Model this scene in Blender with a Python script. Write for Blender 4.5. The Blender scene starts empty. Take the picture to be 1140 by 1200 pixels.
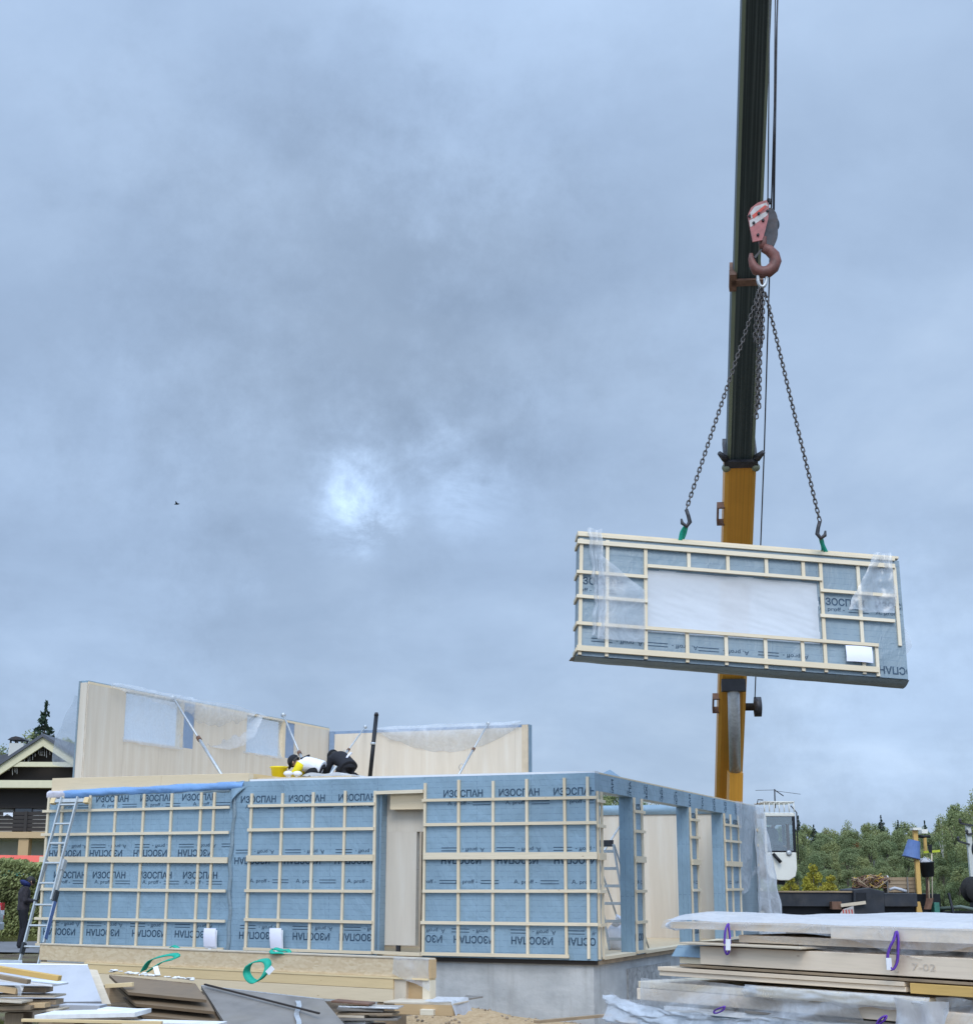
import bpy, bmesh, math, random
from mathutils import Vector, Matrix, noise
R = math.radians
random.seed(7)
SC = bpy.context.scene
COL = SC.collection

# ------------------------------------------------------------------ camera
FPX, PITCH, ROLL, EYE = 1746.62, 0.242277, 0.0032515, 1.9915
RT = Vector((1, 0, 0)); FW = Vector((0, math.cos(PITCH), math.sin(PITCH))); UPV = Vector((0, -math.sin(PITCH), math.cos(PITCH)))
cr, sr = math.cos(ROLL), math.sin(ROLL)
O = Vector((0, 0, EYE))
def ray(px, py):
    dx, dy = px - 570, py - 600
    return RT * ((cr * dx + sr * dy) / FPX) - UPV * ((-sr * dx + cr * dy) / FPX) + FW
def at(px, py, Y):
    d = ray(px, py); return O + d * (Y / d.y)
def on_plane(px, py, n, q):
    d = ray(px, py); return O + d * ((q - O).dot(n) / d.dot(n))
cam = bpy.data.cameras.new('camera'); camo = bpy.data.objects.new('camera', cam); COL.objects.link(camo)
right = RT * cr + UPV * sr; up = -RT * sr + UPV * cr
m = Matrix((right, up, -FW)).transposed().to_4x4(); m.translation = O
camo.matrix_world = m
cam.sensor_fit = 'HORIZONTAL'; cam.sensor_width = 36; cam.lens = FPX / 1140 * 36
cam.clip_start = .1; cam.clip_end = 3000
SC.camera = camo

# ------------------------------------------------------------------ house frame
PHI = 0.389177
C0 = Vector((1.7773, 24.6640, .75))
EX = Vector((math.cos(PHI), -math.sin(PHI), 0)); EY = Vector((math.sin(PHI), math.cos(PHI), 0)); EZ = Vector((0, 0, 1))
def W(x, y, z): return C0 + EX * x + EY * y + EZ * z
def loc(P): q = P - C0; return q.dot(EX), q.dot(EY), q.z
def front(px, py, y=0): return loc(on_plane(px, py, EY, W(0, y, 0)))
def side(px, py, x=0): return loc(on_plane(px, py, EX, W(x, 0, 0)))
HR = (EX, EY, EZ)

# ------------------------------------------------------------------ node helpers / materials
MATS = {}
class NT:
    def __init__(s, name):
        s.m = bpy.data.materials.new(name); s.m.use_nodes = True; s.t = s.m.node_tree; s.t.nodes.clear(); MATS[name] = s.m
        s.out = s.n('ShaderNodeOutputMaterial')
    def n(s, typ, **kw):
        nd = s.t.nodes.new(typ)
        for k, v in kw.items(): setattr(nd, k, v)
        return nd
    def l(s, a, b): s.t.links.new(a, b)
    def inp(s, nd, key, v):
        if isinstance(v, bpy.types.NodeSocket): s.l(v, nd.inputs[key])
        elif v is not None: nd.inputs[key].default_value = (v + (1,) if isinstance(v, tuple) and len(v) == 3 and nd.inputs[key].type == 'RGBA' else v)
    def math(s, op, a, b=None, c=None):
        nd = s.n('ShaderNodeMath', operation=op)
        s.inp(nd, 0, a)
        if b is not None: s.inp(nd, 1, b)
        if c is not None: s.inp(nd, 2, c)
        return nd.outputs[0]
    def mix(s, f, a, b, blend='MIX'):
        nd = s.n('ShaderNodeMix', data_type='RGBA', blend_type=blend)
        s.inp(nd, 'Factor', f) if False else s.inp(nd, 0, f)
        s.inp(nd, 6, a); s.inp(nd, 7, b)
        return nd.outputs[2]
    def ramp(s, f, stops):
        nd = s.n('ShaderNodeValToRGB'); e = nd.color_ramp.elements
        while len(e) < len(stops): e.new(.5)
        for i, (p, c) in enumerate(stops):
            e[i].position = p; e[i].color = (c if isinstance(c, tuple) else (c, c, c)) + (1,)
        s.l(f, nd.inputs[0]); return nd.outputs[0]
    def coord(s, kind='Object', scale=(1, 1, 1), rnd=False):
        tc = s.n('ShaderNodeTexCoord'); v = tc.outputs[kind]
        if rnd:
            oi = s.n('ShaderNodeObjectInfo'); ad = s.n('ShaderNodeVectorMath', operation='MULTIPLY_ADD')
            s.l(oi.outputs['Random'], ad.inputs[0]); ad.inputs[1].default_value = (37, 53, 11); s.l(v, ad.inputs[2]); v = ad.outputs[0]
        mp = s.n('ShaderNodeMapping'); mp.inputs['Scale'].default_value = scale; s.l(v, mp.inputs[0]); return mp.outputs[0]
    def noise(s, v, scale=5, detail=4, rough=.55, dist=0):
        nd = s.n('ShaderNodeTexNoise'); nd.inputs['Scale'].default_value = scale; nd.inputs['Detail'].default_value = detail
        nd.inputs['Roughness'].default_value = rough; nd.inputs['Distortion'].default_value = dist
        s.l(v, nd.inputs['Vector']); return nd.outputs[0]
    def voro(s, v, scale=5, feature='F1', out='Distance'):
        nd = s.n('ShaderNodeTexVoronoi', feature=feature); nd.inputs['Scale'].default_value = scale; s.l(v, nd.inputs['Vector']); return nd.outputs[out]
    def bump(s, h, strength=.3, dist=.02):
        nd = s.n('ShaderNodeBump'); nd.inputs['Strength'].default_value = strength; nd.inputs['Distance'].default_value = dist
        s.l(h, nd.inputs['Height']); return nd.outputs[0]
    def bsdf(s, col, rough=.6, metal=0, normal=None, spec=.4, **kw):
        nd = s.n('ShaderNodeBsdfPrincipled')
        s.inp(nd, 'Base Color', col); s.inp(nd, 'Roughness', rough); s.inp(nd, 'Metallic', metal)
        nd.inputs['Specular IOR Level'].default_value = spec
        if normal is not None: s.l(normal, nd.inputs['Normal'])
        for k, v in kw.items(): s.inp(nd, k, v)
        return nd.outputs[0]
    def done(s, sh): s.l(sh, s.out.inputs[0]); return s.m

def mul(c, k): return tuple(min(1, x * k) for x in c)
def wood(name, c, var=.18, rough=.65, knots=True, stretch=22, dirt=0):
    t = NT(name); uv = t.coord('UV', (1.2, stretch, 1)); uv1 = t.coord('UV')
    g = t.noise(uv, 2.2, 5, .6, .4)
    col = t.ramp(g, [(.3, mul(c, 1 - var)), (.5, c), (.72, mul(c, 1 + var * .5))])
    lo = t.noise(uv1, .9, 2)
    col = t.mix(t.math('MULTIPLY', lo, .5), col, mul((c[0], c[1] * .93, c[2] * .82), .92))
    if knots:
        k = t.voro(t.coord('UV', (1.5, 4, 1)), 1.7)
        col = t.mix(t.ramp(k, [(.03, .8), (.065, 0.)]), col, (c[0] * .35, c[1] * .22, c[2] * .15))
    oi = t.n('ShaderNodeObjectInfo')
    col = t.mix(t.math('MULTIPLY', oi.outputs['Random'], .6), col, mul((c[0] * .97, c[1] * .88, c[2] * .74), .86))
    if dirt:
        d = t.noise(t.coord('Object'), 3, 5); col = t.mix(t.ramp(d, [(.45, 0.), (.7, dirt)]), col, (.12, .095, .07))
    return t.done(t.bsdf(col, rough, normal=t.bump(g, .15, .004)))
def plain(name, c, rough=.6, metal=0, var=.25, scale=6, spec=.4, bump=.15, dirt=0, dirtcol=(.1, .08, .06), kind='Object'):
    t = NT(name); v = t.coord(kind); n = t.noise(v, scale, 5)
    col = t.ramp(n, [(.25, mul(c, 1 - var)), (.5, c), (.75, mul(c, 1 + var * .6))])
    if dirt:
        d = t.noise(v, scale * .6, 6, .65); col = t.mix(t.ramp(d, [(.5, 0.), (.72, dirt)]), col, dirtcol)
    return t.done(t.bsdf(col, rough, metal, t.bump(n, bump, .01), spec))

wood('pine_batten', (.72, .635, .49))
wood('pine_pink', (.82, .70, .565), .14, stretch=16)
wood('glulam', (.76, .645, .47), .12, stretch=14)
wood('yellow_beam', (.74, .58, .34), .12, stretch=14)
wood('old_wood', (.36, .27, .18), .35, dirt=.5)
wood('brown_board', (.21, .15, .095), .3, dirt=.4)
wood('pale_board', (.64, .56, .45), .2, dirt=.2)
wood('orange_beam', (.62, .40, .13), .15)
wood('tan_wood', (.55, .39, .22), .12, knots=False)
wood('dark_wood', (.035, .028, .025), .3, knots=False)
plain('white_paint', (.75, .76, .78), .5, var=.06, bump=.05)
plain('paper', (.78, .77, .86), .7, var=.04, bump=.05)
plain('black_cloth', (.012, .012, .016), .85, var=.4, scale=20)
plain('dark_cloth', (.035, .03, .035), .9, var=.6, scale=14)
plain('navy_cloth', (.012, .02, .09), .85, var=.4)
plain('white_cloth', (.72, .73, .78), .8, var=.1)
plain('yellow_cloth', (.75, .60, .01), .75, var=.1)
plain('jean_cloth', (.02, .03, .06), .9, var=.5)
plain('grey_cloth', (.16, .17, .18), .9, var=.2)
plain('skin', (.50, .30, .22), .55, var=.1, scale=20)
plain('hair', (.015, .012, .01), .6, var=.4, scale=60)
plain('alu', (.46, .48, .48), .5, .5, var=.12, scale=15)
plain('steel_grey', (.45, .47, .48), .45, .5, var=.25, scale=12)
plain('dark_steel', (.045, .045, .05), .5, .4, var=.5, scale=10, dirt=.4, dirtcol=(.09, .05, .03))
plain('chain_steel', (.10, .09, .085), .5, .6, var=.4, scale=14)
plain('black_steel', (.012, .013, .016), .45, .3, var=.5, scale=5)
plain('truck_black', (.022, .025, .032), .55, 0, var=.5, scale=3, dirt=.4, dirtcol=(.08, .07, .06))
plain('rubber', (.018, .018, .018), .85, var=.4, scale=12)
plain('cab_white', (.72, .70, .62), .35, var=.06, scale=2, dirt=.15, dirtcol=(.4, .33, .22))
plain('hook_red', (.17, .065, .052), .55, var=.4, scale=7, dirt=.7, dirtcol=(.05, .035, .03))
plain('hook_pink', (.36, .12, .115), .55, var=.3, scale=8, dirt=.5, dirtcol=(.12, .08, .07))
plain('stripe_white', (.50, .47, .45), .6, var=.2, scale=8, dirt=.5)
plain('stripe_red', (.50, .07, .05), .6, var=.25, scale=8)
plain('sling_green', (.01, .34, .23), .7, var=.2, scale=15)
plain('sling_purple', (.12, .04, .34), .7, var=.2, scale=15)
plain('plastic_yellow', (.80, .62, .01), .45, var=.08)
plain('plastic_blue', (.075, .125, .27), .4, var=.25, scale=5)
plain('plastic_black', (.025, .03, .035), .45, var=.3)
plain('lime', (.45, .50, .03), .5, var=.1)
plain('green_paint', (.04, .16, .12), .5, var=.3)
plain('rust', (.16, .085, .055), .75, var=.4, scale=9)
plain('roof_dark', (.085, .09, .105), .6, var=.2, scale=3)
plain('roof_red', (.66, .10, .06), .5, var=.12, scale=2)
plain('cream_trim', (.66, .60, .40), .6, var=.06)
plain('stucco', (.50, .49, .45), .8, var=.08, scale=4)
plain('grey_board', (.43, .435, .46), .7, var=.1, scale=2.5, dirt=.25, dirtcol=(.2, .2, .2))
plain('dark_board', (.20, .18, .16), .6, var=.35, scale=2.5, dirt=.6, dirtcol=(.2, .17, .13))
plain('foil', (.60, .61, .62), .3, .6, var=.3, scale=14, bump=.6)
plain('foam_white', (.72, .71, .69), .8, var=.15, scale=8, dirt=.3, dirtcol=(.4, .34, .27))
plain('pole_concrete', (.50, .49, .46), .85, var=.12)
plain('ink', (.032, .065, .105), .7, var=.3, scale=9, bump=0)
plain('rope_yellow', (.40, .26, .05), .9, var=.4)
plain('pipe_green', (.10, .13, .11), .6, var=.3)
plain('pencil', (.60, .51, .41), .8, var=.3)
plain('asphalt', (.16, .16, .165), .9, var=.2, scale=4)
plain('car_silver', (.52, .55, .58), .3, .4, var=.05)
plain('lamp_red', (.45, .02, .03), .25, var=.1)
plain('dark_glass', (.012, .014, .02), .08, 0, var=.3, spec=.7, bump=0)
plain('bark', (.09, .075, .06), .9, var=.4, scale=12)
plain('birch_bark', (.36, .35, .31), .9, var=.4, scale=8)
plain('twig', (.13, .10, .07), .9, var=.5)
plain('chips', (.28, .22, .16), .9, var=.6, scale=3)

def film_mat(name, c, grid=True, rough=.42):
    t = NT(name); uv = t.coord('UV'); ob = t.coord('Object')
    sep = t.n('ShaderNodeSeparateXYZ'); t.l(uv, sep.inputs[0])
    n = t.noise(ob, 1.1, 4); col = t.ramp(n, [(.3, mul(c, .88)), (.7, mul(c, 1.1))])
    w = t.noise(t.coord('Object', (1, 1, .45)), 3.2, 5, .6, 1.2)
    if grid:
        fy = t.math('FRACT', t.math('DIVIDE', sep.outputs[1], .092)); ln = t.math('LESS_THAN', fy, .10)
        fx = t.math('FRACT', t.math('DIVIDE', sep.outputs[0], .97)); lv = t.math('MULTIPLY', t.math('LESS_THAN', fx, .010), t.math('LESS_THAN', t.math('FRACT', t.math('DIVIDE', sep.outputs[1], .1)), .6))
        br = t.noise(t.coord('UV', (9, 10.87, 1)), 1.0, 1); brk = t.ramp(br, [(.42, .15), (.55, 1.)])
        f = t.math('MAXIMUM', t.math('MULTIPLY', t.math('MULTIPLY', ln, brk), .42), t.math('MULTIPLY', lv, .5))
        col = t.mix(f, col, (.07, .12, .19))
    hl = t.ramp(w, [(.60, 0.), (.73, .2)])  # painted highlights: film colour lightened along the wrinkle noise
    col = t.mix(hl, col, mul(c, 1.35))
    return t.done(t.bsdf(col, rough, normal=t.bump(t.math('ADD', w, t.math('MULTIPLY', t.noise(t.coord('Object', (1, 1, 1)), 1.3, 3, .5, .8), 1.5)), .5, .05), spec=.5))
film_mat('film_blue', (.222, .325, .405))
film_mat('film_grey', (.205, .265, .30))
film_mat('film_bright', (.17, .32, .58), False, .35)
film_mat('film_edge', (.21, .29, .42), False, .45)
film_mat('film_pale', (.52, .50, .55), False, .4)

def panel_cream():
    t = NT('cream_panel'); uv = t.coord('UV', (3.2, .25, 1), True); g = t.noise(uv, 1.6, 4, .6)
    c = (.645, .57, .47)
    col = t.ramp(g, [(.3, mul(c, .92)), (.5, c), (.68, (.69, .635, .55))])
    f = t.noise(t.coord('UV', (60, 3, 1)), 1.5, 4); col = t.mix(t.math('MULTIPLY', f, .18), col, (.40, .31, .21))
    b = t.noise(t.coord('UV'), .7, 3); col = t.mix(t.ramp(b, [(.45, 0.), (.75, .3)]), col, (.56, .53, .47))
    sp = t.n('ShaderNodeSeparateXYZ'); t.l(t.coord('UV'), sp.inputs[0])
    sm = t.math('LESS_THAN', t.math('FRACT', t.math('DIVIDE', sp.outputs[0], 1.25)), .006)
    col = t.mix(t.math('MULTIPLY', sm, .5), col, (.30, .24, .18))
    return t.done(t.bsdf(col, .6, normal=t.bump(f, .1, .003)))
panel_cream()
def osb():
    t = NT('osb'); v = t.coord('UV', (9, 22, 1)); d = t.n('ShaderNodeTexVoronoi'); d.inputs['Scale'].default_value = 1.6
    t.l(v, d.inputs['Vector']); h = t.n('ShaderNodeSeparateColor'); t.l(d.outputs['Color'], h.inputs[0])
    col = t.ramp(h.outputs[0], [(.0, (.53, .39, .23)), (.5, (.60, .46, .29)), (1, (.66, .53, .35))])
    n = t.noise(t.coord('UV', (3, 12, 1)), 2, 5); col = t.mix(t.math('MULTIPLY', n, .45), col, (.62, .50, .34))
    return t.done(t.bsdf(col, .6, normal=t.bump(h.outputs[1], .2, .004)))
osb()
def concrete():
    t = NT('concrete'); ob = t.coord('Object'); n = t.noise(ob, 1.3, 6, .62); n2 = t.noise(t.coord('Object', (1, 1, 4)), 2.2, 5)
    col = t.ramp(n, [(.3, (.30, .31, .315)), (.5, (.40, .41, .41)), (.72, (.50, .505, .50))])
    col = t.mix(t.ramp(n2, [(.5, 0.), (.75, .35)]), col, (.55, .55, .54))
    v = t.voro(ob, 6.5); col = t.mix(t.ramp(v, [(.02, .7), (.05, 0.)]), col, (.14, .14, .14))
    s = t.noise(t.coord('Object', (3.5, 3.5, .3)), 2, 4); col = t.mix(t.ramp(s, [(.55, 0.), (.75, .4)]), col, (.24, .235, .22))
    return t.done(t.bsdf(col, .85, normal=t.bump(t.noise(ob, 9, 6), .5, .02)))
concrete()
def rubble():
    t = NT('rubble_stone'); ob = t.coord('Object'); v = t.voro(ob, 4.2, 'DISTANCE_TO_EDGE'); n = t.noise(ob, 7, 6)
    col = t.ramp(n, [(.3, (.22, .22, .22)), (.7, (.44, .44, .43))]); col = t.mix(t.ramp(v, [(.02, .45), (.08, 0.)]), col, (.17, .17, .165))
    return t.done(t.bsdf(col, .9, normal=t.bump(n, .8, .03)))
rubble()
def boom_paint(name, c, streak):
    t = NT(name); ob = t.coord('Object', (1, 1, 1)); n = t.noise(ob, 1.2, 4); s = t.noise(t.coord('UV', (.15, 26, 1)), 1, 4)
    col = t.ramp(n, [(.3, mul(c, .92)), (.7, mul(c, 1.06))]); col = t.mix(t.ramp(s, [(.45, 0.), (.7, streak)]), col, mul(c, .45) if streak < .5 else (.10, .12, .115))
    sp = t.voro(ob, 3.1); col = t.mix(t.ramp(sp, [(.015, .9), (.03, 0.)]), col, (.04, .03, .02))
    return t.done(t.bsdf(col, .45, spec=.35))
boom_paint('boom_orange', (.60, .275, .035), .4)
boom_paint('boom_dark', (.020, .032, .034), .8)
boom_paint('boom_edge', (.16, .17, .11), .2)

def plastic(name, fac_lo, fac_hi, c=(.75, .78, .82), rough=.25):
    crisp = name in ('wrap_sheet', 'film_mid', 'bag_sheet', 'white_sheet')
    t = NT(name); ob = t.coord('Object'); n = t.noise(ob, 2.6, 5, .6, 1.5)
    tr = t.n('ShaderNodeBsdfTransparent'); di = t.n('ShaderNodeBsdfDiffuse'); di.inputs[0].default_value = c + (1,)
    tl = t.n('ShaderNodeBsdfTranslucent'); tl.inputs[0].default_value = c + (1,)
    gl = t.n('ShaderNodeBsdfGlossy'); gl.inputs['Roughness'].default_value = rough; gl.inputs[0].default_value = (.9, .92, .95, 1)
    bp = t.bump(t.noise(t.coord('Object', (1, 1, .5)), 4.5 if crisp else 1.6, 4 if crisp else 3, .5, 1.2 if crisp else .6), .55 if crisp else .3, .04)
    for x in (di, tl, gl): t.l(bp, x.inputs['Normal'])
    m1 = t.n('ShaderNodeMixShader'); m1.inputs[0].default_value = .5; t.l(di.outputs[0], m1.inputs[1]); t.l(tl.outputs[0], m1.inputs[2])
    m2 = t.n('ShaderNodeMixShader'); m2.inputs[0].default_value = .02 if name == 'window_sheet' else (.2 if crisp else .08); t.l(m1.outputs[0], m2.inputs[1]); t.l(gl.outputs[0], m2.inputs[2])
    f = t.ramp(n, [(.35, fac_lo), (.65, fac_hi)])
    m3 = t.n('ShaderNodeMixShader'); t.l(f, m3.inputs[0]); t.l(tr.outputs[0], m3.inputs[1]); t.l(m2.outputs[0], m3.inputs[2])
    return t.done(m3.outputs[0])
plastic('clear_sheet', .34, .58)
plastic('milky_sheet', .5, .85)
plastic('film_mid', .34, .74)
plastic('wrap_sheet', .08, .42)
plastic('white_sheet', .82, .97, (.80, .82, .86))
plastic('bag_sheet', .5, .95)
plastic('window_sheet', .90, .94, (.86, .87, .89), .6)
def glass():
    t = NT('glass'); tr = t.n('ShaderNodeBsdfTransparent'); tr.inputs[0].default_value = (.72, .78, .78, 1)
    gl = t.n('ShaderNodeBsdfGlossy'); gl.inputs['Roughness'].default_value = .04
    mx = t.n('ShaderNodeMixShader'); mx.inputs[0].default_value = .16; t.l(tr.outputs[0], mx.inputs[1]); t.l(gl.outputs[0], mx.inputs[2]); return t.done(mx.outputs[0])
glass()
def leaf(name, c, var=.5, hue=None):
    t = NT(name); oi = t.n('ShaderNodeObjectInfo'); ob = t.coord('Object')
    n = t.noise(ob, 1.1, 3); n2 = t.noise(ob, 9, 2)
    col = t.ramp(n, [(.3, mul(c, 1 - var)), (.55, c), (.75, mul(c, 1 + var))])
    col = t.mix(t.math('MULTIPLY', oi.outputs['Random'], .55), col, hue or (c[0] * 1.4, c[1] * 1.05, c[2] * .7))
    col = t.mix(t.math('MULTIPLY', n2, .25), col, mul(c, .6))
    d = t.bsdf(col, .7, spec=.2); tl = t.n('ShaderNodeBsdfTranslucent'); t.l(col, tl.inputs[0])
    mx = t.n('ShaderNodeMixShader'); mx.inputs[0].default_value = .25; t.l(d, mx.inputs[1]); t.l(tl.outputs[0], mx.inputs[2]); return t.done(mx.outputs[0])
leaf('leaf_green', (.195, .25, .12), .4, hue=(.33, .335, .15))
leaf('leaf_mid', (.245, .295, .13), .4, hue=(.41, .385, .16))
leaf('leaf_yellow', (.42, .38, .06), hue=(.34, .24, .03))
leaf('leaf_rust', (.20, .10, .035))
leaf('needle', (.035, .060, .036), hue=(.05, .075, .045))
leaf('hedge_leaf', (.33, .36, .15), .5, hue=(.30, .30, .11))
leaf('grass_blade', (.13, .15, .045), .5)
def ground_mat():
    t = NT('ground_soil'); ob = t.coord('Object'); n = t.noise(ob, 1.1, 7, .65); f = t.noise(ob, 12, 6, .7)
    col = t.ramp(n, [(.3, (.075, .058, .042)), (.5, (.14, .105, .072)), (.7, (.21, .165, .115))])
    sx = t.n('ShaderNodeSeparateXYZ'); t.l(ob, sx.inputs[0])
    # orange building sand heaped along the foundation
    dx = t.math('DIVIDE', t.math('SUBTRACT', sx.outputs[0], 1.6), 3.4); dy = t.math('DIVIDE', t.math('SUBTRACT', sx.outputs[1], 22.5), 3.6)
    r2 = t.math('ADD', t.math('MULTIPLY', dx, dx), t.math('MULTIPLY', dy, dy)); r2 = t.math('ADD', r2, t.math('MULTIPLY', t.math('SUBTRACT', n, .5), 1.2))
    sand = t.ramp(f, [(.3, (.38, .255, .135)), (.6, (.52, .37, .22)), (.8, (.58, .44, .29))])
    col = t.mix(t.ramp(r2, [(.8, 1.), (1.15, 0.)]), col, sand)
    far = t.math('SUBTRACT', sx.outputs[1], 44); far = t.math('DIVIDE', far, 8)
    col = t.mix(t.ramp(far, [(.0, 0.), (1., 1.)]), col, t.ramp(n, [(.3, (.06, .085, .03)), (.7, (.14, .15, .06))]))
    lf = t.math('MULTIPLY', t.math('LESS_THAN', sx.outputs[1], 36), t.math('LESS_THAN', sx.outputs[0], -6.5)); gf = t.math('MULTIPLY', lf, t.ramp(n, [(.42, 0.), (.6, .75)]))
    col = t.mix(gf, col, (.16, .165, .07))
    return t.done(t.bsdf(col, .95, normal=t.bump(f, .9, .05), spec=.15))
ground_mat()

# ------------------------------------------------------------------ mesh builder
class MB:
    def __init__(s): s.v = []; s.f = []; s.mi = []; s.uv = []; s.sm = []; s.mats = []
    def m(s, name):
        if name not in s.mats: s.mats.append(name)
        return s.mats.index(name)
    def face(s, idx, mat, uv=None, smooth=False):
        s.f.append(tuple(idx)); s.mi.append(s.m(mat)); s.uv.append(uv or [(0, 0)] * len(idx)); s.sm.append(smooth)
    def poly(s, pts, mat, uv=None):
        b = len(s.v); s.v += [Vector(p) for p in pts]; s.face(range(b, b + len(pts)), mat, uv)
    def hexa(s, p, mat, uax=None):
        """p: 8 corners, index bits x,y,z"""
        b = len(s.v); s.v += [Vector(q) for q in p]
        L = [(p[1] - p[0]).length, (p[2] - p[0]).length, (p[4] - p[0]).length]
        ua = uax if uax is not None else L.index(max(L)); ro = (random.uniform(0, 40), random.uniform(0, 40)) if uax is None else (0, 0)
        fs = [((0, 4, 6, 2), 1, 2), ((1, 3, 7, 5), 1, 2), ((0, 1, 5, 4), 0, 2), ((2, 6, 7, 3), 0, 2), ((0, 2, 3, 1), 0, 1), ((4, 5, 7, 6), 0, 1)]
        for idx, a, c in fs:
            if c == ua or (a != ua and L[c] > L[a]): a, c = c, a
            uv = [(((i >> a) & 1) * L[a] + ro[0], ((i >> c) & 1) * L[c] + ro[1]) for i in idx]
            s.face([b + i for i in idx], mat, uv)
    def box(s, o, size, R3=None, mat='white_paint', uax=None):
        """o = min corner, R3 = three axis vectors"""
        a, c, d = R3 or (Vector((1, 0, 0)), Vector((0, 1, 0)), Vector((0, 0, 1)))
        o = Vector(o); p = [o + a * (size[0] * (i & 1)) + c * (size[1] * (i >> 1 & 1)) + d * (size[2] * (i >> 2 & 1)) for i in range(8)]
        s.hexa(p, mat, uax)
    def lb(s, x0, x1, y0, y1, z0, z1, mat, uax=None):
        s.box(W(x0, y0, z0), (x1 - x0, y1 - y0, z1 - z0), HR, mat, uax)
    def wb(s, x0, x1, y0, y1, z0, z1, mat, uax=None): s.box((x0, y0, z0), (x1 - x0, y1 - y0, z1 - z0), None, mat, uax)
    def beam(s, p0, p1, w, h, mat, upv=EZ):
        p0 = Vector(p0); p1 = Vector(p1); d = (p1 - p0); L = d.length; d.normalize(); sd = d.cross(upv)
        if sd.length < 1e-4: sd = d.cross(Vector((0, 1, 0)))
        sd.normalize(); u = sd.cross(d).normalized()
        s.box(p0 - sd * w / 2 - u * h / 2, (L, w, h), (d, sd, u), mat)
    def tube(s, pts, r, mat, n=8, cap=True, closed=False, smooth=True):
        pts = [Vector(p) for p in pts]; N = len(pts); rr = r if isinstance(r, (list, tuple)) else [r] * N
        b = len(s.v); prev = None
        for i, p in enumerate(pts):
            t = (pts[(i + 1) % N] - pts[i - 1]) if closed else (pts[min(i + 1, N - 1)] - pts[max(i - 1, 0)])
            t.normalize()
            if prev is None: a = t.orthogonal().normalized()
            else:
                a = prev - t * prev.dot(t)
                a = a.normalized() if a.length > 1e-5 else t.orthogonal().normalized()
            prev = a; c = t.cross(a)
            for k in range(n):
                an = 2 * math.pi * k / n; s.v.append(p + (a * math.cos(an) + c * math.sin(an)) * rr[i])
        for i in range(N if closed else N - 1):
            j = (i + 1) % N
            for k in range(n):
                l = (k + 1) % n; s.face((b + i * n + k, b + i * n + l, b + j * n + l, b + j * n + k), mat, [(i * .1, k * .05)] * 4, smooth)
        if cap and not closed:
            s.face([b + k for k in range(n)][::-1], mat); s.face([b + (N - 1) * n + k for k in range(n)], mat)
    def grid(s, fn, nu, nv, mat, smooth=True, ext=(1, 1)):
        b = len(s.v)
        for j in range(nv + 1):
            for i in range(nu + 1): s.v.append(Vector(fn(i / nu, j / nv)))
        for j in range(nv):
            for i in range(nu):
                q = b + j * (nu + 1) + i
                s.face((q, q + 1, q + nu + 2, q + nu + 1), mat, [((i + a) / nu * ext[0], (j + c) / nv * ext[1]) for a, c in ((0, 0), (1, 0), (1, 1), (0, 1))], smooth)
    def ball(s, c, r, mat, n=12, k=8, R3=None):
        c = Vector(c); r = r if isinstance(r, (tuple, list)) else (r, r, r); R3 = R3 or (Vector((1, 0, 0)), Vector((0, 1, 0)), Vector((0, 0, 1)))
        def fn(u, v):
            a = u * 2 * math.pi; e = (v - .5) * math.pi
            return c + R3[0] * (r[0] * math.cos(e) * math.cos(a)) + R3[1] * (r[1] * math.cos(e) * math.sin(a)) + R3[2] * (r[2] * math.sin(e))
        s.grid(fn, n, k, mat)
    def lathe(s, c, prof, mat, n=20, ax=EZ, cap=True):
        c = Vector(c); a = ax.orthogonal().normalized(); d = ax.cross(a).normalized(); b = len(s.v)
        for r, h in prof:
            for k in range(n):
                an = 2 * math.pi * k / n; s.v.append(c + ax * h + (a * math.cos(an) + d * math.sin(an)) * r)
        for i in range(len(prof) - 1):
            for k in range(n):
                l = (k + 1) % n; s.face((b + i * n + k, b + i * n + l, b + (i + 1) * n + l, b + (i + 1) * n + k), mat, None, True)
        if cap:
            s.face([b + k for k in range(n)][::-1], mat); e = b + (len(prof) - 1) * n; s.face([e + k for k in range(n)], mat)
    def prism(s, pts, d, mat):
        """closed outline pts extruded by vector d"""
        b = len(s.v); n = len(pts); d = Vector(d); s.v += [Vector(p) for p in pts] + [Vector(p) + d for p in pts]
        s.face(range(b, b + n), mat); s.face(list(range(b + n, b + 2 * n))[::-1], mat)
        for i in range(n):
            j = (i + 1) % n; s.face((b + j, b + i, b + n + i, b + n + j), mat)
    def build(s, name, parent=None, origin=None, bevel=0):
        me = bpy.data.meshes.new(name)
        if parent is not None:
            off = parent_world(parent)
        elif origin is not None: off = Vector(origin)
        else:
            xs = [p.x for p in s.v]; ys = [p.y for p in s.v]; off = Vector(((min(xs) + max(xs)) / 2, (min(ys) + max(ys)) / 2, min(p.z for p in s.v)))
        own = off
        me.from_pydata([p - own for p in s.v], [], s.f)
        for n in s.mats: me.materials.append(MATS[n])
        me.polygons.foreach_set('material_index', s.mi); me.polygons.foreach_set('use_smooth', s.sm)
        ul = me.uv_layers.new(name='UVMap'); k = 0
        fl = [c for u in s.uv for q in u for c in q]; ul.data.foreach_set('uv', fl)
        me.update()
        o = bpy.data.objects.new(name, me); COL.objects.link(o)
        if parent is not None: o.parent = parent; o['_w'] = tuple(off)
        else: o.location = own; o['_w'] = tuple(own)
        if bevel:
            b = o.modifiers.new('bevel', 'BEVEL'); b.width = bevel; b.segments = 2; b.limit_method = 'ANGLE'
        return o
def parent_world(p): return Vector(p['_w'])
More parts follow.
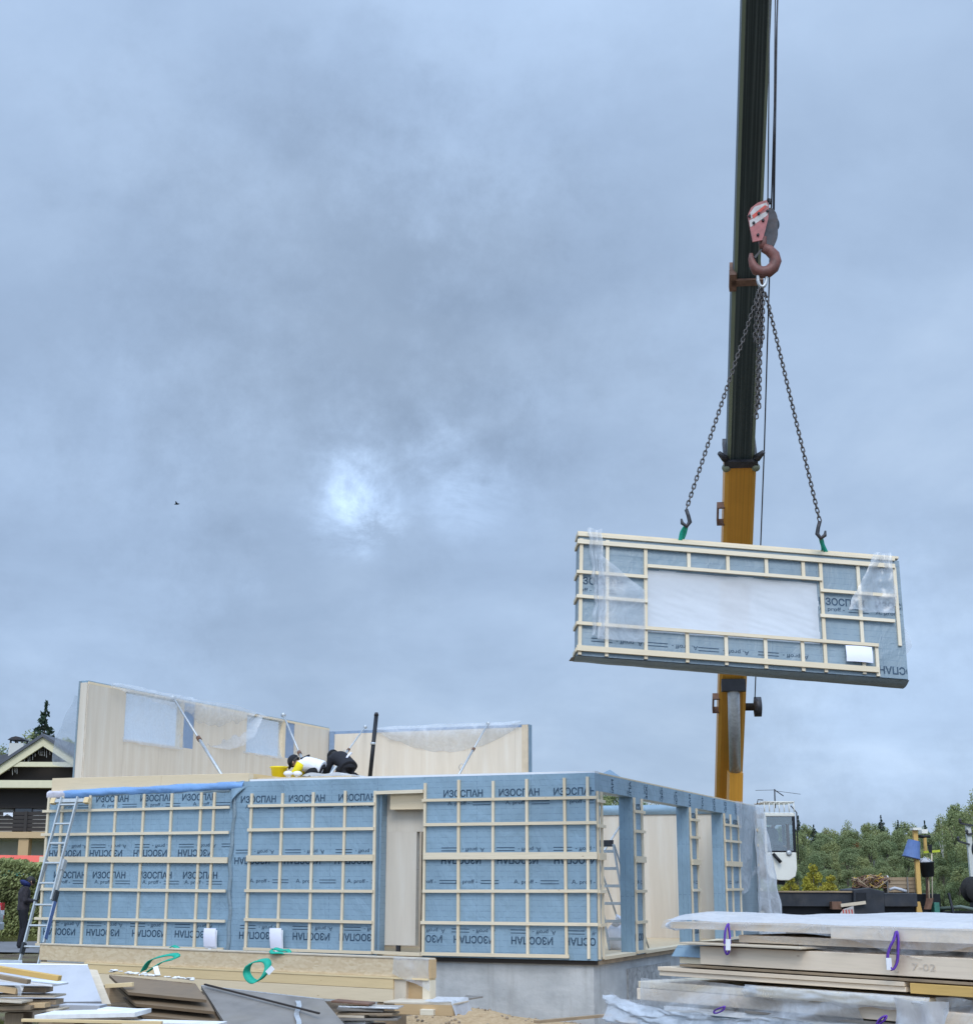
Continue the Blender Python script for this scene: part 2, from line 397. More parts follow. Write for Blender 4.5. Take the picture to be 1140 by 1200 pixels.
def tag(o, label, cat, group=None, kind=None):
    o['label'] = label; o['category'] = cat
    if group: o['group'] = group
    if kind: o['kind'] = kind
    return o
def thing(name, location, label, cat, group=None):
    o = bpy.data.objects.new(name, None); COL.objects.link(o); o.location = location; o.empty_display_size = .2; o['_w'] = tuple(location)
    return tag(o, label, cat, group)
def struct(o): o['kind'] = 'structure'; return o
def fbm(p, k=1.0): return noise.noise(Vector(p) * k)

# ------------------------------------------------------------------ lettering
FONTC = {}
def glyphs(body, bold=0.0):
    if (body, bold) in FONTC: return FONTC[(body, bold)]
    cu = bpy.data.curves.new('lettering', 'FONT'); cu.body = body; cu.size = 1; cu.offset = bold; cu.resolution_u = 3
    o = bpy.data.objects.new('lettering', cu); COL.objects.link(o)
    dg = bpy.context.evaluated_depsgraph_get(); dg.update()
    me = bpy.data.meshes.new_from_object(o.evaluated_get(dg))
    vs = [(v.co.x, v.co.y) for v in me.vertices]; fs = [tuple(p.vertices) for p in me.polygons]
    x0 = min(v[0] for v in vs); x1 = max(v[0] for v in vs); y0 = min(v[1] for v in vs); y1 = max(v[1] for v in vs)
    bpy.data.objects.remove(o); bpy.data.curves.remove(cu); bpy.data.meshes.remove(me)
    FONTC[(body, bold)] = (vs, fs, (x0, x1, y0, y1)); return FONTC[(body, bold)]
def put_text(mb, body, cx, cz, w, h, clip, fn, rot=0, bold=.022, mat='ink'):
    """text centred at (cx,cz) of a plane, rot in degrees, clipped to the rectangle clip; fn maps plane -> world"""
    vs, fs, (x0, x1, y0, y1) = glyphs(body, bold); ca, sa = math.cos(R(rot)), math.sin(R(rot))
    bm = bmesh.new(); bv = []
    for x, y in vs:
        a = ((x - x0) / (x1 - x0) - .5) * w; c = ((y - y0) / (y1 - y0) - .5) * h
        bv.append(bm.verts.new((cx + ca * a - sa * c, cz + sa * a + ca * c, 0)))
    for f in fs:
        try: bm.faces.new([bv[i] for i in f])
        except ValueError: pass
    for co, no in (((clip[0], 0, 0), (-1, 0, 0)), ((clip[1], 0, 0), (1, 0, 0)), ((0, clip[2], 0), (0, -1, 0)), ((0, clip[3], 0), (0, 1, 0))):
        bmesh.ops.bisect_plane(bm, geom=bm.verts[:] + bm.edges[:] + bm.faces[:], plane_co=co, plane_no=no, clear_outer=True)
    b = len(mb.v); ix = {}
    for i, v in enumerate(bm.verts): ix[v] = b + i; mb.v.append(Vector(fn(v.co.x, v.co.y)))
    for f in bm.faces: mb.face([ix[v] for v in f.verts], mat)
    bm.free()
def bar2(mb, x0, x1, z0, z1, clip, fn, mat='ink'):
    x0, x1 = max(x0, clip[0]), min(x1, clip[1]); z0, z1 = max(z0, clip[2]), min(z1, clip[3])
    if x1 > x0 and z1 > z0: mb.poly([fn(x0, z0), fn(x1, z0), fn(x1, z1), fn(x0, z1)], mat)
def proff(mb, cx, cz, clip, fn, rot):
    s = 1 if rot == 0 else -1
    put_text(mb, 'А. proff -', cx - .16 * s, cz, .40, .085, clip, fn, rot, .004)
    for dz in (.018, -.03):
        a, b = cx + .10 * s, cx + .42 * s
        bar2(mb, min(a, b), max(a, b), cz + dz, cz + dz + .012, clip, fn)
def word(mb, cx, cz, clip, fn, rot=0): put_text(mb, 'ИЗОСПАН', cx, cz, .72, .125, clip, fn, rot)

# ------------------------------------------------------------------ world, sun
SUN_EL, SUN_AZ = R(44), R(182)      # sun behind the camera, hidden by cloud
def make_world():
    w = bpy.data.worlds.new('World'); SC.world = w; w.use_nodes = True; t = w.node_tree; t.nodes.clear()
    N = lambda k, **kw: (lambda nd: ([setattr(nd, a, b) for a, b in kw.items()], nd)[1])(t.nodes.new(k))
    L = t.links.new
    out = N('ShaderNodeOutputWorld'); bg = N('ShaderNodeBackground'); bg.inputs[1].default_value = .1; L(bg.outputs[0], out.inputs[0])
    sky = N('ShaderNodeTexSky', sky_type='NISHITA'); sky.sun_disc = False; sky.sun_elevation = SUN_EL; sky.sun_rotation = SUN_AZ
    tc = N('ShaderNodeTexCoord'); D = tc.outputs['Generated']
    def M(op, a, b=None, c=None):
        nd = N('ShaderNodeMath', operation=op)
        for i, v in enumerate((a, b, c)):
            if v is None: continue
            if isinstance(v, (int, float)): nd.inputs[i].default_value = v
            else: L(v, nd.inputs[i])
        return nd.outputs[0]
    def ramp(f, st):
        nd = N('ShaderNodeValToRGB'); e = nd.color_ramp.elements
        while len(e) < len(st): e.new(.5)
        for i, (p, c) in enumerate(st): e[i].position = p; e[i].color = (c if isinstance(c, tuple) else (c, c, c)) + (1,)
        L(f, nd.inputs[0]); return nd.outputs[0]
    def mix(f, a, b, bl='MIX'):
        nd = N('ShaderNodeMix', data_type='RGBA', blend_type=bl)
        for i, v in ((0, f), (6, a), (7, b)):
            if isinstance(v, (int, float)): nd.inputs[i].default_value = v
            elif isinstance(v, tuple): nd.inputs[i].default_value = v + (1,)
            else: L(v, nd.inputs[i])
        return nd.outputs[2]
    sp = N('ShaderNodeSeparateXYZ'); L(D, sp.inputs[0])
    zc = M('MAXIMUM', sp.outputs[2], 0.0); zz = M('ADD', zc, .30)
    cb = N('ShaderNodeCombineXYZ'); L(M('DIVIDE', sp.outputs[0], zz), cb.inputs[0]); L(M('DIVIDE', sp.outputs[1], zz), cb.inputs[1])
    def nz(scale, det, ro, off, dist=.0, stretch=(1, 1, 1)):
        mp = N('ShaderNodeMapping'); mp.inputs['Location'].default_value = off; mp.inputs['Scale'].default_value = stretch; L(cb.outputs[0], mp.inputs[0])
        nd = N('ShaderNodeTexNoise'); nd.inputs['Scale'].default_value = scale; nd.inputs['Detail'].default_value = det; nd.inputs['Roughness'].default_value = ro; nd.inputs['Distortion'].default_value = dist
        L(mp.outputs[0], nd.inputs['Vector']); return nd.outputs[0]
    big = nz(1.0, 3, .45, (3.1, 1.7, 0)); mid = nz(2.6, 6, .55, (7.3, 2.2, 0), .35); fine = nz(6.5, 7, .55, (1.3, 9.2, 0), .3)
    f = M('ADD', M('ADD', M('MULTIPLY', big, .5), M('MULTIPLY', mid, .38)), M('MULTIPLY', fine, .15))
    cloud = ramp(f, [(.32, (.300, .408, .585)), (.45, (.362, .488, .690)), (.56, (.428, .568, .785)), (.70, (.535, .685, .905))])
    # thinner and thicker patches of the deck, by direction
    torn = nz(5.5, 8, .66, (4.4, 1.1, 0), .6); torn = ramp(torn, [(.36, 0.), (.60, 1.)])
    def blob(px, py, size, gain):
        d = ray(px, py).normalized(); vm = N('ShaderNodeVectorMath', operation='DISTANCE')
        wob = N('ShaderNodeTexNoise'); wob.inputs['Scale'].default_value = 26; wob.inputs['Detail'].default_value = 6; wob.inputs['Roughness'].default_value = .68; L(D, wob.inputs['Vector'])
        sub = N('ShaderNodeVectorMath', operation='MULTIPLY_ADD'); L(wob.outputs['Color'], sub.inputs[0]); k = size * 2.1; sub.inputs[1].default_value = (k, k, k)
        sub.inputs[2].default_value = (-k / 2, -k / 2, -k / 2); ad = N('ShaderNodeVectorMath', operation='ADD'); L(sub.outputs[0], ad.inputs[0]); L(D, ad.inputs[1])
        L(ad.outputs[0], vm.inputs[0]); vm.inputs[1].default_value = d
        g = M('POWER', 2.718, M('MULTIPLY', M('POWER', M('DIVIDE', vm.outputs['Value'], size), 2.), -1.))
        return M('MULTIPLY', M('MULTIPLY', g, gain), M('MULTIPLY_ADD', torn, 1.25, .12)) if size < .04 else M('MULTIPLY', g, gain)
    k = M('ADD', 1.0, blob(412, 572, .018, .50)); k = M('ADD', k, blob(418, 606, .020, .48))
    for b in ((535, 578, .030, .30), (590, 585, .04, .12), (440, 628, .012, .25), (415, 590, .035, .18), (575, 60, .10, .12), (1080, 60, .10, -.04), (1130, 830, .09, .26), (990, 865, .06, .12), (300, 330, .15, -.08), (480, 330, .12, -.09), (90, 620, .11, .10), (310, 715, .09, -.07), (560, 650, .10, .06), (620, 470, .08, -.05), (330, 200, .10, -.03), (600, 740, .13, .06),
              (60, 690, .12, .10), (960, 420, .10, .05), (450, 420, .09, -.09), (700, 300, .09, -.04), (60, 80, .14, .06), (200, 820, .10, .08), (860, 840, .05, -.05)):
        k = M('ADD', k, blob(*b))
    cl = N('ShaderNodeVectorMath', operation='SCALE'); L(cloud, cl.inputs[0]); L(k, cl.inputs['Scale'])
    # overcast: brighter towards the zenith and around the hidden sun
    sd = Vector((math.sin(SUN_AZ) * math.cos(SUN_EL), math.cos(SUN_AZ) * math.cos(SUN_EL), math.sin(SUN_EL)))
    dt = N('ShaderNodeVectorMath', operation='DOT_PRODUCT'); L(D, dt.inputs[0]); dt.inputs[1].default_value = sd
    br = M('ADD', 1.0, M('MULTIPLY', M('POWER', M('MAXIMUM', M('MULTIPLY_ADD', dt.outputs['Value'], .5, .5), 0), 3.), 2.1))
    br = M('ADD', br, M('MULTIPLY', M('POWER', zc, 5.), 2.2))
    c2 = N('ShaderNodeVectorMath', operation='SCALE'); L(cl.outputs[0], c2.inputs[0]); L(M('MULTIPLY', br, 8.2), c2.inputs['Scale'])
    L(mix(.06, c2.outputs[0], sky.outputs[0]), bg.inputs[0])
    l = bpy.data.lights.new('sun', 'SUN'); l.energy = 1.3; l.angle = R(25); l.color = (1, .96, .89)
    o = bpy.data.objects.new('sun', l); COL.objects.link(o); o.rotation_euler = (-sd).to_track_quat('-Z', 'Y').to_euler(); o.location = (0, -10, 30)
make_world()
SC.view_settings.view_transform = 'Standard'; SC.view_settings.look = 'None'; SC.view_settings.exposure = .18; SC.view_settings.gamma = 1

# ------------------------------------------------------------------ ground
def smooth(a, b, x): t = max(0, min(1, (x - a) / (b - a))); return t * t * (3 - 2 * t)
def gz(x, y):
    z = max(-.24, min(.36, -.15 - .05 * x))
    z += (.39 - z) * smooth(16, 9, y)
    if y > 60: z += (-.9 - z) * smooth(60, 130, y)
    if abs(x) < 30 and 6 < y < 50:
        k = smooth(6, 12, y) * smooth(50, 44, y)
        z += k * (.05 * fbm((x, y, 3), .9) + .03 * fbm((x, y, 9), 2.7))
        z += .27 * math.exp(-((x + .4) / 1.0) ** 2 - ((y - 22.6) / 1.0) ** 2) + .20 * math.exp(-((x - 1.4) / 1.3) ** 2 - ((y - 22.4) / 1.2) ** 2)
        z += .16 * math.exp(-((x + 9.2) / .8) ** 2 - ((y - 28.2) / 1.2) ** 2)
    return z
def axis(lo, hi, step, far):
    a = [lo + i * step for i in range(int((hi - lo) / step) + 1)]; o = []
    d = step * 2; q = hi
    while q < far: q += d; d *= 1.5; o.append(q)
    p = []; d = step * 2; q = lo
    while q > -far: q -= d; d *= 1.5; p.append(q)
    return p[::-1] + a + o
xs = axis(-15, 13, .28, 1500); ys = axis(5, 47, .28, 1500)
g = MB(); nx = len(xs)
for y in ys:
    for x in xs: g.v.append(Vector((x, y, gz(x, y))))
for j in range(len(ys) - 1):
    for i in range(nx - 1): q = j * nx + i; g.face((q, q + 1, q + nx + 1, q + nx), 'ground_soil', None, True)
struct(g.build('ground', origin=(0, 0, 0)))
rd = MB()
rd.grid(lambda u, v: (-60 + 50.6 * u, 35.2 + 5.6 * v + .3 * math.sin(u * 6), gz(-60 + 50.6 * u, 35.2 + 5.6 * v) + .035), 60, 8, 'asphalt')
struct(rd.build('road'))

# ------------------------------------------------------------------ the house under construction
house = thing('unfinished_house', W(-5.4, 0, -1.0), 'unfinished panel house wrapped in blue membrane with pine battens on a concrete foundation', 'house')
P = lambda mb, name, bevel=0: mb.build(name, house, bevel=bevel)
fd = MB(); fd.lb(-10.75, -.10, .12, 12.2, -1.35, -.07, 'concrete', 0)
P(fd, 'foundation')
rb = MB(); rb.lb(-.099, -.075, 1.9, 4.6, -1.35, -.22, 'rubble_stone', 1); P(rb, 'rubble_infill')
sl = MB(); sl.lb(-10.8, -.03, .06, .14, -.07, -.005, 'dark_wood'); sl.lb(-.12, -.02, .14, 12.2, -.07, -.005, 'old_wood'); P(sl, 'sill_plate')  # front sill timber coloured near black, painting the shadow under the wall overhang
fl = MB(); fl.lb(-10.6, -.14, .26, 12.1, -.05, .0, 'osb', 0); P(fl, 'ground_floor')
T = .25
ROWS = [2.555, 2.14, 1.63, 1.07, .55]
fr = lambda y: (lambda x, z: W(x, y - .004, z))
sd_ = lambda x: (lambda y, z: W(x + .004, y, z))

def front_panel(x0, x1, z1, words, label=None, th=.25):
    mb = MB(); mb.lb(x0, x1, 0, th, 0, z1, 'film_blue', 0)
    clip = (x0 + .02, x1 - .01, .03, z1 - .02); f = fr(0)
    for kind, z, rot, xs_ in words:
        for x in xs_: (word if kind == 'w' else proff)(mb, x, z, clip, f, rot)
    o = P(mb, 'wall_panel')
    if label: o['label'] = label
    return o
def seq(a, n, step=1.0): return [a + i * step for i in range(n)]
pl = front_panel(-10.89, -6.775, 2.80, [('w', 2.69, 0, (-10.38, -9.43, -8.45, -7.54)), ('p', 2.56, 0, (-10.3, -9.3, -8.35, -7.3)), ('p', 1.83, 180, (-10.3, -9.42, -8.45, -7.5, -6.6)), ('w', 1.70, 180, (-10.42, -9.5, -8.53, -7.57)),
    ('w', 1.31, 0, (-10.28, -9.4, -8.4, -7.44)), ('p', 1.18, 0, (-10.3, -9.35, -8.3, -7.4)), ('p', .43, 180, (-10.35, -9.4, -8.45, -7.5)), ('w', .29, 180, (-10.43, -9.46, -8.46, -7.55))])
pm = front_panel(-6.77, -3.94, 2.95, [('w', 2.63, 0, (-6.30, -5.32, -4.33)), ('p', 2.49, 0, (-6.2, -5.2, -4.2)), ('p', 1.72, 180, (-6.3, -5.3, -4.3)), ('w', 1.56, 180, (-6.38, -5.37, -4.37)), ('p', 1.21, 0, (-6.05, -5.12, -4.12)),
    ('p', .43, 180, (-6.15, -5.1, -4.1)), ('w', .29, 180, (-6.22, -5.15, -4.25, -7.2))], th=.10)
pr = front_panel(-3.05, 0, 2.95, [('w', 2.66, 0, (-2.33, -1.32, -.35)), ('p', 2.49, 0, (-2.25, -1.2, -.2)), ('p', 1.74, 180, (-2.3, -1.3, -.3)), ('w', 1.56, 180, (-2.36, -1.35, -.35)), ('p', 1.21, 0, (-2.85, -2.1, -1.05, -.05)),
    ('p', .43, 180, (-3.0, -2.1, -1.05, -.1)), ('w', .29, 180, (-3.05, -2.12, -1.1, -.18))])
lt = MB(); lt.lb(-3.939, -3.051, 0, T, 2.73, 2.95, 'film_blue', 0); P(lt, 'door_lintel')
# overlap tape strip and wrinkled seam between left and middle panel
sm = MB()
sm.grid(lambda u, v: W(-6.84 + .07 * u + .02 * math.sin(v * 9) + .012 * math.sin(v * 31), -.012 - .02 * math.sin(u * math.pi) - .006 * math.sin(v * 23), 2.74 * v + .02), 5, 40, 'film_grey'); P(sm, 'film_seam')
def vb(x, z0, z1, w=.046, y=0):
    mb = MB(); a, b_ = random.gauss(0, .006), random.gauss(0, .006); z1 += random.uniform(-.025, .02); w *= random.uniform(.93, 1.07)
    mb.hexa([W(x + (a if k < 4 else b_) + (w / 2 if k & 1 else -w / 2), y - (.002 if k & 2 else .035), z1 if k & 4 else z0) for k in range(8)], 'pine_batten'); return P(mb, 'batten')
def hb(x0, x1, z, h=.052, y=-.037):
    mb = MB(); a, b_ = random.gauss(0, .007), random.gauss(0, .007); x0 += random.uniform(-.02, .02); x1 += random.uniform(-.02, .02) if x1 < -3.5 else 0; h *= random.uniform(.93, 1.07)
    mb.hexa([W(x1 if k & 1 else x0, y if k & 2 else y - .03, z + (b_ if k & 1 else a) + (h / 2 if k & 4 else -h / 2)) for k in range(8)], 'pine_batten'); return P(mb, 'batten')
for x in (-10.86, -10.54, -9.9, -9.33, -8.72, -8.11, -7.48, -7.2): vb(x, .03, 2.76)
for z, h in zip([2.49, 2.06, 1.585, 1.04, .52], (.05, .05, .11, .05, .05)): hb(-10.95, -6.86, z, h)
hb(-10.9, -6.86, .05, .05)
for x in (-6.43, -5.8, -5.18, -4.55, -3.965): vb(x, .03, 2.74)
for z, h in zip([2.51, 2.09, 1.60, 1.05, .54, .05], (.05, .05, .10, .05, .05, .05)): hb(-6.46, -3.95, z, h)
hb(-3.94, -3.05, 2.71, .06); hb(-3.93, -3.06, .05, .05)
for x in (-3.025, -2.4, -1.78, -1.17, -.51, -.125): vb(x, .03, 2.87)
for z, h in zip(ROWS + [.055], (.05, .05, .11, .052, .052, .052)): hb(-3.05, -.45 if z < .1 else .045, z, h)
# top plates
tp = MB(); tp.lb(-6.5, .0, .01, T - .01, 2.95, 2.985, 'white_paint', 0); tp.lb(-.21, -.01, T, 12.2, 2.95, 2.975, 'pine_batten'); P(tp, 'top_plate')
# deck edge beam, upper deck
db = MB(); db.lb(-10.86, -8.4, .03, .20, 2.83, 3.10, 'glulam'); db.lb(-8.398, -6.54, .03, .20, 2.83, 3.10, 'glulam'); P(db, 'deck_beam', .004)
db = MB(); db.lb(-6.75, -6.54, .202, 10.5, 2.83, 3.098, 'yellow_beam'); P(db, 'deck_beam')
dk = MB(); dk.lb(-10.6, -6.76, .21, 10.58, 2.96, 3.085, 'osb', 0); dk.lb(-6.53, -4.6, .30, 10.58, 2.93, 3.03, 'osb', 0); P(dk, 'upper_deck')
# film rolled over the head of the left panel: bright blue with a pale end
def roll(x0, x1, z0, z1, r, mat, name):
    mb = MB()
    def fn(u, v):
        x = x0 + (x1 - x0) * u; a = v * math.pi * 1.15 - .1; zc_ = z0 + (z1 - z0) * u
        rr = r * (1 + .22 * fbm((x, v * 2, 1), 2.6) + .12 * fbm((x, v * 3, 5), 7))
        return W(x, .06 - math.sin(a) * rr * 1.1, zc_ + math.cos(a) * rr)
    mb.grid(fn, 60, 10, mat); return P(mb, name)
roll(-10.55, -6.62, 2.79, 2.88, .085, 'film_bright', 'film_flap'); roll(-10.92, -10.5, 2.79, 2.79, .085, 'film_pale', 'film_flap')
roll(-9.9, -6.9, 2.765, 2.80, .06, 'film_grey', 'film_flap')
fb = MB(); fb.grid(lambda u, v: W(-6.85 + .3 * u * (1 - .7 * v), -.03 - .07 * math.sin(u * 3.1) * v, 2.86 - .36 * v * (1 - .5 * u)), 8, 10, 'film_blue'); P(fb, 'film_flap')
# ---- right side wall (x = 0): header, posts
hd = MB(); hd.lb(-T, 0, T, 10.42, 2.665, 2.945, 'film_blue', 1)
for y in seq(.95, 10, 1.02):
    put_text(hd, 'ИЗОСПАН', y, 2.76 + .22 * math.sin(y * 5), .72, .125, (.3, 10.3, 2.68, 2.93), sd_(0), 90)
    put_text(hd, 'А. proff -', y - .13, 2.70 + .2 * math.sin(y * 5), .40, .085, (.3, 10.3, 2.68, 2.93), sd_(0), 90, .004)
P(hd, 'header_beam')
def side_panel(y0, y1, vs, z1=2.664):
    mb = MB(); mb.lb(-T, 0, y0, y1, 0.0, z1, 'film_blue', 1)
    clip = (y0 + .01, y1 - .01, .03, z1 - .02)
    for y in seq(y0 + .3, int((y1 - y0) + 1)):
        word(mb, y, .29, clip, sd_(0), 180); proff(mb, y, 1.21, clip, sd_(0), 0); word(mb, y, 2.5, clip, sd_(0), 0)
    P(mb, 'side_panel')
    for y in vs:
        b = MB(); b.lb(.002, .035, y - .025, y + .025, .02, 2.66, 'pine_batten'); P(b, 'batten')
    for z, h in zip([2.42, 2.08, 1.60, 1.06, .54, .05], (.05, .05, .11, .05, .05, .05)):
        b = MB(); b.lb(.037, .067, min(vs) - .06, max(vs) + .06, z - h / 2, z + h / 2, 'pine_batten'); P(b, 'batten')
side_panel(2.10, 2.68, (2.16, 2.62)); side_panel(5.93, 6.58, (5.99, 6.50)); side_panel(8.80, 10.42, (8.87, 9.45, 10.2))
b = MB(); b.lb(.002, .035, .06, .11, .02, 2.66, 'pine_batten'); P(b, 'batten')
b = MB(); b.lb(.002, .035, T + .02, T + .07, .02, 2.66, 'pine_batten'); P(b, 'batten')
for z, h in zip([2.5, 2.10, 1.615, 1.065, .545], (.05, .05, .11, .05, .05)):
    b = MB(); b.lb(.037, .067, .0, T + .12, z - h / 2, z + h / 2, 'pine_batten'); P(b, 'batten')
th = MB(); th.lb(-.2, .02, .33, 2.09, .0, .05, 'pine_batten'); th.lb(-.2, .02, 2.69, 5.92, .0, .05, 'pine_batten'); th.lb(-.2, .02, 6.6, 8.78, .0, .05, 'pine_batten'); P(th, 'threshold')
# far end of the side wall: bare film and one batten
fe = MB(); fe.grid(lambda u, v: W(-.02 - .05 * math.sin(u * 5 + v * 2) * u, 10.42 + 1.9 * u, 2.95 * v), 14, 20, 'film_grey', ext=(1.9, 2.95)); P(fe, 'film_flap')
b = MB(); b.lb(.002, .04, 12.0, 12.06, 0, 2.85, 'pine_batten'); P(b, 'batten')
ew = MB(); ew.lb(-T, -.09, 10.42, 12.2, 0, 2.9, 'cream_panel', 1); P(ew, 'side_panel')
for z in (2.4, 2.05, 1.6, 1.05, .54):
    b = MB(); b.lb(.042, .072, 11.9, 12.3, z - .03, z + .03, 'pine_batten'); P(b, 'batten')
# ---- rooms inside the ground floor
iw = MB(); iw.lb(-6.4, -.26, 10.0, 10.2, 0, 2.72, 'cream_panel', 0); iw.lb(-6.4, -.26, 9.99, 10.21, 2.721, 2.91, 'film_edge', 0); P(iw, 'inner_wall')
def fold(u, v): return W(-6.4 + 6.1 * u, 9.97 - .05 * math.sin(v * math.pi) * (1 + .5 * fbm((u * 12, v, 2))), 2.70 + .22 * v)
iw = MB(); iw.grid(fold, 60, 6, 'film_blue'); P(iw, 'film_flap')
px0 = front(448, 1000, .32)[0]; px1 = front(488, 1000, .32)[0]
px2 = front(499, 1000, .32)[0]; zg = front(490, 975, .32)[2]
iw = MB(); iw.lb(px0, px1, .32, .44, .16, zg, 'cream_panel', 0); iw.lb(px0, px2, .32, .44, zg + .001, 2.75, 'cream_panel', 0); iw.lb((px0 + px1) / 2 - .04, (px0 + px1) / 2 + .02, .33, .40, .0, .16, 'dark_steel'); P(iw, 'partition')
iw = MB(); iw.lb(px1 - .1, px2 + .3, .75, .8, 0, zg + .2, 'dark_wood'); iw.lb(-6.5, px1 + .6, 3.4, 3.5, 0, 2.8, 'cream_panel', 0); P(iw, 'inner_wall')  # near-black board added to stand in for the shade in the partition gap
iw = MB(); iw.lb(-6.9, -6.7, .3, 10.5, 0, 2.8, 'cream_panel', 1); P(iw, 'inner_wall')
jb = MB(); jb.lb(-3.938, -3.90, .101, .31, .02, 2.7, 'film_blue', 1); P(jb, 'door_jamb')
gl = MB(); gl.lb(front(457, 940, .11)[0], -3.06, .11, .30, front(470, 949, .11)[2], 2.70, 'glulam'); P(gl, 'roof_beam', .004)
# ---- upper storey: left wall and back wall
YS = side(101, 850, -10.6)[0 + 1]; XB = front(619, 880, 10.6)[0]
ul = MB()
X0, X1 = -10.80, -10.62
for a, b_, z0, z1 in ((YS, 1.85, 3.1, 4.96), (1.85, 4.38, 3.1, 3.99), (4.38, 6.56, 3.1, 4.96), (6.56, 8.8, 3.1, 4.1), (8.8, 10.6, 3.1, 4.96)):
    ul.lb(X0, X1, a, b_ - .001, z0, z1, 'film_blue', 1)
    o1 = .03 if b_ in (1.85, 6.56) else 0
    ul.lb(X1, -10.6, a, b_ - .001, z0, z1, 'cream_panel', 1)
ul.lb(X0 + .02, X1, YS - .025, YS - .001, 3.1, 4.99, 'cream_panel', 0); ul.lb(X0 - .02, X0 + .019, YS - .03, YS - .001, 3.1, 5.02, 'film_grey', 2)
ul.lb(X0, X1, YS, 10.6, 4.961, 5.03, 'film_blue', 1); ul.lb(X1 + .001, -10.6, YS, 10.6, 4.961, 5.01, 'glulam', 1)
ul.lb(X1 - .1, X1 + .01, 3.86, 3.98, 3.991, 4.959, 'glulam'); ul.lb(X1 - .1, X1 + .008, 3.981, 4.379, 3.991, 4.959, 'film_edge', 2); ul.lb(X1 - .1, X1 + .01, 8.22, 8.38, 4.101, 4.959, 'glulam'); ul.lb(X1 - .1, X1 + .008, 8.381, 8.799, 4.101, 4.959, 'film_edge', 2)
P(ul, 'upper_wall')
ub = MB(); ub.lb(-10.58, XB, 10.62, 10.85, 3.0, 4.93, 'film_blue', 0); ub.lb(-10.5, XB - .16, 10.60, 10.619, 3.0, 4.86, 'cream_panel', 0); ub.lb(XB - .16, XB, 10.58, 10.619, 3.0, 4.92, 'pale_board'); ub.lb(-10.58, XB, 10.60, 10.619, 4.861, 4.93, 'film_edge', 0)
ub.lb(-10.59, -10.45, 10.57, 10.62, 3.0, 4.93, 'film_edge', 0)
P(ub, 'upper_wall')
# film tent sticking up behind the front wall
tn = MB(); a = [W(-.95, 2.2, 2.93), W(-.10, 2.2, 2.93), W(-.3, 3.2, 2.93), W(-.9, 3.2, 2.93)]; pk = W(-.56, 2.6, 3.19)
for i in range(4): tn.poly([a[i], a[(i + 1) % 4], pk], 'film_blue')
tn.lb(-1.1, -.251, 2.2, 3.4, 2.86, 2.93, 'film_blue', 0); P(tn, 'film_flap')
# loose film tail at the far right end, draped to the ground

# ------------------------------------------------------------------ plastic sheets
def sheet(name, fn, nu, nv, mat, label, cat='plastic sheet', wr=.03, k=3.0, group=None):
    mb = MB()
    def g(u, v):
        p = Vector(fn(u, v)); q = p * k
        return p + Vector((noise.noise(q), noise.noise(q + Vector((9, 3, 1))), noise.noise(q + Vector((2, 7, 5))) * .6)) * wr * .8 + Vector((noise.noise(q * 2.1), noise.noise(q * 2.1 + Vector((9, 3, 1))), 0)) * wr * .15
    mb.grid(g, nu, nv, mat); o = mb.build(name); return tag(o, label, cat, group)
XI = -10.6
sheet('plastic_sheet', lambda u, v: W(XI + .03 - .08 * math.sin(v * 3.14) * (1 - u), 1.8 + 2.15 * u, 3.93 + 1.1 * v), 30, 16, 'clear_sheet', 'clear plastic sheet hung over the left window opening of the upper wall', wr=.05)
sheet('plastic_sheet', lambda u, v: W(XI + .02 - .1 * math.sin(v * 3.14), 6.45 + 1.75 * u, 4.06 + .95 * v), 24, 16, 'clear_sheet', 'clear plastic sheet hung over the right window opening of the upper wall', wr=.05)
def swag(u, v):      # gathered film sagging between the two openings
    y = 4.0 + 3.2 * u; top = 5.07 - .03 * math.sin(u * 9); sag = (.95 * math.sin(min(1, u * 1.05) * math.pi) ** .7 + .08)
    return W(XI + .05 + .09 * math.sin(v * 5 + u * 3), y, top - sag * v)
sheet('plastic_sheet', swag, 40, 24, 'clear_sheet', 'clear plastic sheet sagging in folds between the two upper window openings', wr=.07, k=4)
def swag1(u, v):
    y = 1.2 + 3.0 * u; return W(XI + .04 + .12 * math.sin(v * 3.0), y, 5.08 - .25 * v * (.4 + u))
sheet('plastic_sheet', swag1, 40, 10, 'clear_sheet', 'crumpled plastic sheet along the top edge above the left upper window opening', wr=.08, k=4)
def swag2(u, v):
    x = -9.3 + 4.0 * u; s_ = .62 * math.sin(min(1, u * 1.0) * math.pi) ** .8 + .06
    return W(x, 10.53 - .08 * math.sin(v * 4), 5.0 - s_ * v)
sheet('plastic_sheet', swag2, 50, 16, 'clear_sheet', 'clear plastic sheet sagging along the top of the back upper wall', wr=.07, k=3.5)
sheet('plastic_sheet', lambda u, v: W(-10.88 - .45 * v * (1 - .4 * u) - .1 * math.sin(v * 3), .6 + .8 * u, 4.75 - 1.35 * v), 12, 20, 'clear_sheet', 'clear plastic sheet blown out at the far left end of the upper wall', wr=.08)
def tail(u, v):
    return W(0.06 + .42 * v * u + .07 * math.sin(u * 16 + v * 2) * (.3 + v), 11.6 + 1.1 * u + .35 * v * u, 2.93 - 2.9 * v)
sheet('plastic_sheet', tail, 50, 30, 'milky_sheet', 'long clear plastic sheet hanging from the side wall beside the crane cab', wr=.04)
def tail2(u, v): return W(.04 + .05 * math.sin(u * 9 + v * 4), 9.9 + 1.9 * u, 2.98 - 2.2 * v * (1 - .3 * u))
sheet('plastic_sheet', tail2, 30, 24, 'clear_sheet', 'thin plastic sheet stuck over the last blue bay of the side wall', wr=.04)
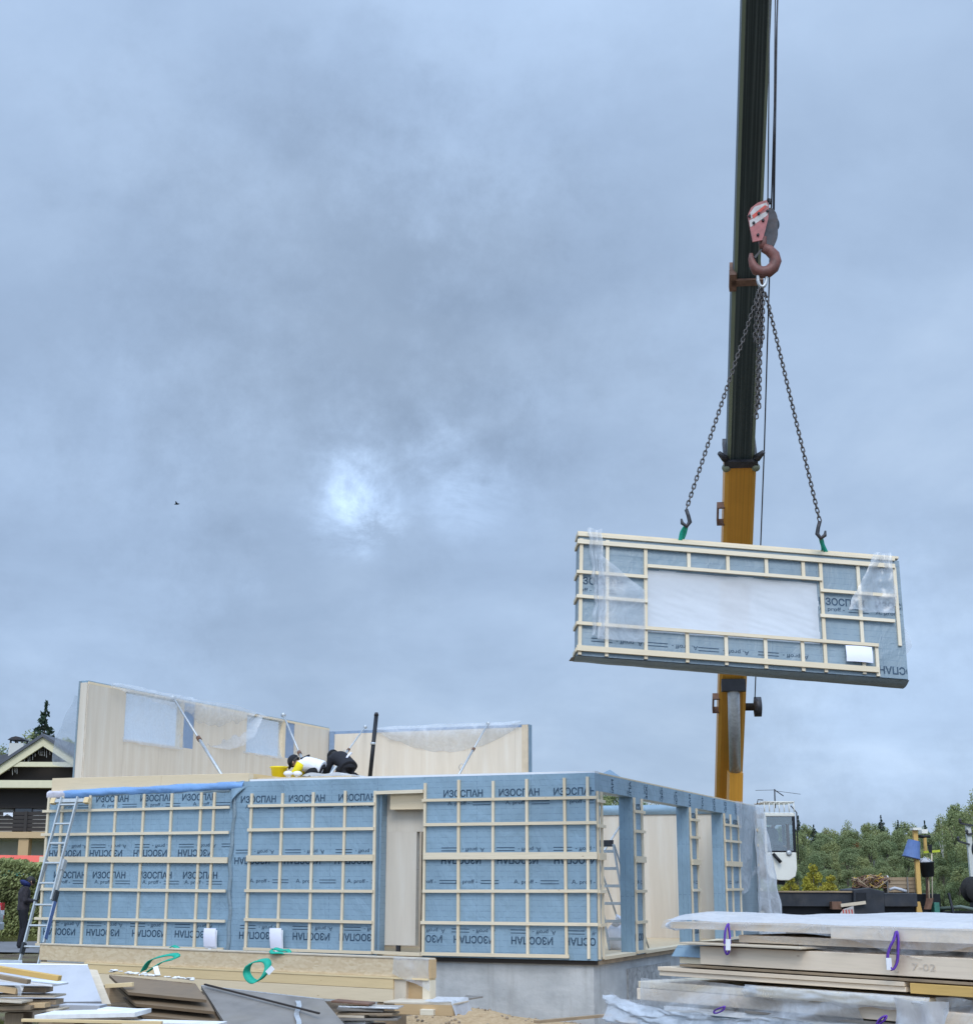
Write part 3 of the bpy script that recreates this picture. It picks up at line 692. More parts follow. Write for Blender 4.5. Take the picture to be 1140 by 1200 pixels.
sheet('plastic_sheet', lambda u, v: W(-5.7 + 1.5 * u, .5 + 1.0 * v, 3.06 + .06 * math.sin(u * 5) * (1 - v) + .05 * fbm((u * 5, v * 5, 0))), 30, 16, 'white_sheet', 'white plastic sheet lying on the deck in front of the two crouching workers', wr=.05)

# ------------------------------------------------------------------ wall props
def prop(a, b, label, name='wall_prop', mat='steel_grey', r=.032, split=.5, group='steel props bracing the walls', ties=()):
    a = Vector(a); b = Vector(b); t = thing(name, b, label, 'wall prop', group)
    m_ = a.lerp(b, split)
    mb = MB(); mb.tube([m_, b], r, mat, 10); mb.build('outer_tube', t)
    mb = MB(); mb.tube([a, a.lerp(b, split + .04)], r * .72, mat, 10); mb.build('inner_tube', t)
    mb = MB(); mb.tube([m_ - (b - a).normalized() * .05, m_ + (b - a).normalized() * .05], r * 1.5, 'rust', 10); mb.build('collar', t)
    mb = MB(); mb.box(b - Vector((.08, .08, .0)), (.16, .16, .015), None, mat); mb.build('foot_plate', t)
    mb = MB(); mb.ball(a, r * 2, mat, 8, 6); mb.build('head_plate', t)
    if ties:
        for k in ties:
            c = a.lerp(b, k); mb = MB(); mb.tube([c, c + Vector((-.06, 0, .06)), c + Vector((-.12, .02, -.02)), c + Vector((-.09, .02, -.10))], .009, 'steel_grey', 5); mb.build('tie_strip', t)
    return t
def wpt(px, py, y): return W(*front(px, py, y))
T1 = W(*side(203, 818, XI + .03)); prop(T1, W(-8.35, 2.2, 3.09), 'grey steel prop leaning on the upper wall at the left window opening')
T2 = W(*side(332, 838, XI + .03)); B2 = wpt(372, 908, 6.4); prop(T2, Vector((B2.x, B2.y, W(0, 0, 3.09).z)), 'grey steel prop leaning on the upper wall at the right window opening', ties=(.5, .62, .75))
A3 = wpt(428, 852, 10.55); B3 = wpt(398, 893, 8.2); prop(A3, B3 + (B3 - A3) * .35, 'thin grey steel prop slanting down left from the back upper wall beside the black pole', ties=(.55, .7), r=.026)
A4 = wpt(572, 848, 10.55); B4 = wpt(540, 904, 8.4); prop(A4, B4 + (B4 - A4) * .12, 'grey steel prop slanting down left near the right end of the back upper wall', r=.026, ties=(.8,))
A5 = wpt(441, 838, 3.2); B5 = wpt(433, 909, 2.9); t = thing('pole', B5, 'black steel pole standing upright on the deck in front of the back upper wall', 'pole')
mb = MB(); mb.tube([B5 - EZ * .15, A5], .042, 'black_steel', 12); mb.build('shaft', t); mb = MB(); mb.tube([A5 - EZ * .01, A5 + EZ * .05], [.05, .03], 'dark_steel', 12); mb.build('cap', t)
mb = MB(); k = B5.lerp(A5, .5); mb.tube([k, k + EZ * .05], .05, 'steel_grey', 12); mb.build('band', t)
A6 = wpt(735, 955, 9.9); B6 = wpt(706, 1000, 8.0); prop(A6, B6 + (B6 - A6) * 1.25, 'grey steel prop leaning on the inner wall seen through the side openings')

# ------------------------------------------------------------------ ladders
def ladder(foot, head, w, nr, label, two=True):
    foot = Vector(foot); head = Vector(head); t = thing('ladder', foot, label, 'ladder')
    d = (head - foot).normalized(); L = (head - foot).length; sdv = EX; nrm = sdv.cross(d).normalized()
    def stile(s, a, b, off, nm='stile', mat='alu'):
        mb = MB(); mb.beam(foot + d * a + sdv * s + nrm * off, foot + d * b + sdv * s + nrm * off, .028, .058, mat, nrm); return mb.build(nm, t)
    if two:
        for s in (-w / 2, w / 2): stile(s, 0, L * .60, 0); stile(s * .86, L * .42, L, .06)
        for i in range(nr):
            k = (i + .6) / nr * L; q = .06 if k > L * .45 else 0; ww = w * (.86 if q else 1)
            mb = MB(); c = foot + d * k + nrm * q; mb.beam(c - sdv * ww / 2, c + sdv * ww / 2, .035, .03, 'alu', d); mb.build('rung', t)
        for k in (.17, .45, .62):
            for s in (-w / 2, w / 2):
                mb = MB(); c = foot + d * L * k + sdv * s; mb.beam(c - d * .11, c + d * .09, .045, .095, 'plastic_black' if k < .5 else 'steel_grey', nrm); mb.build('bracket', t)
        mb = MB(); c = head - d * .06 + nrm * .02; mb.beam(c - sdv * .36, c + sdv * .36, .06, .07, 'alu', d); mb.build('stand_off_bar', t)
        for s in (-1, 1):
            mb = MB(); mb.beam(c + sdv * s * .33, c + sdv * s * .43, .08, .11, 'yellow_beam', d); mb.build('end_pad', t)
        mb = MB(); mb.beam(foot + d * L * .22 + sdv * (w / 2 + .018), foot + d * L * .43 + sdv * (w / 2 + .018), .008, .085, 'plastic_blue', nrm); mb.build('blue_decal', t)
    else:
        for s in (-w / 2, w / 2): stile(s, 0, L, 0)
        for i in range(nr):
            k = (i + .6) / nr * L; c = foot + d * k; mb = MB(); mb.beam(c - sdv * w / 2, c + sdv * w / 2, .05, .025, 'alu', nrm); mb.build('step', t)
        mb = MB(); mb.beam(foot + d * L + EZ * .02 - sdv * w / 2, foot + d * L + EZ * .02 + sdv * w / 2, .12, .03, 'dark_steel', nrm); mb.build('top_cap', t)
        back = Vector((head.x, head.y, head.z)) + EY * .05
        for s in (-w / 2, w / 2):
            mb = MB(); mb.tube([back + sdv * s, Vector((foot.x, foot.y, foot.z)) + EY * 1.1 + sdv * s], .018, 'alu', 6); mb.build('rear_leg', t)
    return t
hd_ = W(*front(84, 936, -.16)); mid = at(35, 1125, 27.25); dd = (mid - hd_); ft = hd_ + dd * ((hd_.z - (gz(mid.x, mid.y - .3))) / (hd_.z - mid.z))
ladder(ft, hd_, .42, 9, 'aluminium extension ladder with yellow end pads leaning on the left of the blue wall')
lf = W(*front(727, 1113, 3.6)); lh = W(*front(706, 990, 3.9)); ladder((lf.x, lf.y, W(0, 0, .01).z), lh, .42, 6, 'small grey stepladder standing inside the first side opening', two=False)

# ------------------------------------------------------------------ paper notes on the wall
def note(px0, px1, py0, py1, label, tilt=0):
    x0, _, z1 = front(px0, py0, -.075); x1, _, z0 = front(px1, py1, -.075); t = thing('paper_note', W((x0 + x1) / 2, -.075, z0), label, 'paper note', 'paper notes on the front wall')
    mb = MB()
    mb.grid(lambda u, v: W(x0 + (x1 - x0) * u + tilt * v, -.08 - .03 * math.sin(v * 2.5) - .012 * math.sin(u * 3.1), z0 + (z1 - z0) * v), 6, 10, 'paper'); mb.build('front_page', t)
    mb = MB(); mb.grid(lambda u, v: W(x0 + .02 + (x1 - x0) * u + tilt * v * .8, -.072 - .02 * math.sin(v * 2.5), z0 - .03 + (z1 - z0) * v), 6, 10, 'white_paint'); mb.build('back_page', t)
    mb = MB(); c = (x0 + x1) / 2; mb.lb(c - .03, c + .02, -.075, -.06, z0 - .10, z0, 'white_paint'); mb.build('tie', t)
note(240, 253, 1088, 1110, 'straight folded white paper note hanging low on the left wall panel'); note(318, 331, 1088, 1112, 'tilted folded white paper note hanging low on the middle wall panel above a green sling', -.02)

# ------------------------------------------------------------------ webbing slings
def ribbon(pts, w, mat, wdir=None, closed=False):
    """thin webbing band with thickness along a smooth path"""
    pts = [Vector(p) for p in pts]; P2 = []
    n = len(pts)
    for i in range(n if closed else n - 1):
        p0, p1, p2, p3 = (pts[(i - 1) % n] if closed or i else pts[0]), pts[i], pts[(i + 1) % n], (pts[(i + 2) % n] if closed or i + 2 < n else pts[-1])
        for k in range(6):
            t = k / 6; P2.append(.5 * ((2 * p1) + (p2 - p0) * t + (2 * p0 - 5 * p1 + 4 * p2 - p3) * t * t + (3 * p1 - p0 - 3 * p2 + p3) * t ** 3))
    if not closed: P2.append(pts[-1])
    mb = MB(); N = len(P2); b = 0; wd = Vector(wdir or (.75, .45, .35)).normalized()
    for i, p in enumerate(P2):
        tg = (P2[(i + 1) % N] - P2[i - 1]) if closed else (P2[min(i + 1, N - 1)] - P2[max(i - 1, 0)]); tg.normalize()
        nn = tg.cross(wd).normalized() * .006
        mb.v += [p - wd * w / 2 - nn, p + wd * w / 2 - nn, p + wd * w / 2 + nn, p - wd * w / 2 + nn]
    for i in range(N if closed else N - 1):
        j = (i + 1) % N
        for k in range(4): l = (k + 1) % 4; mb.face((i * 4 + k, i * 4 + l, j * 4 + l, j * 4 + k), mat, None, True)
    return mb
def sling(pts, w, mat, label, closed=False, tagp=None, wdir=None, group=None, tag_up=None):
    t = thing('webbing_sling', min(pts, key=lambda p: p.z), label, 'sling', group); ribbon(pts, w, mat, wdir, closed).build('band', t)
    if tagp is not None:
        a, b, ww = tagp; mb = MB(); mb.beam(a, b, ww, .008, 'white_paint', Vector((.2, -1, .1))); mb.build('label_tag', t)
    return t
GY = 20.3
sling([at(168, 1138, 22.6), at(176, 1126, 22.5), at(190, 1121, 22.4), at(204, 1119, 22.35), at(207, 1123, 22.3), at(192, 1127, 22.3), at(182, 1133, 22.3), at(172, 1140, 22.4)], .10, 'sling_green', 'green webbing sling bent like a bow on the left of the beam pack', tagp=(at(182, 1133, 22.25), at(185, 1143, 22.2), .07), group='green lifting slings')
cc = [(292, 1131), (300, 1127), (311, 1126), (314, 1133), (309, 1144), (300, 1151), (293, 1148), (289, 1140)]
sling([at(x, y, 21.15 + .05 * math.sin(i)) for i, (x, y) in enumerate(cc)], .11, 'sling_green', 'green webbing sling in a round loop with a white tag on the beam pack', True, (at(313, 1141, 21.0), at(320, 1134, 21.0), .07), group='green lifting slings')
sling([at(318, 1114, 22.1), at(322, 1112, 22.1), at(330, 1114, 22.0), at(337, 1114, 22.0), at(339, 1118, 21.95), at(328, 1117, 21.95), at(319, 1117, 22.)], .06, 'sling_green', 'small green webbing sling folded on top of the beam pack under a note', True, group='green lifting slings')
sling([at(198, 1112, 24.6), at(203, 1109, 24.6), at(209, 1112, 24.5)], .06, 'sling_green', 'short end of green sling peeping out behind the beam pack', group='green lifting slings')

# ------------------------------------------------------------------ pack of box beams in front of the wall
BO = Vector((-.7, 20.5, 0)); ba = R(34); BX = Vector((math.cos(ba), -math.sin(ba), 0)); BY = Vector((math.sin(ba), math.cos(ba), 0)); BR = (BX, BY, EZ)
def bb(mb, x0, x1, y0, y1, z0, z1, mat, uax=None): mb.box(BO + BX * x0 + BY * y0 + EZ * z0, (x1 - x0, y1 - y0, z1 - z0), BR, mat, uax)
t = thing('box_beam', BO + BX * -3.8 + EZ * .70, 'long chipboard faced box beam lying on top of the pine beam pack', 'beam')
mb = MB(); bb(mb, -7.75, -.06, .0, .13, .73, .965, 'osb', 0); mb.build('side_board', t, bevel=.004)
mb = MB(); bb(mb, -7.78, -.04, -.012, .14, .966, .984, 'pale_board'); mb.build('top_flange', t)
mb = MB(); bb(mb, -6.66, -.04, -.03, .14, .705, .729, 'yellow_beam'); mb.build('bottom_flange', t)
mb = MB(); bb(mb, -.059, -.02, .0, .13, .73, .965, 'tan_wood', 1); mb.build('end_board', t)
t = thing('box_beam', BO + BX * -3.8 + EZ * .40, 'long knotty pine box beam lying under the chipboard beam', 'beam')
mb = MB(); bb(mb, -6.66, -.62, -.02, .14, .40, .57, 'glulam'); bb(mb, -6.66, -.62, -.022, .14, .573, .704, 'yellow_beam'); mb.build('side_board', t, bevel=.004)
mb = MB(); bb(mb, -.619, -.42, .0, .14, .40, .704, 'pale_board', 2); mb.build('end_post', t, bevel=.004)
mb = MB(); bb(mb, -.42, -.15, .06, .14, .42, .69, 'tan_wood', 0); mb.build('end_board', t)
mb = MB(); bb(mb, -.15, -.03, .0, .14, .40, .704, 'pine_batten', 2); mb.build('end_post', t, bevel=.004)
mb = MB(); bb(mb, -.42, -.151, .0, .14, .395, .419, 'pine_batten'); mb.build('bottom_flange', t)
mb = MB(); bb(mb, -7.70, -6.67, -.01, .14, .42, .70, 'glulam'); tag(mb.build('wooden_block', bevel=.004), 'short pine block under the left end of the chipboard box beam', 'timber block')
for i, x in enumerate((-6.2, -3.4, -.9)):
    mb = MB(); bb(mb, x, x + .12, .0, .5, -.15 if i == 2 else .0, .394, 'old_wood'); tag(mb.build('wooden_block'), ['weathered wooden block under the left part of the beam pack', 'weathered wooden block under the middle of the beam pack', 'weathered wooden block under the right end of the beam pack'][i], 'timber block')
# wrap clinging to the end of the beam pack
sheet('plastic_sheet', lambda u, v: BO + BX * (-.62 + .60 * u) + BY * (-.035 - .02 * math.sin(u * 6)) + EZ * (.99 - .42 * v * (.5 + .5 * u)), 14, 14, 'clear_sheet', 'clear wrap clinging to the right end of the chipboard beam', wr=.025, k=6)
# board package with white film, right of the beam pack
QO = at(462, 1189, 20.1); QX = Vector((.93, -.32, 0)).normalized(); QY = Vector((.32, .93, 0)).normalized(); QR = (QX, QY, EZ)
t = thing('board_package', QO, 'low package of brown boards under white film beside the beam pack', 'board package')
mb = MB(); mb.box(QO, (.80, .55, .13), QR, 'tan_wood'); mb.build('board_stack', t, bevel=.004)
mb = MB(); mb.box(QO + EZ * .131 - QX * .15, (.96, .57, .02), QR, 'pale_board'); mb.build('cover_board', t)
sheet('plastic_sheet', lambda u, v: QO + QX * (.40 + .45 * u) + QY * (-.03 + .62 * v) + EZ * (.175 + .02 * math.sin(v * 9) - .17 * max(0, u - .85) / .15), 20, 20, 'white_sheet', 'white film folded over the right end of the low board package', wr=.03, k=5)
q = at(541, 1172, 20.6); mb = MB(); mb.prism([q, q + Vector((.28, .2, .03)), q + Vector((.05, .55, .02))], (0, 0, -.02), 'dark_board'); tag(mb.build('roofing_scrap'), 'small dark scrap of roofing felt on the sand by the foundation', 'scrap')
q = at(492, 1190, 19.9); mb = MB(); mb.box(q, (.18, .12, .07), QR, 'pine_batten'); tag(mb.build('wooden_block', bevel=.003), 'small fresh pine block on the ground under the board package', 'timber block')
q = Vector((.55, 20.0, 0)); q.z = gz(q.x, q.y) + .0
mb = MB(); mb.beam(at(628, 1198, 20.4), at(715, 1190, 21.4), .09, .035, 'old_wood'); tag(mb.build('plank'), 'weathered plank lying on the sand at the foundation corner', 'plank')

# ------------------------------------------------------------------ offcut piles and leaning boards, lower left
def pick(seq_, i): return seq_[i % len(seq_)]
def slab(name, p, d, wdt, h, mat, label, cat, upv=EZ, group=None, bevel=.003):
    mb = MB(); mb.beam(p, d, wdt, h, mat, upv); return tag(mb.build(name, bevel=bevel), label, cat, group)
# left pile: boards drawn by front-edge ends
PILE = [ # (left px,py) (right px,py), Y left, Y right, width, thickness, mat, label
    ((-60, 1126), (70, 1147), 17.2, 17.0, .10, .055, 'orange_beam', 'orange pine batten lying on top of the left offcut pile'),
    ((-60, 1134), (34, 1151), 17.0, 16.8, .09, .045, 'old_wood', 'greyish brown batten lying in front on the left offcut pile'),
    ((-60, 1141), (71, 1154), 17.4, 17.2, .42, .022, 'white_paint', 'wide white coated board under the top battens of the left offcut pile'),
    ((-60, 1158), (58, 1160), 17.4, 17.4, .30, .055, 'old_wood', 'dark brown board in the upper middle of the left offcut pile'),
    ((-60, 1151), (20, 1162), 16.95, 16.9, .08, .06, 'tan_wood', 'light brown stub in the upper middle of the left offcut pile'),
    ((-60, 1166), (71, 1167), 17.4, 17.3, .36, .022, 'pale_board', 'pale grey board in the middle of the left offcut pile'),
    ((-60, 1169), (32, 1174), 17.0, 16.9, .30, .022, 'pale_board', 'pale grey board sticking out in the middle front of the left offcut pile'),
    ((-60, 1174), (70, 1174), 17.4, 17.3, .25, .05, 'old_wood', 'reddish brown board low in the left offcut pile'),
    ((-60, 1180), (56, 1178), 17.1, 17.05, .20, .05, 'tan_wood', 'light wood stub low in the left offcut pile'),
    ((-60, 1183), (38, 1181), 16.95, 16.9, .12, .045, 'old_wood', 'brown stub with a sawn end low in the left offcut pile'),
    ((-60, 1185), (74, 1183), 17.3, 17.2, .40, .02, 'pale_board', 'bottom grey board of the left offcut pile'),
]
for (a, b_, ya, yb, w_, h_, mt, lb) in PILE: slab('offcut_board', at(*a, ya), at(*b_, yb), w_, h_, mt, lb, 'offcut board', group='boards in the left offcut pile')
for i, x in enumerate((20, 60)):
    p0 = at(x, 1187, 17.15); p0.z = at(x, 1187, 17.15).z; q0 = Vector((p0.x, p0.y, gz(p0.x, p0.y) - .02))
    mb = MB(); mb.box(q0 - Vector((.1, .1, 0)), (.2, .35, p0.z - q0.z), None, 'old_wood'); tag(mb.build('wooden_block'), ['wooden block carrying the left part of the left offcut pile', 'wooden block carrying the right part of the left offcut pile'][i], 'timber block')
a0 = at(16, 1155, 16.8); b0 = at(29, 1155, 16.8); c0 = at(22, 1167, 16.75)
sheet('plastic_sheet', lambda u, v: a0.lerp(b0, .5 + (u - .5) * (1 - .55 * v)).lerp(c0 + (b0 - a0) * (u - .5) * .45, v), 8, 10, 'clear_sheet', 'torn scrap of clear plastic hanging from the left offcut pile', wr=.03, k=9)
# grey boards leaning
def leaning(corners, thick, mat, name, label, cat, trim=None):
    """four corners TL TR BR BL of the facing side as world points, thickness away from the viewer"""
    TL, TR, BRc, BL = [Vector(c) for c in corners]; n = (TR - TL).cross(BL - TL).normalized()
    if n.y < 0: n = -n
    t = thing(name, (BL + BRc) / 2, label, cat) if trim else None
    mb = MB(); mb.hexa([BL, BRc, BL + n * thick, BRc + n * thick, TL, TR, TL + n * thick, TR + n * thick], mat, 0)
    if not trim: return tag(mb.build(name), label, cat)
    mb.build('board', t)
    m2 = MB(); u = (TL - BL).normalized() * .012; o = n * -.006; k = n * (thick + .012)
    m2.hexa([TL + o, TR + o, TL + o + k, TR + o + k, TL + u * 2 + o, TR + u * 2 + o, TL + u * 2 + o + k, TR + u * 2 + o + k], trim, 0); m2.build('edge_strip', t)
    return t
leaning((at(-70, 1130, 19.3), at(103, 1132, 19.1), at(119, 1174, 18.3), at(-70, 1176, 18.5)), .05, 'grey_board', 'insulation_board', 'grey facing board with white edge leaning behind the left offcut pile', 'board', 'white_paint')
leaning((at(60, 1133, 19.55), at(114, 1137, 19.5), at(130, 1177, 18.75), at(75, 1178, 18.7)), .03, 'pale_board', 'insulation_board', 'paler board leaning behind the right edge of the grey facing board', 'board')
slab('offcut_board', at(74, 1180, 18.15), at(121, 1181, 18.1), .25, .06, 'grey_board', 'thick grey offcut lying under the foot of the grey facing board', 'offcut board')
mb = MB(); mb.grid(lambda u, v: at(-70 + 96 * u, 1124 + 5 * v + 1.5 * u, 19.9 - .3 * v), 20, 3, 'foil'); tag(mb.build('foil_strip'), 'crinkled strip of silver foil on the top edge of the grey facing board', 'foil')
# brown boards leaning in a staggered stack (undersides seen)
base = [at(128, 1143, 19.9), at(229, 1153, 19.3), at(242, 1172, 18.7), at(150, 1163, 19.0)]
LB = ['top board of the brown leaning stack with crumbs of white foam on its edge', 'second board from the top of the brown leaning stack', 'third board from the top of the brown leaning stack', 'lowest board of the brown leaning stack near the ground']
for i in range(4):
    o = Vector((.12 * i, -.10 * i, -.125 * i)); c = [p + o for p in base]
    leaning((c[0], c[1] + Vector((.02 * i, 0, 0)), c[2], c[3]), .035, 'brown_board', 'leaning_board', LB[i], 'board')
mb = MB()
for i in range(46):
    k = random.random(); p = base[0].lerp(base[1], k) + Vector((random.uniform(-.03, .03), random.uniform(.0, .08), .035 + random.uniform(0, .025))); mb.ball(p, (random.uniform(.015, .05), .03, random.uniform(.006, .016)), 'foam_white', 6, 4)
o = tag(mb.build('foam_crumbs'), 'white foam crumbs strewn along the edge of the brown leaning stack', 'foam crumbs', kind='stuff')
slab('offcut_board', at(124, 1156, 19.2), at(156, 1154, 19.1), .05, .05, 'yellow_beam', 'yellow stub of batten stuck under the brown leaning stack', 'offcut board')
leaning((at(236, 1156, 19.7), at(379, 1172, 19.0), at(408, 1206, 18.1), at(268, 1206, 17.9)), .045, 'dark_board', 'insulation_board', 'dark grey board with foil edge leaning in front of the beam pack', 'board', 'foil')
mb = MB(); mb.grid(lambda u, v: at(346 + 6 * u + 1.5 * math.sin(v * 9), 1173 + 30 * v, 18.9 - .95 * v), 3, 14, 'foil'); tag(mb.build('foil_strip'), 'wrinkled silver foil strip running down the dark leaning board', 'foil')
mb = MB(); mb.beam(at(240, 1154, 19.6), at(374, 1188, 18.3), .03, .02, 'dark_wood'); tag(mb.build('thin_lath'), 'thin dark lath lying across the dark leaning board', 'lath')
# grey plank stack at right of it
LP = [((392, 1173), (436, 1177), .30, .022, 'rust', 'rust brown top plank of the plank stack under the beam pack'), ((400, 1179), (470, 1181), .35, .02, 'foil', 'silver grey plank second in the plank stack under the beam pack'),
      ((396, 1182), (450, 1184), .3, .03, 'dark_board', 'dark plank third in the plank stack under the beam pack'), ((398, 1187), (464, 1188), .35, .025, 'old_wood', 'brown plank fourth in the plank stack under the beam pack'),
      ((399, 1190), (430, 1191), .3, .03, 'pale_board', 'short pale plank fifth in the plank stack under the beam pack'), ((400, 1194), (468, 1194), .34, .025, 'dark_board', 'lowest dark plank of the plank stack under the beam pack'), ((402, 1199), (433, 1198), .3, .04, 'foam_white', 'white foam strip at the bottom front of the plank stack')]
for i, (a, b_, w_, h_, mt, lb) in enumerate(LP): slab('plank', at(*a, 19.3 - .05 * (i % 3)), at(*b_, 19.2 - .05 * (i % 2)), w_, h_, mt, lb, 'plank', group='planks in the stack under the beam pack')
mb = MB(); p0 = at(432, 1200, 19.2); mb.box(Vector((p0.x - .5, p0.y - .1, gz(p0.x, p0.y) - .05)), (.7, .3, p0.z - gz(p0.x, p0.y) + .05), None, 'old_wood'); tag(mb.build('wooden_block'), 'wooden block under the plank stack below the beam pack', 'timber block')
# white boards at the very bottom
slab('offcut_board', at(52, 1190, 16.6), at(168, 1187, 16.5), .55, .045, 'foam_white', 'white foam board lying flat at the bottom of the picture', 'offcut board')
slab('offcut_board', at(120, 1183, 16.75), at(166, 1186, 16.7), .3, .03, 'white_paint', 'small white board on top of the white foam board', 'offcut board')
slab('offcut_board', at(26, 1196, 16.2), at(190, 1199, 16.0), .05, .03, 'yellow_beam', 'long thin yellow lath in front of the white foam board', 'lath')
slab('offcut_board', at(150, 1198, 16.4), at(260, 1201, 16.2), .3, .035, 'foam_white', 'white board strip right of the white foam board at the bottom edge', 'offcut board')
for i, x in enumerate((80, 150)):
    p0 = at(x, 1195, 16.55); mb = MB(); mb.box((p0.x - .12, p0.y - .2, gz(p0.x, p0.y) - .02), (.24, .45, p0.z - gz(p0.x, p0.y) - .0), None, 'old_wood'); tag(mb.build('wooden_block'), ['wooden block under the left of the white foam board', 'wooden block under the right of the white foam board'][i], 'timber block')

# ------------------------------------------------------------------ panel stack on the right
SO = Vector((1.75, 14.6, 0)); sa = R(50); SX = Vector((math.cos(sa), -math.sin(sa), 0)); SY = Vector((math.sin(sa), math.cos(sa), 0)); SR = (SX, SY, EZ)
def sp(x, y, z): return SO + SX * x + SY * y + EZ * z
def sb(mb, x0, x1, y0, y1, z0, z1, mat, uax=None): mb.box(sp(x0, y0, z0), (x1 - x0, y1 - y0, z1 - z0), SR, mat, uax)
def sxz(px, py, y=0):
    q = on_plane(px, py, SY, SO + SY * y) - SO; return q.dot(SX), q.z
XE = 6.2
# top element
t = thing('wall_element', sp(3, 1, 1.53), 'topmost wall element of the right stack wrapped in white film', 'wall element')
mb = MB(); sb(mb, -.02, 1.85, .02, 2.3, 1.555, 1.612, 'pine_pink', 0); mb.build('side_board', t)
mb = MB(); sb(mb, 1.852, XE, .0, 2.3, 1.515, 1.618, 'pine_pink', 0); mb.build('side_board', t, bevel=.004)
mb = MB(); sb(mb, .75, XE, .10, 2.2, 1.45, 1.514, 'pine_pink', 0); mb.build('under_board', t)
def cover(u, v):
    x = -.05 + (XE + .05) * u; y = -.02 + 2.35 * v
    return sp(x, y, 1.63 + .045 * smooth(0, .12, v) + .02 * math.sin(x * 2.1 + v * 5) * smooth(0, .2, v) + .012 * fbm((x, y, 0), 2.3))
mb = MB(); mb.grid(cover, 120, 24, 'white_sheet'); mb.build('top_film', t)
def skirt(u, v):
    x = -.06 + (XE + .06) * u; dr = (.06 + .03 * u + .10 * math.exp(-((x - 2.65) / .5) ** 2) + .05 * math.exp(-((x - 4.3) / .6) ** 2)) * (1 + .3 * fbm((x, 1, 2), 1.7))
    return sp(x, -.025 - .02 * math.sin(x * 9 + v * 3) * v - .03 * v, 1.632 - dr * 1.25 * v)
mb = MB(); mb.grid(skirt, 160, 12, 'wrap_sheet'); mb.build('side_film', t)
def endw(u, v): a = u * 2 * math.pi; r = .06 * (1 + .3 * fbm((a, v, 1), 2)) * (1 - .55 * v); return sp(-.03 - .14 * v, .16 + r * 2 * math.cos(a), 1.59 + r * math.sin(a) - .015 * v)
mb = MB(); mb.grid(endw, 18, 10, 'white_sheet'); mb.build('film_tail', t)
# drooping wrap under the top element
def droop(u, v):
    x = 1.0 + 3.6 * u; d = .02 + .10 * math.sin(u * math.pi) ** .7
    return sp(x, -.03 + .05 * v - .02 * math.sin(x * 8), 1.52 - d * v)
sheet('plastic_sheet', droop, 60, 8, 'wrap_sheet', 'clear film drooping from the underside of the topmost wall element', wr=.02, k=5)
# thin crumpled boards between
slab('spacer_board', sp(.2, .15, 1.43), sp(1.6, .15, 1.43), .5, .018, 'pale_board', 'thin warped spacer board under the left end of the topmost wall element', 'spacer board', group='spacer boards in the right stack')
sheet('plastic_sheet', lambda u, v: sp(.55 + 2.2 * u, -.02 + .3 * v, 1.44 - .035 * u + .02 * math.sin(u * 17) * (1 - v)), 50, 8, 'wrap_sheet', 'crumpled clear film between the topmost element and the chipboard element', wr=.03, k=6)
# OSB element with a blue wrapped end
t = thing('wall_element', sp(3, 1, 1.25), 'chipboard faced wall element second from top of the right stack', 'wall element')
mb = MB(); sb(mb, .36, XE, 0, 2.3, 1.245, 1.405, 'pine_pink', 0); put_text(mb, '7-02', 2.76, 1.325, .22, .05, (2, 4, 1, 2), lambda x, z: sp(x, -.008, z), 0, 0, 'pencil'); mb.build('side_board', t, bevel=.004)
mb = MB(); mb.hexa([sp(-.02, .02, 1.30), sp(.358, .02, 1.30), sp(-.02, 1.6, 1.30), sp(.358, 1.6, 1.30), sp(.03, .06, 1.40), sp(.358, .06, 1.40), sp(.03, 1.6, 1.40), sp(.358, 1.6, 1.40)], 'film_blue', 0); mb.build('wrapped_end', t)
mb = MB(); sb(mb, .06, .357, .05, 1.6, 1.24, 1.299, 'pine_batten'); mb.build('end_board', t)
mb = MB()
def pencil(pts): mb.tube([sp(x, -.004, z) for x, z in pts], .0025, 'pencil', 4)
pencil([(2.50 + .03 * math.cos(a), 1.32 + .045 * math.sin(a)) for a in [i * .5 + .8 for i in range(10)]])
mb.build('pencil_mark', t)
# plank element
t = thing('wall_element', sp(3, 1, 1.11), 'long pale planked element third from top of the right stack', 'wall element')
mb = MB(); sb(mb, -.18, 2.56, 0, 2.0, 1.165, 1.20, 'pine_pink'); mb.build('upper_board', t, bevel=.003)
mb = MB(); sb(mb, -.18, 2.56, .02, 2.0, 1.12, 1.162, 'pine_pink'); mb.build('lower_board', t, bevel=.003)
mb = MB(); sb(mb, 2.62, XE, -.01, .10, 1.115, 1.195, 'orange_beam'); tag(mb.build('beam', bevel=.004), 'orange varnished beam lying at the right in the stack under the chipboard element', 'beam')
slab('spacer_board', sp(.1, .3, 1.225), sp(3.4, .3, 1.215), .6, .022, 'old_wood', 'dark spacer board between the chipboard element and the planked element', 'spacer board', group='spacer boards in the right stack')
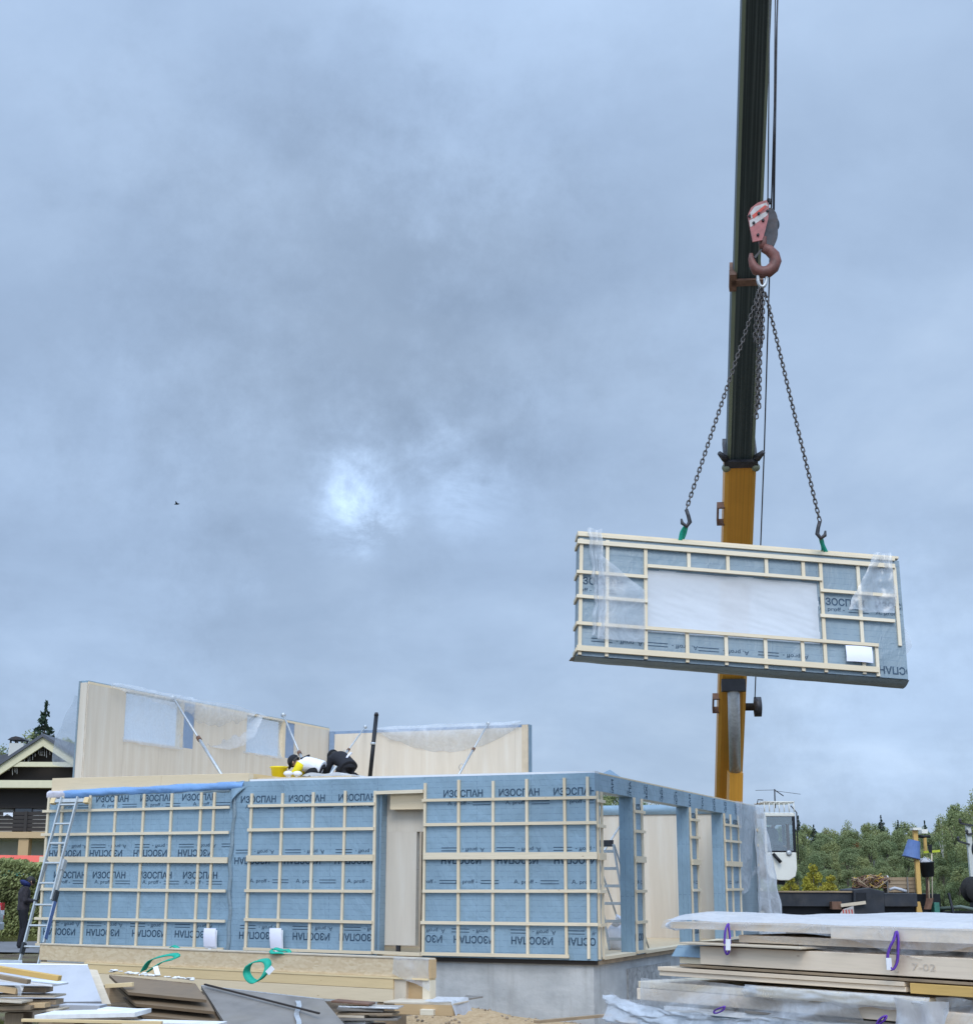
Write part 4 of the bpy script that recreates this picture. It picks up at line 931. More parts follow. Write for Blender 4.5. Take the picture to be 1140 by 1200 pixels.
# lower wrapped elements
t = thing('wall_element', sp(1.5, 1, .88), 'lower pine element of the right stack behind clear film', 'wall element')
mb = MB(); sb(mb, -.48, 5.8, .02, 2.2, .885, .99, 'pine_pink'); mb.build('side_board', t, bevel=.004)
mb = MB(); sb(mb, -.46, 1.6, .02, 1.8, .995, 1.055, 'pine_batten', 0); mb.build('upper_board', t, bevel=.004)
t = thing('wall_element', sp(3.0, 1, .99), 'pale element wrapped in crumpled film lying under the orange beam', 'wall element')
mb = MB(); sb(mb, .98, 2.78, -.06, 1.4, 1.0, 1.085, 'pine_batten'); mb.build('side_board', t, bevel=.004)
mb = MB(); mb.grid(lambda u, v: sp(.95 + 1.9 * u, -.08 - .03 * math.sin(v * 3) - .02 * fbm((u * 9, v * 3, 2), 1), 1.10 - (.11 + .05 * fbm((u * 6, 1, 1), 1)) * v), 60, 10, 'film_mid'); mb.build('film', t)
sheet('plastic_sheet', lambda u, v: sp(2.55 + .5 * u - .1 * v * u, -.12 - .02 * math.sin(u * 12), 1.08 - .42 * v), 16, 20, 'white_sheet', 'white film tail hanging at the right of the crumpled film element', wr=.04, k=5)
sheet('plastic_sheet', lambda u, v: sp(2.9 + 1.2 * u, -.06 - .03 * math.sin(u * 10), 1.10 - .42 * v), 20, 20, 'wrap_sheet', 'clear film hanging at the right edge of the picture over the stack', wr=.05, k=4)
def web(u, v):
    x = -.35 + 2.5 * u; top = 1.11 - .10 * abs(u - .25); return sp(x, -.05 - .05 * math.sin(u * 14 + v * 4) * v, top - (.29 - .10 * u) * v)
sheet('plastic_sheet', web, 60, 16, 'film_mid', 'clear film stretched in fan folds under the planked element of the stack', wr=.025, k=5)
t = thing('wall_element', sp(2, 1, .60), 'lowest wrapped element of the right stack', 'wall element')
mb = MB(); sb(mb, -.5, 6, .04, 2.2, .60, .80, 'film_grey', 0); mb.build('core', t)
mb = MB(); sb(mb, -.1, 6, -.01, 1.9, .805, .85, 'foam_white', 0); mb.build('foam_layer', t)
mb = MB(); sb(mb, .9, 6, -.03, .3, .853, .872, 'dark_board', 0); mb.build('edge_board', t)
def bag(u, v):
    x = -.84 + 3.2 * u; b = .07 * math.sin(v * math.pi) + .03; w = .07 * fbm((x, v * 2, 4), 2.6) + .035 * abs(fbm((x, v * 2, 8), 5)); return sp(x + .12 * math.sin(v * 3) * (1 - u), -.04 - b * (1.2 - u) + w, .92 - .09 * smooth(0, .22, u) - .04 * u - .38 * v + w * .6)
mb = MB(); mb.grid(bag, 220, 40, 'bag_sheet'); mb.build('film', t)
sheet('plastic_sheet', lambda u, v: sp(-.86 + .5 * u + .06 * math.sin(v * 6), -.06 + .5 * v * u - .10 * math.sin(u * 3.1), .95 - .05 * u - .42 * v), 20, 22, 'wrap_sheet', 'puffed up clear film at the left foot of the right stack', wr=.08, k=5)
for i, x in enumerate((.2, 2.2, 4.6)):
    q = sp(x, .1, 0); z0 = gz(q.x, q.y) - .03; mb = MB(); mb.box(Vector((q.x, q.y, z0)), (.14, 2.0, .60 - z0), SR, 'old_wood'); tag(mb.build('bearer_beam'), ['squared bearer under the left end of the right stack', 'squared bearer under the middle of the right stack', 'squared bearer under the right part of the right stack'][i], 'bearer')
def ssl(pts, label, tagp=None, closed=False, w=.055):
    P3 = [sp(*(sxz(px, py, y)[0], y, sxz(px, py, y)[1])) for px, py, y in pts]
    tp_ = None
    if tagp: tp_ = tuple(sp(sxz(px, py, -.12)[0], -.12, sxz(px, py, -.12)[1]) for px, py in tagp) + (.045,)
    return sling(P3, w, 'sling_purple', label, closed, tp_, SX * .6 + SY * -.5 + EZ * .1, 'purple lifting slings')
ssl([(853, 1083, -.03), (850, 1090, -.07), (849, 1100, -.08), (849, 1112, -.08), (852, 1119, -.08), (855, 1112, -.06), (855, 1100, -.05), (854, 1090, -.04)], 'purple webbing sling with a white tag at the left of the topmost element', ((853, 1101), (853, 1114)), True)
ssl([(1050, 1092, -.03), (1047, 1102, -.07), (1042, 1112, -.08), (1040, 1124, -.09), (1045, 1137, -.09), (1051, 1128, -.07), (1052, 1112, -.06), (1052, 1100, -.05)], 'purple webbing sling with a white tag near the right end of the topmost element', ((1041, 1123), (1042, 1137)), True)
ssl([(837, 1185, -.16), (843, 1182, -.18), (849, 1180, -.16), (846, 1185, -.17), (838, 1188, -.16)], 'short purple sling poking out of the film low in the right stack', None, True)
ssl([(1028, 1199, -.16), (1033, 1193, -.18), (1038, 1191, -.16), (1036, 1196, -.17), (1029, 1201, -.16)], 'dark purple sling end at the bottom edge of the right stack', None, True)

# ------------------------------------------------------------------ hanging wall element
yaw, tilt = R(6), R(10)
HRr = Vector((math.cos(yaw), math.sin(yaw), 0)); HU = Vector((-math.sin(yaw) * math.sin(tilt), math.cos(yaw) * math.sin(tilt), math.cos(tilt))); HN = HU.cross(HRr).normalized()
if HN.y > 0: HN = -HN
HQ = at(868, 712, 22.5)
def hp(px, py): return on_plane(px, py, HN, HQ)
TL, TR_, BRr, BL = hp(681, 629), hp(1060, 658), hp(1060, 797), hp(676, 768)
HX = ((TR_ - TL) + (BRr - BL)).normalized(); HZ = ((TL - BL) + (TR_ - BRr)); HZ = (HZ - HX * HZ.dot(HX)).normalized()
HY = HX.cross(HZ); HY = HY if HY.y > 0 else -HY       # into the wall
HC = BL.copy(); HW = ((TR_ - TL).length + (BRr - BL).length) / 2; HH = ((TL - BL).length + (TR_ - BRr).length) / 2
def hl(px, py): q = hp(px, py) - HC; return q.dot(HX), q.dot(HZ)
def hpt(x, y, z): return HC + HX * x + HY * y + HZ * z
HRR = (HX, HY, HZ)
hang = thing('wall_element', hpt(HW / 2, .15, 0), 'wall element with a wide film covered window opening hanging from the crane', 'wall element')
def hbx(x0, x1, y0, y1, z0, z1, mat, name, uax=None, mb=None):
    own = mb is None; mb = mb or MB(); mb.box(hpt(x0, y0, z0), (x1 - x0, y1 - y0, z1 - z0), HRR, mat, uax)
    return mb.build(name, hang) if own else None
wx0, wz0 = hl(757, 740); wx1, _ = hl(960.5, 750); _, wz1 = hl(758, 668); HT = .25
mb = MB()
for a, b_, c, d in ((0, wx0, 0, HH), (wx1, HW, 0, HH), (wx0, wx1, 0, wz0), (wx0, wx1, wz1, HH)): hbx(a + (.0005 if a else 0), b_, 0, HT, c, d, 'film_grey', '', 0, mb)
hf = lambda x, z: hpt(x, -.004, z)
cl_l = (.02, wx0, .05, HH - .05); cl_r = (wx1, HW - .01, .05, HH - .05); cl_b = (.02, HW - .01, .03, wz0)
for px, py in ((706, 682),): x, z = hl(px, py); word(mb, x - .05, z, cl_l, hf)
for px, py in ((986, 706), (1052, 711)): x, z = hl(px, py); word(mb, x, z, cl_r, hf); proff(mb, x, z - .13, cl_r, hf, 0)
x, z = hl(1048, 786); word(mb, x + .12, z, cl_b, hf, 180)
for px, py in ((725, 752), (790, 757), (850, 763), (920, 768)): x, z = hl(px, py); proff(mb, x, z, cl_b, hf, 180)
x, z = hl(690, 692); proff(mb, x, z, cl_l, hf, 0)
mb.build('membrane', hang)
def wfilm(u, v):
    x = wx0 - .01 + (wx1 - wx0 + .02) * u; z = wz0 - .01 + (wz1 - wz0 + .02) * v
    cr_ = .05 * math.sin(u * math.pi) * math.sin(v * math.pi)
    return hpt(x, .004 + cr_ + .012 * fbm((x * 1.1 + z, z * 1.6, 1), 2.2) + .006 * fbm((x + z * 2, z * 2, 4), 5) * (1.2 - v), z)
mb = MB(); mb.grid(wfilm, 120, 60, 'window_sheet'); mb.build('window_film', hang)
hbx(-.02, HW * .985, -.02, HT + .02, HH - .0, HH + .045, 'pine_batten', 'top_plate', 0)
hbx(-.015, HW + .005, .02, HT - .02, HH + .046, HH + .085, 'pine_batten', 'top_plate', 0); hbx(-.02, HW * .985, -.034, -.003, HH - .015, HH + .03, 'pine_batten', 'fascia', 0)
BW = .052
def hv(px, pyA, pyB, dx=0):
    x, z1_ = hl(px, pyA); _, z0_ = hl(px, pyB); hbx(x - BW / 2, x + BW / 2, -.035, -.002, max(z0_, .0), min(z1_, HH - .002), 'pine_batten', 'batten')
def hh(pxa, pya, pxb, pyb, h=BW):
    x0, z0_ = hl(pxa, pya); x1, z1_ = hl(pxb, pyb); z = (z0_ + z1_) / 2; hbx(x0, x1, -.068, -.037, z - h / 2, z + h / 2, 'pine_batten', 'batten')
hv(681, 632, 768); hv(711.5, 634, 770); hv(756, 640, 773)
for x, a, b_ in ((806.4, 645, 668), (852, 650, 672), (897, 654, 677), (940, 657, 680)): hv(x, a, b_)
for x, a, b_ in ((804.6, 740, 777), (850, 744, 780), (896, 748, 784), (939.4, 752, 787)): hv(x, a, b_)
hv(960.5, 660, 788); hv(1004.2, 664, 790); hv(1047, 666, 757); hv(1026, 757, 793)
hh(676, 637, 1047, 664, .07); hh(675, 672, 758, 677); hh(675, 700, 758, 706); hh(675, 731.5, 1028, 757.5); hh(758, 664, 962, 681)
hh(960, 693, 1047, 700); hh(960, 722.5, 1047, 729.5); hh(675, 762, 1028, 785, .085)
# side battens on the left end, membrane hem
for py in (637, 672, 700, 731.5, 762):
    z = hl(676, py)[1]; hbx(-.028, -.002, -.03, HT, z - .03, z + .03, 'pine_batten', 'batten', 1)
mb = MB(); mb.grid(lambda u, v: hpt(-.03 + (HW + .04) * u, -.012 + (HT + .03) * v, -.015 - .03 * math.sin(v * 3.1) - .05 * v * u + .008 * fbm((u * 14, v, 0), 1)), 50, 8, 'film_grey', ext=(5, .3)); mb.build('membrane_hem', hang)
mb = MB(); mb.poly([hpt(-.08, .02, -.03), hpt(.05, .02, -.02), hpt(.03, .2, -.03), hpt(-.1, .15, -.05)], 'dark_board'); mb.build('hem_corner', hang)
x, z = hl(989, 758); x1, z1 = hl(1021, 779)
mb = MB(); mb.grid(lambda u, v: hpt(x + (x1 - x) * u, -.075 - .02 * math.sin(u * 3) - .01 * math.sin(v * 4), z1 + (z - z1) * v), 8, 8, 'paper'); tag(mb.build('paper_note'), 'white paper sheet fixed at the lower right of the hanging wall element', 'paper note')
def strip(u, v):
    x = .12 + .22 * u + (.30 - .1 * u) * v * .6 - .34 * max(0, v - .7); return hpt(x, -.08 - .03 * math.sin(u * 8), HH + .1 - 1.75 * v)
sheet('plastic_sheet', strip, 12, 40, 'clear_sheet', 'clear plastic strip hanging down the left side of the hanging wall element', wr=.05, k=5)
sheet('plastic_sheet', lambda u, v: hpt(HW - .42 + .27 * u - (.5 * v * (1 - u)), -.08 - .03 * math.sin(u * 8), HH + .08 - 1.0 * v), 14, 30, 'clear_sheet', 'clear plastic strip hanging down the right side of the hanging wall element', wr=.05, k=5)
sheet('plastic_sheet', lambda u, v: hpt(.30 + .72 * u, -.075, .25 + 1.4 * v * (1 - .4 * u)), 24, 24, 'clear_sheet', 'thin clear film clinging over the left bays of the hanging element', wr=.03, k=2.5)
sheet('plastic_sheet', lambda u, v: hpt(HW - .02 + .13 * u * math.sin(v * 3), .05, .35 + .55 * v), 8, 14, 'clear_sheet', 'torn plastic film fluttering at the right end of the hanging element', wr=.05, k=5)

# ------------------------------------------------------------------ crane hook, chains
HOOKY = 22.5
def hk(px, py, dy=0): return at(px, py, HOOKY + dy)
def pxm(p): return FPX / ((p - O).dot(FW))        # pixels per metre at p
t = thing('hook_block', hk(893, 322), 'red and white striped hook block with a rusty hook hanging from the crane', 'hook block')
pl_ = [(876, 252), (880, 243), (888, 237), (898, 234), (901, 240), (900, 256), (896, 272), (893, 281), (882, 283)]
mb = MB(); mb.prism([hk(x, y, -.10) for x, y in pl_], (0, .03, 0), 'hook_pink'); mb.build('cheek_plate', t)
for i, q in enumerate([[(879, 249), (884, 242), (898, 237), (900, 241), (880, 256)], [(878, 258), (900, 246), (899, 252), (879, 266)]]):
    mb = MB(); mb.prism([hk(x, y, -.104) for x, y in q], (0, .003, 0), 'stripe_white'); mb.build('stripe', t)
mb = MB(); mb.prism([hk(x, y, -.107) for x, y in [(881, 252), (896, 240), (899, 241), (883, 256)]], (0, .002, 0), 'stripe_red'); mb.build('stripe', t)
for x, y in ((878, 253), (889, 250), (899, 247), (883, 261), (894, 258), (888, 275)):
    mb = MB(); mb.lathe(hk(x, y, -.108), [(.025, 0), (.02, .025)], 'black_steel', 10, Vector((0, -1, 0))); mb.build('bolt', t)
mb = MB()
N_ = 22; oc = [(903 + 9.5 * math.sin(a), 260 - 17 * math.cos(a) + (12 if math.cos(a) < -.0 else 0)) for a in [i / N_ * 2 * math.pi for i in range(N_)]]
mb.prism([hk(x - 1, y, -.02) for x, y in oc], (0, .22, 0), 'dark_steel'); mb.build('sheave_housing', t)
mb = MB(); mb.lathe(hk(901, 262, .06), [(.08, -.05), (.17, -.04), (.15, .0), (.17, .04), (.12, .05)], 'dark_steel', 24, Vector((.3, -.95, 0)).normalized()); mb.build('sheave', t)
mb = MB(); mb.tube([hk(893, 278), hk(894, 292)], [.075, .06], 'hook_red', 10); mb.build('shank', t)
hc = [(894, 290), (901, 293), (907, 299), (909, 306), (906, 313), (900, 318), (893, 319), (886, 316), (882, 310), (880, 303), (880, 297)]
mb = MB(); mb.tube([hk(x, y) for x, y in hc], [.075, .09, .095, .095, .10, .10, .10, .09, .07, .05, .03], 'hook_red', 10); mb.build('hook', t)
mb = MB(); mb.beam(hk(893, 291, -.02), hk(884, 302, -.02), .03, .03, 'dark_steel'); mb.build('safety_latch', t)
mb = MB(); mb.tube([hk(899, 237, .0), hk(900, 232), hk(902, 233), hk(902, 239)], .02, 'dark_steel', 6); mb.build('rope_anchor', t)
def chain_mesh(pts, mb, link=.105, r=.013, wd=.034):
    """links along a polyline"""
    pts = [Vector(p) for p in pts]; seg = []; acc = 0; tot = sum((pts[i + 1] - pts[i]).length for i in range(len(pts) - 1)); step = link - 2.2 * r; n = max(1, round(tot / step)); step = tot / n
    for k in range(n):
        s_ = (k + .5) * step; i = 0
        while i < len(pts) - 2 and s_ > (pts[i + 1] - pts[i]).length: s_ -= (pts[i + 1] - pts[i]).length; i += 1
        d = (pts[i + 1] - pts[i]).normalized(); c = pts[i] + d * s_; a = d.cross(Vector((0, 1, 0))).normalized(); b_ = d.cross(a)
        a, b_ = (a, b_) if k % 2 else (b_, a); L2 = link / 2 - wd
        ring = [c + d * (math.copysign(L2, math.cos(t_)) + wd * math.cos(t_)) + a * (wd * math.sin(t_)) for t_ in [(j + .5) / 10 * 2 * math.pi for j in range(10)]]
        mb.tube(ring, r, 'chain_steel', 5, closed=True)
ch = thing('chain_sling', hk(893, 335), 'rusty four legged chain sling hanging on the crane hook', 'chain sling')
m0 = hk(893, 317, -.01)
mb = MB(); mb.tube([hk(893 + 5 * math.sin(a), 326 - 10 * math.cos(a)) for a in [i / 14 * 2 * math.pi for i in range(14)]], .03, 'steel_grey', 8, closed=True); mb.build('master_link', ch)
def leg_end(px, py): return hpt(hl(px, py)[0], HT / 2, HH + .35)
eL, eR = hk(804, 597), hk(960.5, 611)
mb = MB(); chain_mesh([hk(891, 336), eL], mb, .095, .0105, .025); mb.build('chain', ch)
mb = MB(); chain_mesh([hk(897, 343), eR], mb, .095, .0105, .025); mb.build('chain', ch)
for a, b_, dy in (((889, 337), (884, 400), .05), ((891, 337), (886, 490), .08), ((894, 337), (893, 402), .02), ((892, 337), (889, 478), .14), ((888, 340), (888, 402), -.04)):
    mb = MB(); chain_mesh([hk(*a, dy), hk(*b_, dy)], mb, .10, .012, .029); mb.build('chain', ch)
for p, sgn in ((eL, -1), (eR, 1)):
    mb = MB(); q = [p, p + Vector((sgn * -.03, 0, -.10)), p + Vector((sgn * -.05, 0, -.20)), p + Vector((sgn * .0, 0, -.27)), p + Vector((sgn * .07, 0, -.22)), p + Vector((sgn * .08, 0, -.15))]
    mb.tube(q, [.03, .03, .035, .035, .03, .015], 'dark_steel', 8); mb.build('grab_hook', ch)
for p, lb, k in ((eL, 'green sling hooked on the left chain above the hanging element', (797, 634)), (eR, 'green sling hooked on the right chain above the hanging element', (968, 650))):
    e = hl(*k)[0]; b1 = hpt(e, .0, HH + .05); t = thing('webbing_sling', b1, lb, 'sling', 'green slings under the crane chains'); p0 = p + Vector((0, 0, -.24))
    mb = ribbon([p0, p0.lerp(b1, .5) + Vector((-.02, 0, .02)), b1], .07, 'sling_green', (.9, .3, .3)); mb.build('band', t)
    b2 = hpt(e + .03, HT, HH + .05); mb = ribbon([p0, p0.lerp(b2, .5) + Vector((.02, 0, 0)), b2], .07, 'sling_green', (.9, .3, .3)); mb.build('band', t)

# ------------------------------------------------------------------ mobile crane
crane = thing('mobile_crane', Vector((9.2, 41.5, -.24)), 'orange and black telescopic mobile crane standing behind the house', 'crane')
K = lambda mb, name, parent=crane, bevel=0: mb.build(name, parent, bevel=bevel)
BA, BZ = at(852.5, 940, 42.2), at(885.5, 0, 23.9); bd = (BZ - BA).normalized(); bs = EZ.cross(bd).normalized(); bs = bs if bs.x > 0 else -bs; bu = bd.cross(bs); bu = (bu if bu.z > 0 else -bu).normalized()
L_ = (BZ - BA).length
def bpt(s): return BA + bd * s
def s_of(px, py):
    best = min(range(0, 400), key=lambda i: abs((lambda q: 600 - (q - O).dot(UPV) / (q - O).dot(FW) * FPX)(BA + bd * (L_ * i / 300 * 1.05)) - py)); return L_ * best / 300 * 1.05
sA, sB = s_of(868, 533), s_of(874, 325)
def boom(s0, s1, w, h, mat, name, edge=None):
    mb = MB(); c = w * .12; q = [(-w / 2, c - h / 2), (-w / 2 + c, -h / 2), (w / 2 - c, -h / 2), (w / 2, c - h / 2), (w / 2, h / 2 - c), (w / 2 - c, h / 2), (-w / 2 + c, h / 2), (-w / 2, h / 2 - c)]
    b0 = len(mb.v)
    for s_ in (s0, s1): mb.v += [bpt(s_) + bs * a + bu * b_ for a, b_ in q]
    for i in range(8):
        j = (i + 1) % 8; mb.face((i, j, 8 + j, 8 + i), edge if edge and i in (0, 2) else mat, [(0, q[i][0] + q[i][1]), (0, q[j][0] + q[j][1]), (s1 - s0, q[j][0] + q[j][1]), (s1 - s0, q[i][0] + q[i][1])])
    mb.face(range(8)[::-1], mat); mb.face(range(8, 16), mat); return K(mb, name)
boom(-3.0, sA, .69, .80, 'boom_orange', 'boom_section'); boom(sA - .5, sB, .60, .68, 'boom_dark', 'boom_section', 'boom_edge'); boom(sB - .5, L_ * 1.06, .525, .58, 'boom_dark', 'boom_section', 'boom_edge')
def collar(s_, w, h, mat, l=.18, ears=True):
    mb = MB(); mb.box(bpt(s_) - bs * w / 2 - bu * h / 2, (w, l, h), (bs, bd, bu), mat); K(mb, 'boom_collar')
    if ears:
        for k in (-1, 1):
            mb = MB(); mb.tube([bpt(s_ + .2) + bs * k * w * .46 - bu * h * .4, bpt(s_ + .38) + bs * k * w * .66 - bu * h * .4], [.09, .05], 'dark_steel', 8); K(mb, 'guide_roller')
            mb = MB(); mb.ball(bpt(s_ - .02) + bs * k * w * .44 - bu * h * .45, .10, 'boom_edge', 10, 8); K(mb, 'guide_pad')
collar(sA, .74, .86, 'dark_steel'); collar(sB, .64, .72, 'rust', .14, False)
mb = MB(); mb.box(bpt(sB - .12) - bs * .36 - bu * .36, (.14, .4, .2), (bs, bd, bu), 'rust'); K(mb, 'guide_bracket')
for py in (593, 815):
    s_ = s_of(860, py); mb = MB(); o = bpt(s_ - .2) - bs * .50 - bu * .35
    mb.box(o, (.04, .45, .2), (bs, bd, bu), 'rust'); mb.box(o + bd * .46, (.17, .04, .2), (bs, bd, bu), 'rust'); mb.box(o - bd * .05, (.17, .04, .2), (bs, bd, bu), 'rust'); K(mb, 'side_bracket')
sR = s_of(870, 828); mb = MB(); mb.lathe(bpt(sR) + bs * .36, [(.10, .0), (.10, .22), (.26, .24), (.26, .42), (.1, .44)], 'dark_steel', 18, bs); K(mb, 'cable_reel')
mb = MB(); mb.tube([bpt(sR) + bs * .62 + bu * .1, bpt(sA) + bs * .56 + bu * .2, bpt(L_ * 1.05) + bs * .40 + bu * .3], .016, 'dark_steel', 5); K(mb, 'reel_cable')
# lifting ram under the boom
rA = bpt(s_of(857, 785)) - bu * .50; rB = bpt(s_of(856, 878)) - bu * .78 + bs * .10
mb = MB(); mb.tube([rA, rB], .155, 'steel_grey', 16); K(mb, 'lifting_ram')
mb = MB(); mb.beam(rA - bs * .3, rA + bs * .3, .3, .3, 'black_steel'); K(mb, 'ram_bracket')
mb = MB(); mb.tube([rB - bs * .12 - bu * .1, rB - bd * .25 - bs * .14 - bu * .2, rB - bd * .45 + bs * .1 - bu * .2], .04, 'black_steel', 6); K(mb, 'ram_hose')
mb = MB(); mb.beam(rB, at(858, 1060, 41.0), .36, .36, 'boom_orange'); K(mb, 'ram_cylinder')
# boom head and ropes
tip = bpt(L_ * 1.06); mb = MB(); mb.box(tip - bs * .34 - bu * .5, (.68, .7, 1.0), (bs, bd, bu), 'dark_steel'); K(mb, 'boom_head')
mb = MB(); mb.lathe(tip + bd * .55 - bs * .0 - bu * .3, [(.26, -.05), (.3, .0), (.26, .05)], 'dark_steel', 20, bs); K(mb, 'head_sheave')
for (a, b_) in (((899.5, 240), (902.5, -75)), ((907, 246), (912, -75)), ((906, 246), (909, -75))):
    mb = MB(); mb.tube([hk(*a), hk(*b_)], .011, 'dark_steel', 5); K(mb, 'hoist_rope')
# superstructure and cab
CY = 40.3
def cbx(mb, px0, py0, px1, py1, y0, y1, mat, uax=None):
    a = at(px0, py1, y0); b_ = at(px1, py0, y0); pm_ = (py0 + py1) / 2; mb.wb(at(px0, pm_, y0).x, at(px1, pm_, y0).x, y0, y1, a.z, b_.z, mat, uax)
mb = MB(); cbx(mb, 838, 985, 880, 1046, 41.2, 44, 'boom_orange'); K(mb, 'slewing_frame')
a = at(896, 1032, CY); b_ = at(932.5, 940, CY); a.x = at(896, 986, CY).x; b_.x = at(932.5, 986, CY).x; w_ = b_.x - a.x
cab = MB(); prof = [(0, .25), (.12, .06), (.35, 0), (w_ - .22, 0), (w_ - .05, .1), (w_, .3), (w_, .72), (0, .72)]
cab.prism([Vector((a.x + x, CY, a.z + z)) for x, z in prof], (0, 1.5, 0), 'cab_white'); cabo = K(cab, 'cab', bevel=.02)
zt = b_.z - .38; zb = a.z + .721
for x0, x1 in ((0, .06), (w_ - .07, w_)):
    for y in (0, 1.44):
        mb = MB(); mb.wb(a.x + x0, a.x + x1, CY + y, CY + y + .06, zb, zt, 'cab_white' if x0 == 0 else 'black_steel'); mb.build('window_pillar', cabo)
mb = MB(); mb.wb(a.x + .06, a.x + w_ - .07, CY + .01, CY + .05, zb, zb + .04, 'black_steel'); mb.build('window_frame', cabo)
mb = MB(); mb.wb(a.x + .58, a.x + .66, CY + .012, CY + .05, zb + .04, zt - .2, 'grey_cloth'); mb.build('window_frame', cabo)
mb = MB(); mb.wb(a.x - .01, a.x + w_ + .01, CY - .01, CY + 1.5, zt, zt + .10, 'cab_white'); mb.build('cab_roof', cabo, bevel=.02)
mb = MB(); mb.wb(a.x + .06, a.x + w_ - .07, CY + .02, CY + .035, zb + .04, zt, 'glass'); mb.build('window_pane', cabo)
mb = MB(); mb.wb(a.x + w_ - .03, a.x + w_ - .015, CY + .06, CY + 1.44, zb, zt, 'glass'); mb.build('window_pane', cabo)
mb = MB(); mb.wb(a.x + .06, a.x + w_ - .07, CY + 1.45, CY + 1.49, zb, zb + .25, 'cab_white'); mb.build('rear_sill', cabo)
mb = MB(); mb.wb(a.x + .07, a.x + .75, CY + .04, CY + .06, zt - .22, zt - .001, 'dark_board'); mb.build('sun_blind', cabo)
for i in range(7):       # roof guard bars
    x = a.x + .02 + i * (w_ - .04) / 6; mb = MB(); mb.tube([Vector((x, CY - .05, zt + .12)), Vector((x, CY - .02, b_.z - .02)), Vector((x, CY + 1.4, b_.z))], .016, 'cab_white', 6); mb.build('guard_bar', cabo)
for y, z in ((-.02, b_.z - .01), (.45, b_.z), (.95, b_.z), (1.4, b_.z)):
    mb = MB(); mb.tube([Vector((a.x, CY + y, z + .01)), Vector((a.x + w_, CY + y, z + .01))], .018, 'cab_white', 6); mb.build('guard_rail', cabo)
mb = MB(); mb.tube([Vector((a.x + .02, CY + .1, b_.z + .05)), Vector((a.x - .12, CY + .1, b_.z + .06)), Vector((a.x - .14, CY + .1, b_.z - .05))], .014, 'dark_steel', 5); mb.build('roof_hook', cabo)
mb = MB(); mb.tube([Vector((a.x + .2, CY - .03, zb - .04)), Vector((a.x + .38, CY - .12, zb - .26))], .045, 'black_steel', 8); mb.build('wiper_arm', cabo)
mb = MB(); mb.lathe(Vector((a.x + w_ - .20, CY - .005, zb - .02)), [(.075, 0), (.07, .03), (.03, .04)], 'steel_grey', 16, Vector((0, -1, 0))); mb.build('lamp', cabo)
mb = MB(); mb.tube([Vector((a.x + w_ + .04, CY, zb - .2)), Vector((a.x + w_ + .05, CY - .02, zt + .1)), Vector((a.x + w_ - .1, CY - .02, zt + .28))], .015, 'dark_steel', 6); mb.build('handrail', cabo)
mb = MB(); cbx(mb, 912, 1031, 920, 1037, 40.6, 41.2, 'black_steel'); mb.build('cab_foot', cabo)
mb = MB(); mb.wb(a.x + .2, a.x + .75, CY + .7, CY + 1.2, a.z + .73, a.z + .85, 'dark_cloth'); mb.wb(a.x + .2, a.x + .3, CY + .7, CY + 1.2, a.z + .85, a.z + 1.4, 'dark_cloth'); mb.build('seat', cabo)
ANT = at(908, 943, 41)
ant = thing('aerial', ANT, 'thin wire aerial standing above the crane cab roof', 'aerial'); mb = MB(); mb.tube([ANT - EZ * .1, at(907.5, 925, 41)], .018, 'dark_steel', 6); mb.build('mast', ant)
for p, q in (((907.5, 926), (918, 933)), ((885, 926.5), (907.5, 926)), ((908, 927), (938, 931))):
    mb = MB(); mb.tube([at(*p, 41), at(*q, 41)], .014 if q[0] == 918 else .006, 'dark_steel', 5); mb.build('wire', ant)
# carrier
mb = MB(); cbx(mb, 830, 1046, 1003, 1062, 40.4, 42.8, 'truck_black'); K(mb, 'deck_beam')
mb = MB(); cbx(mb, 912, 1044.6, 1003, 1046, 40.35, 40.6, 'old_wood'); K(mb, 'deck_edge')
mb = MB(); a2 = at(820, 1062, 40.6); b2 = at(1108, 1062, 40.6); mb.wb(a2.x, b2.x, 40.7, 42.7, .55, a2.z, 'black_steel'); K(mb, 'chassis')
for i in range(4):
    for y in (40.75, 42.3):
        x = a2.x + .7 + i * 1.75 + (.4 if i > 1 else 0); mb = MB(); c = Vector((x, y + .35, .35)); mb.lathe(c, [(.30, 0), (.52, .02), (.58, .08), (.58, .30), (.52, .36), (.3, .36)], 'rubber', 28, Vector((0, -1, 0))); wl = K(mb, 'wheel')
        mb = MB(); mb.lathe(c + Vector((0, -.35, 0)), [(.28, 0), (.28, .03), (.12, .05), (.10, .09)], 'steel_grey', 20, Vector((0, -1, 0))); mb.build('rim', wl)
mb = MB()
q = [(1000, 1043), (1018, 1040.5), (1036, 1045), (1037, 1072), (1000, 1072)]
mb.prism([at(x, y, 40.2) for x, y in q], (0, 1.6, 0), 'truck_black'); K(mb, 'equipment_box', bevel=.02)
mb = MB(); cbx(mb, 1004, 1046.5, 1015, 1058, 40.17, 40.20, 'black_steel'); K(mb, 'box_recess')
mb = MB(); cbx(mb, 1036, 1047, 1075, 1063, 40.2, 42.4, 'truck_black'); K(mb, 'outrigger_box', bevel=.02)
mb = MB(); cbx(mb, 1034, 1063, 1104, 1075, 40.6, 42.3, 'black_steel'); K(mb, 'rear_frame')
mb = MB(); cbx(mb, 1075, 1048, 1102, 1064, 41.2, 42.3, 'black_steel'); K(mb, 'rear_box')
mb = MB(); mb.beam(at(985, 1061.5, 40.0), at(1014, 1058, 40.1), .05, .08, 'pale_board'); K(mb, 'stowed_bar')
